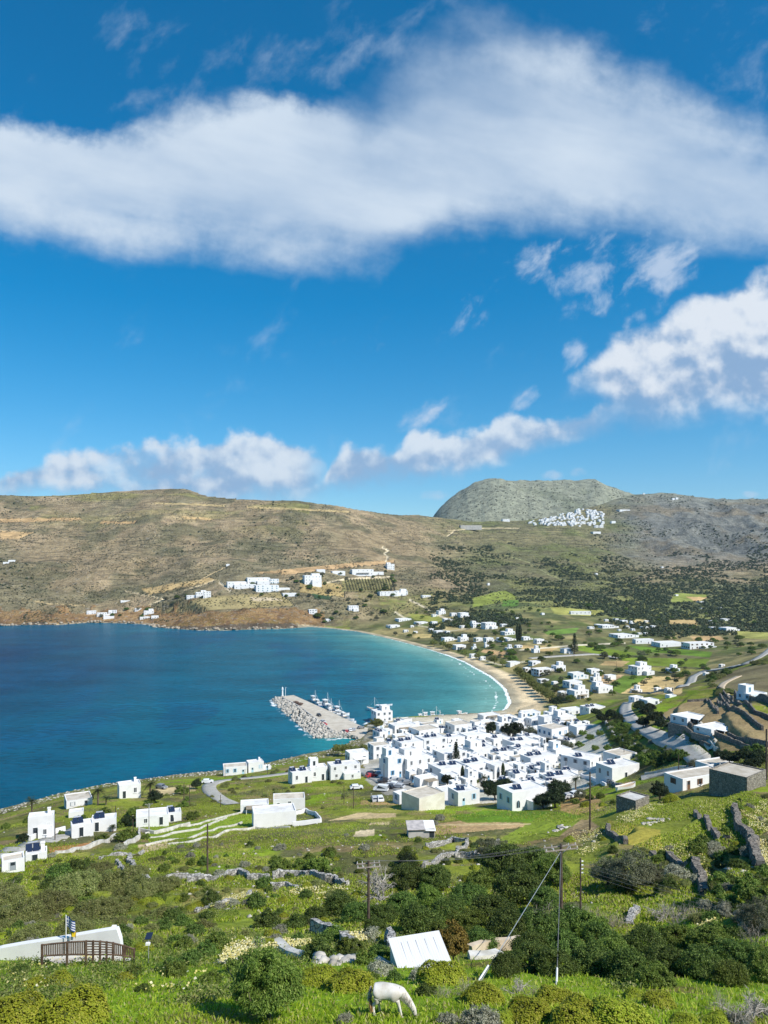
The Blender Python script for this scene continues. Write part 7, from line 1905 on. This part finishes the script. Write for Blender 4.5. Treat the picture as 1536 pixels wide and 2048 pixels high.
many('bare_shrub', [(1090, 1846, 40), (1192, 1850, 36), (1232, 1858, 34), (1350, 1850, 38), (930, 1990, 34), (1064, 1990, 24), (884, 1996, 26), (22, 1790, 30), (1382, 1834, 26), (1512, 1886, 40), (1440, 2020, 36), (690, 1770, 16), (1160, 1830, 26)])
many('bare_tree', [(764, 1800, 46), (1500, 2044, 44), (1036, 1988, 24), (1470, 2050, 30), (1330, 1840, 30)])
many('grey_shrub', [(962, 2054, 42), (900, 2050, 26), (1480, 2052, 26), (690, 2044, 20), (760, 1950, 30), (440, 1752, 14), (240, 1700, 14), (560, 1700, 14), (880, 1640, 12), (866, 1650, 12), (840, 1960, 26), (1520, 2030, 26)])
# harbour, village and roadside trees
many('tamarisk_tree', [(753, 1462, 15), (676, 1510, 13), (692, 1512, 14), (710, 1511, 12), (728, 1509, 12), (1036, 1351, 10), (1042, 1357, 11), (1049, 1363, 11), (1056, 1369, 12), (1062, 1376, 12), (1069, 1382, 12), (1076, 1388, 12), (1084, 1394, 13), (1092, 1400, 13), (1100, 1405, 13), (868, 1294, 8), (886, 1297, 9), (898, 1302, 9), (930, 1315, 9), (954, 1320, 8), (988, 1330, 10), (1006, 1335, 9), (1040, 1430, 6)])
many('pine_tree', [(1025, 1477, 21), (984, 1468, 15), (1112, 1414, 13), (1280, 1424, 14), (1294, 1438, 17), (1310, 1450, 17), (1286, 1456, 14), (1322, 1460, 15), (1300, 1424, 12), (1192, 1432, 10), (1205, 1446, 13), (1222, 1438, 13), (1236, 1446, 12), (990, 1600, 22), (1006, 1588, 20), (976, 1584, 16), (1110, 1616, 24), (1086, 1618, 20), (1120, 1598, 24), (895, 1572, 14), (1320, 1600, 22), (965, 1475, 12), (1134, 1456, 8),
     (46, 1686, 12), (90, 1662, 14), (310, 1606, 16), (290, 1648, 12), (258, 1652, 14), (392, 1578, 12), (176, 1606, 12), (1460, 1530, 18), (1490, 1526, 18), (1520, 1528, 18), (1440, 1520, 14), (1505, 1540, 16), (1352, 1366, 5), (1428, 1352, 6), (814, 1740, 20)])
many('olive_tree', [(1062, 1478, 18), (1160, 1600, 16), (1388, 1537, 13), (780, 1490, 12), (1135, 1500, 14), (1430, 1578, 12), (1208, 1318, 11), (1140, 1480, 12), (1098, 1490, 10), (830, 1480, 8)])
many('palm_tree', [(300, 1597, 15, 0), (196, 1610, 15, 0), (64, 1628, 14, 0), (212, 1610, 11, 1), (1151, 1582, 13, 0), (1052, 1590, 12, 1), (1036, 1592, 12, 1), (968, 1580, 13, 0), (1180, 1580, 9, 1), (226, 1664, 9, 1)])
plant_px('norfolk_pine', 912, 1538, 12, var=0, label='tall slender wavy conifer in the middle of the village', cat='tree')
plant_px('norfolk_pine', 1149, 1308, 9, var=0, label='dark pointed conifer by the house at the village road', cat='tree')
many('cypress_tree', [(925, 1566, 4), (1006, 1560, 4), (1040, 1284, 4), (1035, 1284, 4), (88, 1712, 3)])
many('green_shrub', [(1062, 1435, 5), (1200, 1470, 9), (1180, 1480, 10), (1165, 1470, 9), (1215, 1500, 10), (1190, 1500, 9), (1160, 1494, 10), (1126, 1532, 8), (1150, 1608, 10), (1180, 1600, 10), (1200, 1596, 10), (770, 1500, 10), (790, 1474, 6), (870, 1568, 8), (950, 1566, 8)])
# scattered shrubs
def scatter(kind, n_, poly, lo, hi, rng, avoid=None, ymax=700, **k):
    poly = np.array(poly, float); x0, y0 = poly.min(0); x1, y1 = poly.max(0); c = 0; tries = 0
    while c < n_ and tries < n_ * 40:
        tries += 1
        px, py = rng.uniform(x0, x1), rng.uniform(y0, y1)
        if not inside_poly(np.array([px]), np.array([py]), poly)[0]: continue
        x, y, z = at(px, py)
        i = min(int(np.searchsorted(GPX, px)), NC - 1); j = min(int(np.searchsorted(GLN, math.log(y))), NR - 1)
        if y > ymax or is_sea[j, i]: continue
        if rd_px[j, i] < 13 and 150 < y < 460: continue
        if y < 420 and Mk[j, i, 2] < .9: continue
        s = rng.uniform(lo, hi) * (1 if rng.random() < .8 else 1.35)
        plant(kind, x, y, z - .08, s, rng=rng, **k); c += 1
rs = np.random.default_rng(21)
slope = [(0, 1705), (300, 1700), (520, 1675), (800, 1665), (1000, 1690), (1180, 1690), (1120, 1720), (800, 1880), (420, 1905), (0, 1905)]
scatter('lentisk_shrub', 46, slope, .35, .8, rs); scatter('green_shrub', 50, slope, .3, .75, rs); scatter('heath_shrub', 80, slope, .3, .7, rs); scatter('grey_shrub', 60, slope, .3, .7, rs); scatter('euphorbia_bush', 80, slope, .3, .7, rs)
rightz = [(1150, 1640), (1250, 1600), (1536, 1592), (1536, 1880), (1420, 1880), (1240, 1800)]
scatter('lentisk_shrub', 30, rightz, .4, 1.0, rs); scatter('heath_shrub', 30, rightz, .35, .8, rs); scatter('euphorbia_bush', 14, rightz, .4, .7, rs); scatter('grey_shrub', 16, rightz, .4, .8, rs); scatter('green_shrub', 24, rightz, .4, .9, rs)
road_z = [(1212, 1446), (1262, 1448), (1345, 1494), (1380, 1512), (1330, 1536), (1290, 1530), (1225, 1480)]
scatter('lentisk_shrub', 44, road_z, 1.0, 2.0, rs); scatter('green_shrub', 22, road_z, .9, 1.6, rs); scatter('grey_shrub', 10, road_z, .9, 1.4, rs)
scatter('lentisk_shrub', 12, [(1300, 1440), (1345, 1462), (1420, 1505), (1536, 1530), (1536, 1480), (1400, 1440), (1330, 1420)], .7, 1.6, rs); scatter('heath_shrub', 40, [(1410, 1360), (1536, 1320), (1536, 1385), (1440, 1392)], 1.0, 1.8, rs); scatter('lentisk_shrub', 8, [(1410, 1360), (1536, 1320), (1536, 1385), (1440, 1392)], 1.2, 2.0, rs)
scatter('heath_shrub', 40, [(380, 1560), (700, 1540), (720, 1640), (620, 1620), (420, 1620), (300, 1600)], .5, 1.1, rs); scatter('green_shrub', 24, [(0, 1640), (300, 1600), (420, 1575), (440, 1620), (260, 1690), (0, 1700)], .6, 1.5, rs); scatter('heath_shrub', 24, [(0, 1640), (120, 1620), (440, 1560), (700, 1520), (700, 1540), (430, 1570)], .6, 1.3, rs)
plain = [(770, 1272), (960, 1316), (1060, 1350), (1120, 1410), (1280, 1390), (1536, 1300), (1536, 1230), (1200, 1215), (900, 1215), (760, 1240)]
scatter('green_tree', 80, plain, .6, 1.3, rs, ymax=1300); scatter('carob_tree', 110, plain, .6, 1.3, rs, ymax=1300); scatter('olive_tree', 60, plain, .6, 1.2, rs, ymax=1300)
shore = [(160, 1240), (330, 1236), (330, 1200), (600, 1150), (800, 1140), (800, 1240), (640, 1246), (600, 1200), (420, 1190), (330, 1215), (160, 1220)]
scatter('carob_tree', 44, shore, .9, 1.8, rs, ymax=1500); scatter('olive_tree', 30, shore, .7, 1.5, rs, ymax=1500)
# rows of young olives in the orchard
for i in range(9):
    for j in range(17):
        px = 690 + j * 5.8 + i * .8; py = 1160 + i * 2.6
        x, y, z = at(px, py); plant('olive_tree', x, y, z, .62, rng=rs, name='orchard_tree', group='rows of young olive trees in the orchard', label='young olive tree in the rows of the orchard across the bay', cat='tree')

# ------------------------------------------------------------------ masses nobody could count
VI = np.argwhere(VIS & ~is_sea & (PX > -60) & (PX < 1600))
vi_y = YY[VI[:, 0], VI[:, 1]]; vi_px = PX[VI[:, 0], VI[:, 1]]; vi_py = PYY[VI[:, 0], VI[:, 1]]
# each vertex counts for the patch of the photograph it covers
dpy = np.abs(np.gradient(PYY, axis=0))[VI[:, 0], VI[:, 1]]
def pick(n_, mask, weight, rng):
    idx_ = np.nonzero(mask)[0]; w = weight[idx_]; w = w / w.sum()
    s = VI[rng.choice(idx_, n_, p=w)]
    x = XX[s[:, 0], s[:, 1]]; y = YY[s[:, 0], s[:, 1]]
    x = x + rng.normal(0, 1, n_) * y * .0015; y = y * (1 + rng.normal(0, .0025, n_))
    return np.stack([x, y, height(x, y)], -1)
g_m = Mk[VI[:, 0], VI[:, 1], 2]
rng = np.random.default_rng(61)
# grass blades on the near turf
P_ = pick(210000, (vi_y < 62) & (g_m > .5), dpy * (1 + 0 * vi_y), rng)
v, q = leaves(P_ + [0, 0, .08], np.tile([0.0, -1, .4], (len(P_), 1)), .20, 5.0, 1.6, rng, .6)
dry_ = (fbm(P_[:, 0] / 5, P_[:, 1] / 5, 4, 131) + rng.normal(0, .12, len(P_)) > .34).astype(int)
tag(link('grass', add_mesh('grass', v, q, [L_GRASS, L_STRAW], midx=np.concatenate([dry_, dry_]))), 'bright green spring grass on the slope round the horse', None, None, 'stuff')
P_ = pick(190000, (vi_y > 58) & (vi_y < 300) & (g_m > .5), dpy, rng)
nn = fbm(P_[:, 0] / 14, P_[:, 1] / 14, 4, 95)
P_ = P_[nn > -.06]
v, q = leaves(P_ + [0, 0, .12], np.tile([0.0, -1, .4], (len(P_), 1)), .30, 3.4, 1.4, rng, .7)
dry_ = (fbm(P_[:, 0] / 11, P_[:, 1] / 11, 4, 132) + rng.normal(0, .12, len(P_)) > .22).astype(int)
tag(link('grass', add_mesh('grass', v, q, [L_GRASS, L_STRAW], midx=np.concatenate([dry_, dry_]))), 'tufted grass over the terraced slope above the village', None, None, 'stuff')
# low undergrowth
C_ = pick(9000, (vi_y > 30) & (vi_y < 330) & (g_m > .85), dpy, rng)
keep = fbm(C_[:, 0] / 9, C_[:, 1] / 9, 4, 96) > -.05
C_ = C_[keep]; k_ = 44
cc = np.repeat(C_, k_, 0); o_ = rng.normal(0, 1, cc.shape) * np.array([.34, .34, .14]) * (np.repeat(rng.uniform(.5, 1.3, len(C_)), k_)[:, None]); o_[:, 2] = np.abs(o_[:, 2])
v, q = leaves(cc + o_, o_ + [0, 0, .4], .125, 2.2, .6, rng, .8)
ids = rng.integers(0, 3, len(C_)); mi = np.repeat(np.repeat(ids, k_), 1)
mi = np.concatenate([mi, mi]) if False else np.stack([mi, mi], 1).ravel()
n_l = len(cc); order = np.concatenate([np.repeat(ids, k_), np.repeat(ids, k_)])
tag(link('undergrowth', add_mesh('undergrowth', v, q, [L_BROOM, L_HEATH, L_MID], midx=order)), 'low tangled undergrowth between the bushes of the slope', None, None, 'stuff')
# flowers
fl = []
for poly, n_ in [([(450, 1905), (470, 1888), (540, 1884), (620, 1890), (600, 1900), (520, 1905), (440, 1935)], 1500), ([(700, 1875), (730, 1866), (760, 1870), (765, 1882), (715, 1890)], 600), ([(575, 1786), (620, 1778), (690, 1776), (685, 1800), (610, 1806)], 700), ([(395, 1822), (450, 1800), (505, 1784), (500, 1796), (440, 1816)], 500),
                 ([(1230, 1640), (1270, 1615), (1330, 1605), (1320, 1620), (1260, 1650)], 900), ([(1140, 1670), (1190, 1655), (1205, 1670), (1190, 1710), (1160, 1715)], 800), ([(1480, 1620), (1536, 1600), (1536, 1740), (1510, 1700)], 1300), ([(1390, 1865), (1425, 1840), (1440, 1860), (1410, 1890)], 300), ([(1380, 1600), (1480, 1600), (1500, 1680), (1420, 1640)], 350), ([(0, 1935), (120, 1925), (100, 1990), (0, 1990)], 70), ([(150, 1908), (190, 1905), (185, 1925), (150, 1925)], 160),
                 ([(300, 1950), (420, 1940), (400, 2000), (250, 1990)], 50), ([(1290, 1690), (1400, 1690), (1420, 1760), (1350, 1720)], 300), ([(920, 1840), (960, 1830), (975, 1850), (930, 1856)], 140)]:
    poly = np.array(poly, float); x0, y0 = poly.min(0); x1, y1 = poly.max(0)
    pxs = rng.uniform(x0, x1, n_ * 4); pys = rng.uniform(y0, y1, n_ * 4); ok = inside_poly(pxs, pys, poly)
    for px, py in list(zip(pxs[ok], pys[ok]))[:n_]: fl.append(at(px, py))
fl = np.array(fl) + rng.normal(0, 1, (len(fl), 3)) * [.12, .12, .05] + [0, 0, .32]
fl = fl[fbm(fl[:, 0] / 2.2, fl[:, 1] / 2.2, 3, 97) > -.25]
v, q = leaves(fl, np.tile([0, -.4, 1.0], (len(fl), 1)), .115, 1.1, 0, rng, .4)
tag(link('wildflowers', foliage_mesh('wildflowers', [(v, q, 0)], [L_FLOWER])), 'pale yellow and white wildflowers in loose drifts', None, None, 'stuff')
# scrub of the hills across the bay
def mass(name, label, P_, size, leaves_n, leaf, m, spread_z=.6, rng=rng):
    n_ = len(P_); s = rng.uniform(size[0], size[1], n_)
    cc = np.repeat(P_, leaves_n, 0); d = unit(rng.normal(0, 1, (n_ * leaves_n, 3))); d[:, 2] = np.abs(d[:, 2])
    ss = np.repeat(s, leaves_n)[:, None]
    pos = cc + d * ss * np.array([1, 1, spread_z * 1.4]) * rng.uniform(.55, 1, (len(cc), 1))
    v, q = leaves(pos, d, 1.0, 1.4, 0, rng, .35)
    ctr = np.repeat(pos, 6, 0); sc_ = np.repeat(ss * leaf, 6, 0)
    v = ctr + (v - ctr) * sc_
    return tag(link(name, add_mesh(name, v, q, [m])), label, None, None, 'stuff')
hl = (vi_y > 1010) & (vi_y < 2600) & (vi_px < 1300)
hillm = hl
P_ = pick(21000, hillm, dpy, rng); P_ = P_[fbm(P_[:, 0] / 60, P_[:, 1] / 60, 5, 98) > -.12]
mass('scrub', 'dry low scrub dotting the brown hillside across the bay', P_, (.5, 1.5), 8, 1.1, L_SCRUB, .5)
P_ = pick(1500, (vi_y > 1010) & (vi_y < 2000) & (vi_px < 900), dpy, rng); gl = ridged(P_[:, 0] / 210, P_[:, 1] / 330 + P_[:, 0] / 900, 4, 5)
P_ = P_[gl < .50]
mass('scrub', 'dark bushes along the gullies of the brown hill', P_, (1.2, 3.0), 14, .9, L_WOOD, .7)
# the wood on the valley floor
wm = (vi_px > 860) & (vi_y > 800) & (vi_y < 1750) & (vi_py > 1085)
P_ = pick(15000, wm, dpy, rng)
nz_ = fbm(P_[:, 0] / 70, P_[:, 1] / 55, 5, 99); yv = P_[:, 1]; pxv = CX + F * P_[:, 0] / yv
dens = -.15 + .20 * sstep(1150, 1350, yv) * (pxv < 1200) - .18 * sstep(1250, 1420, pxv) * (1 - sstep(1350, 1600, yv)) + .25 * (1 - sstep(800, 950, yv)) + .35 * sstep(1350, 1700, yv)
ii_ = np.clip(np.searchsorted(GPX, pxv), 0, NC - 1); jj_ = np.clip(np.searchsorted(GLN, np.log(yv)), 0, NR - 1)
open_ = np.zeros(len(P_), bool)
ppy = HY - F * (P_[:, 2] - CAM_H) / yv
for f_ in FIELDS:
    if f_[0][0][1] < 1330: open_ |= inside_poly(pxv, ppy, f_[0])
P_ = P_[(nz_ > dens) & ~open_]
mass('woodland', 'dark olive woodland spread over the far valley floor', P_, (1.6, 3.4), 26, .55, L_WOOD, .75)
rkm = (vi_px > 1180) & (vi_y > 1500) & (vi_y < 2600)
P_ = pick(2600, rkm, dpy, rng); P_ = P_[fbm(P_[:, 0] / 70, P_[:, 1] / 70, 4, 100) > .02]
mass('scrub', 'dark scrub on the grey rocky slopes behind the valley', P_, (1.2, 3.2), 10, 1.0, L_WOOD, .5)
P_ = pick(900, (vi_y > 2600), dpy, rng)
mass('scrub', 'sparse scrub on the bare grey mountain', P_, (1.5, 3.5), 8, 1.0, L_SCRUB, .4)
# stones lying in the near slope
P_ = pick(1500, (vi_y > 60) & (vi_y < 320) & (g_m > .85), dpy, rng); P_ = P_[fbm(P_[:, 0] / 16, P_[:, 1] / 16, 3, 101) > .02]
tag(rocks('rubble', P_, rng.uniform(.10, .38, len(P_)), [M_ROCK], rng, .6), 'loose pale stones strewn over the near slope', None, None, 'stuff')
P_ = pick(900, (vi_y < 420) & (d_all[VI[:, 0], VI[:, 1]] < 26) & (vi_px < 720), dpy, rng)
tag(rocks('rubble', P_, rng.uniform(.15, .6, len(P_)), [M_ROCK], rng, .6), 'pale rocks along the near cliff edge above the sea', None, None, 'stuff')

# ------------------------------------------------------------------ labels: every thing is told apart by its look and by what it stands beside
bpy.context.view_layer.update()
ORD = ['nearest', 'second', 'third', 'fourth', 'fifth', 'sixth', 'seventh', 'eighth', 'ninth', 'tenth', 'eleventh', 'twelfth', 'thirteenth', 'fourteenth', 'fifteenth', 'sixteenth', 'seventeenth', 'eighteenth', 'nineteenth', 'twentieth']
MARKS = [('the grazing horse', 785, 2000), ('the tin shed', 836, 1906), ('the striped flag', 132, 1855), ('the wooden railing', 200, 1900), ('the solar lamp post', 297, 1890), ('the big leafy evergreen', 528, 1970), ('the brown utility pole', 737, 1790),
         ('the double-armed pole', 1122, 1770), ('the sleeve of the slanting guy wire', 965, 1950), ('the sleeve of the steep guy wire', 1113, 1960), ('the lone slope pole', 415, 1700), ('the long dry-stone wall', 620, 1757), ('the grey field shed', 842, 1665), ('the inner grass hollow', 1330, 1840), ('the tall curved wall', 1490, 1680), ('the stone hut', 1276, 1600),
         ('the tall village pole', 1180, 1600), ('the white garden terraces', 400, 1662), ('the tower house', 74, 1645), ('the plain villa block', 545, 1640), ('the road bend', 430, 1580), ('the harbour cove', 708, 1488), ('the pier root', 705, 1465), ('the car park', 785, 1570), ('the wavy village conifer', 912, 1510),
         ('the large white block', 1050, 1605), ('the tan courtyard', 1145, 1535), ('the round village pine', 1025, 1460), ('the tall quay house', 764, 1430), ('the beach end', 1035, 1425), ('the stone stair house', 1247, 1545), ('the road curve', 1255, 1425), ('the canopy villa', 1388, 1435), ('the right edge villa', 1515, 1390),
         ('the white warehouse', 1410, 1560), ('the tan field', 1310, 1370), ('the beach tree row', 1070, 1380), ('the school hall', 1340, 1287), ('the pointed valley conifer', 1149, 1295), ('the yellow meadow building', 1162, 1226), ('the bright valley field', 990, 1200), ('the orchard', 740, 1170), ('the hotel', 500, 1170), ('the far cove beach', 220, 1236), ('the ochre cliff end', 600, 1240), ('the dark beach trees', 880, 1290), ('the brown meadow', 950, 1258), ('the orange sand field', 990, 1306), ('the plain stubble', 1410, 1278)]
USED = {}
def px_of(o):
    p = o.matrix_world.translation
    return pix(p.x, max(p.y, 1), p.z)
def relate(px, py, mk):
    dx, dy = px - mk[1], py - mk[2]
    if abs(dx) > 1.1 * abs(dy): return 'right of' if dx > 0 else 'left of'
    return 'in front of' if dy > 0 else 'behind'
def auto(items):
    """items: (object, phrase, category, group)"""
    bucket = {}
    for o, ph, cat, grp in items:
        px, py = px_of(o)
        order = sorted(MARKS, key=lambda m: math.hypot((m[1] - px), (m[2] - py) * 1.6))
        bucket.setdefault((ph, order[0][0], relate(px, py, order[0])), []).append((math.hypot(order[0][1] - px, order[0][2] - py), o, cat, grp))
    for (ph, mk, rel), lst in bucket.items():
        lst.sort(key=lambda q: q[0])
        for i, (d_, o, cat, grp) in enumerate(lst):
            if len(lst) == 1: lab = f'{ph} {rel} {mk}'
            elif i < len(ORD): lab = f'{ph}, {ORD[i]} one {rel} {mk}'
            else: lab = f'{ph}, among the farthest ones {rel} {mk}'
            tag(o, lab, cat, grp)
PH = {'euphorbia_bush': ('yellow-green dome bush', 'bush', 'yellow-green dome bushes'), 'lentisk_shrub': ('dark green shrub', 'shrub', 'dark green shrubs'), 'green_shrub': ('fresh green shrub', 'shrub', 'fresh green shrubs'), 'grey_shrub': ('dry grey shrub', 'shrub', 'dry grey shrubs'),
      'heath_shrub': ('olive brown shrub', 'shrub', 'olive brown shrubs'), 'bare_shrub': ('leafless twiggy shrub', 'shrub', 'leafless shrubs'), 'bare_tree': ('bare pale-branched tree', 'tree', 'bare trees'), 'carob_tree': ('dark spreading tree', 'tree', 'dark spreading trees'),
      'green_tree': ('leafy green tree', 'tree', 'leafy green trees'), 'olive_tree': ('grey-green olive tree', 'tree', 'olive trees'), 'scrub_oak': ('broad olive brown thicket bush', 'bush', 'thicket bushes on the left slope'), 'tamarisk_tree': ('feathery light green tree', 'tree', 'feathery shore trees'),
      'pine_tree': ('round dark pine', 'tree', 'round dark pines'), 'palm_tree': ('palm tree', 'palm', 'palm trees'), 'cypress_tree': ('thin dark cypress', 'tree', 'cypresses')}
items = []
sizes = {}
for o, kind, ph, loc, s in PLANTED: sizes.setdefault(kind, []).append(s)
for o, kind, ph, loc, s in PLANTED:
    if 'label' in o.keys() or kind not in PH: continue
    p_, cat, grp = PH[kind]
    if len(sizes[kind]) > 30:
        lo_, hi_ = np.percentile(sizes[kind], [33, 67])
        p_ = ('small ' if s < lo_ else 'large ' if s > hi_ else '') + p_
    items.append((o, p_, cat, grp))
auto(items)
items = []
for e, Y, fl, h, w, col, phrase, label, cat, group, rm, wm in HOUSES:
    grp = group or ('white houses of the village' if Y < 520 else 'white houses of the plain and far shore')
    if phrase in ('white cube house', 'white house', 'small white house', 'white plain house', 'white shore house', 'low white waterfront house', 'lone white house high on the ridge'):
        if 'L' in fl: ph = 'windowless white house' if phrase != 'lone white house high on the ridge' else phrase
        else:
            ph = ('two-storey' if h > 4.9 else 'low') + ' white house'
            ex = ' with a roof heater' if 's' in fl else ' with a roof room' if 'u' in fl else ' with an annex' if 'x' in fl else ' with a front terrace' if 'y' in fl else ' with a pergola' if 'v' in fl else ' with a tan roof' if 't' in fl else ' with blue shutters' if col == 'b' else ' with grey shutters' if col == 'g' else ''
            ph += ex
        items.append((e, ph, cat, grp))
    else: items.append((e, phrase, cat, grp))
nm = {}
for it in items: nm[it[1]] = nm.get(it[1], 0) + 1
gen = lambda it: nm[it[1]] > 1 or len(it[1].split()) < 4
auto([it for it in items if gen(it)])
for it in items:
    if not gen(it): tag(it[0], it[1], it[2], it[3] if it[2] == 'house' else None)

# ------------------------------------------------------------------ sea air between the near slope and the far hills
mb = MB(); mb.box(-5200, 5200, -120, 6200, -40, 640)
def haze_build(m):
    m.use_nodes = True; nt = m.node_tree
    for n_ in list(nt.nodes): nt.nodes.remove(n_)
    o_ = nt.nodes.new('ShaderNodeOutputMaterial'); v_ = nt.nodes.new('ShaderNodeVolumePrincipled')
    v_.inputs['Color'].default_value = (.62, .78, 1.0, 1); v_.inputs['Density'].default_value = 0.00004; v_.inputs['Anisotropy'].default_value = 0.2
    nt.links.new(v_.outputs[0], o_.inputs['Volume'])
M_HAZE = bpy.data.materials.new('haze'); haze_build(M_HAZE)
hz_o = mb.obj('haze', [M_HAZE]); tag(hz_o, 'thin blue sea haze softening the far hills', None, None, 'stuff')
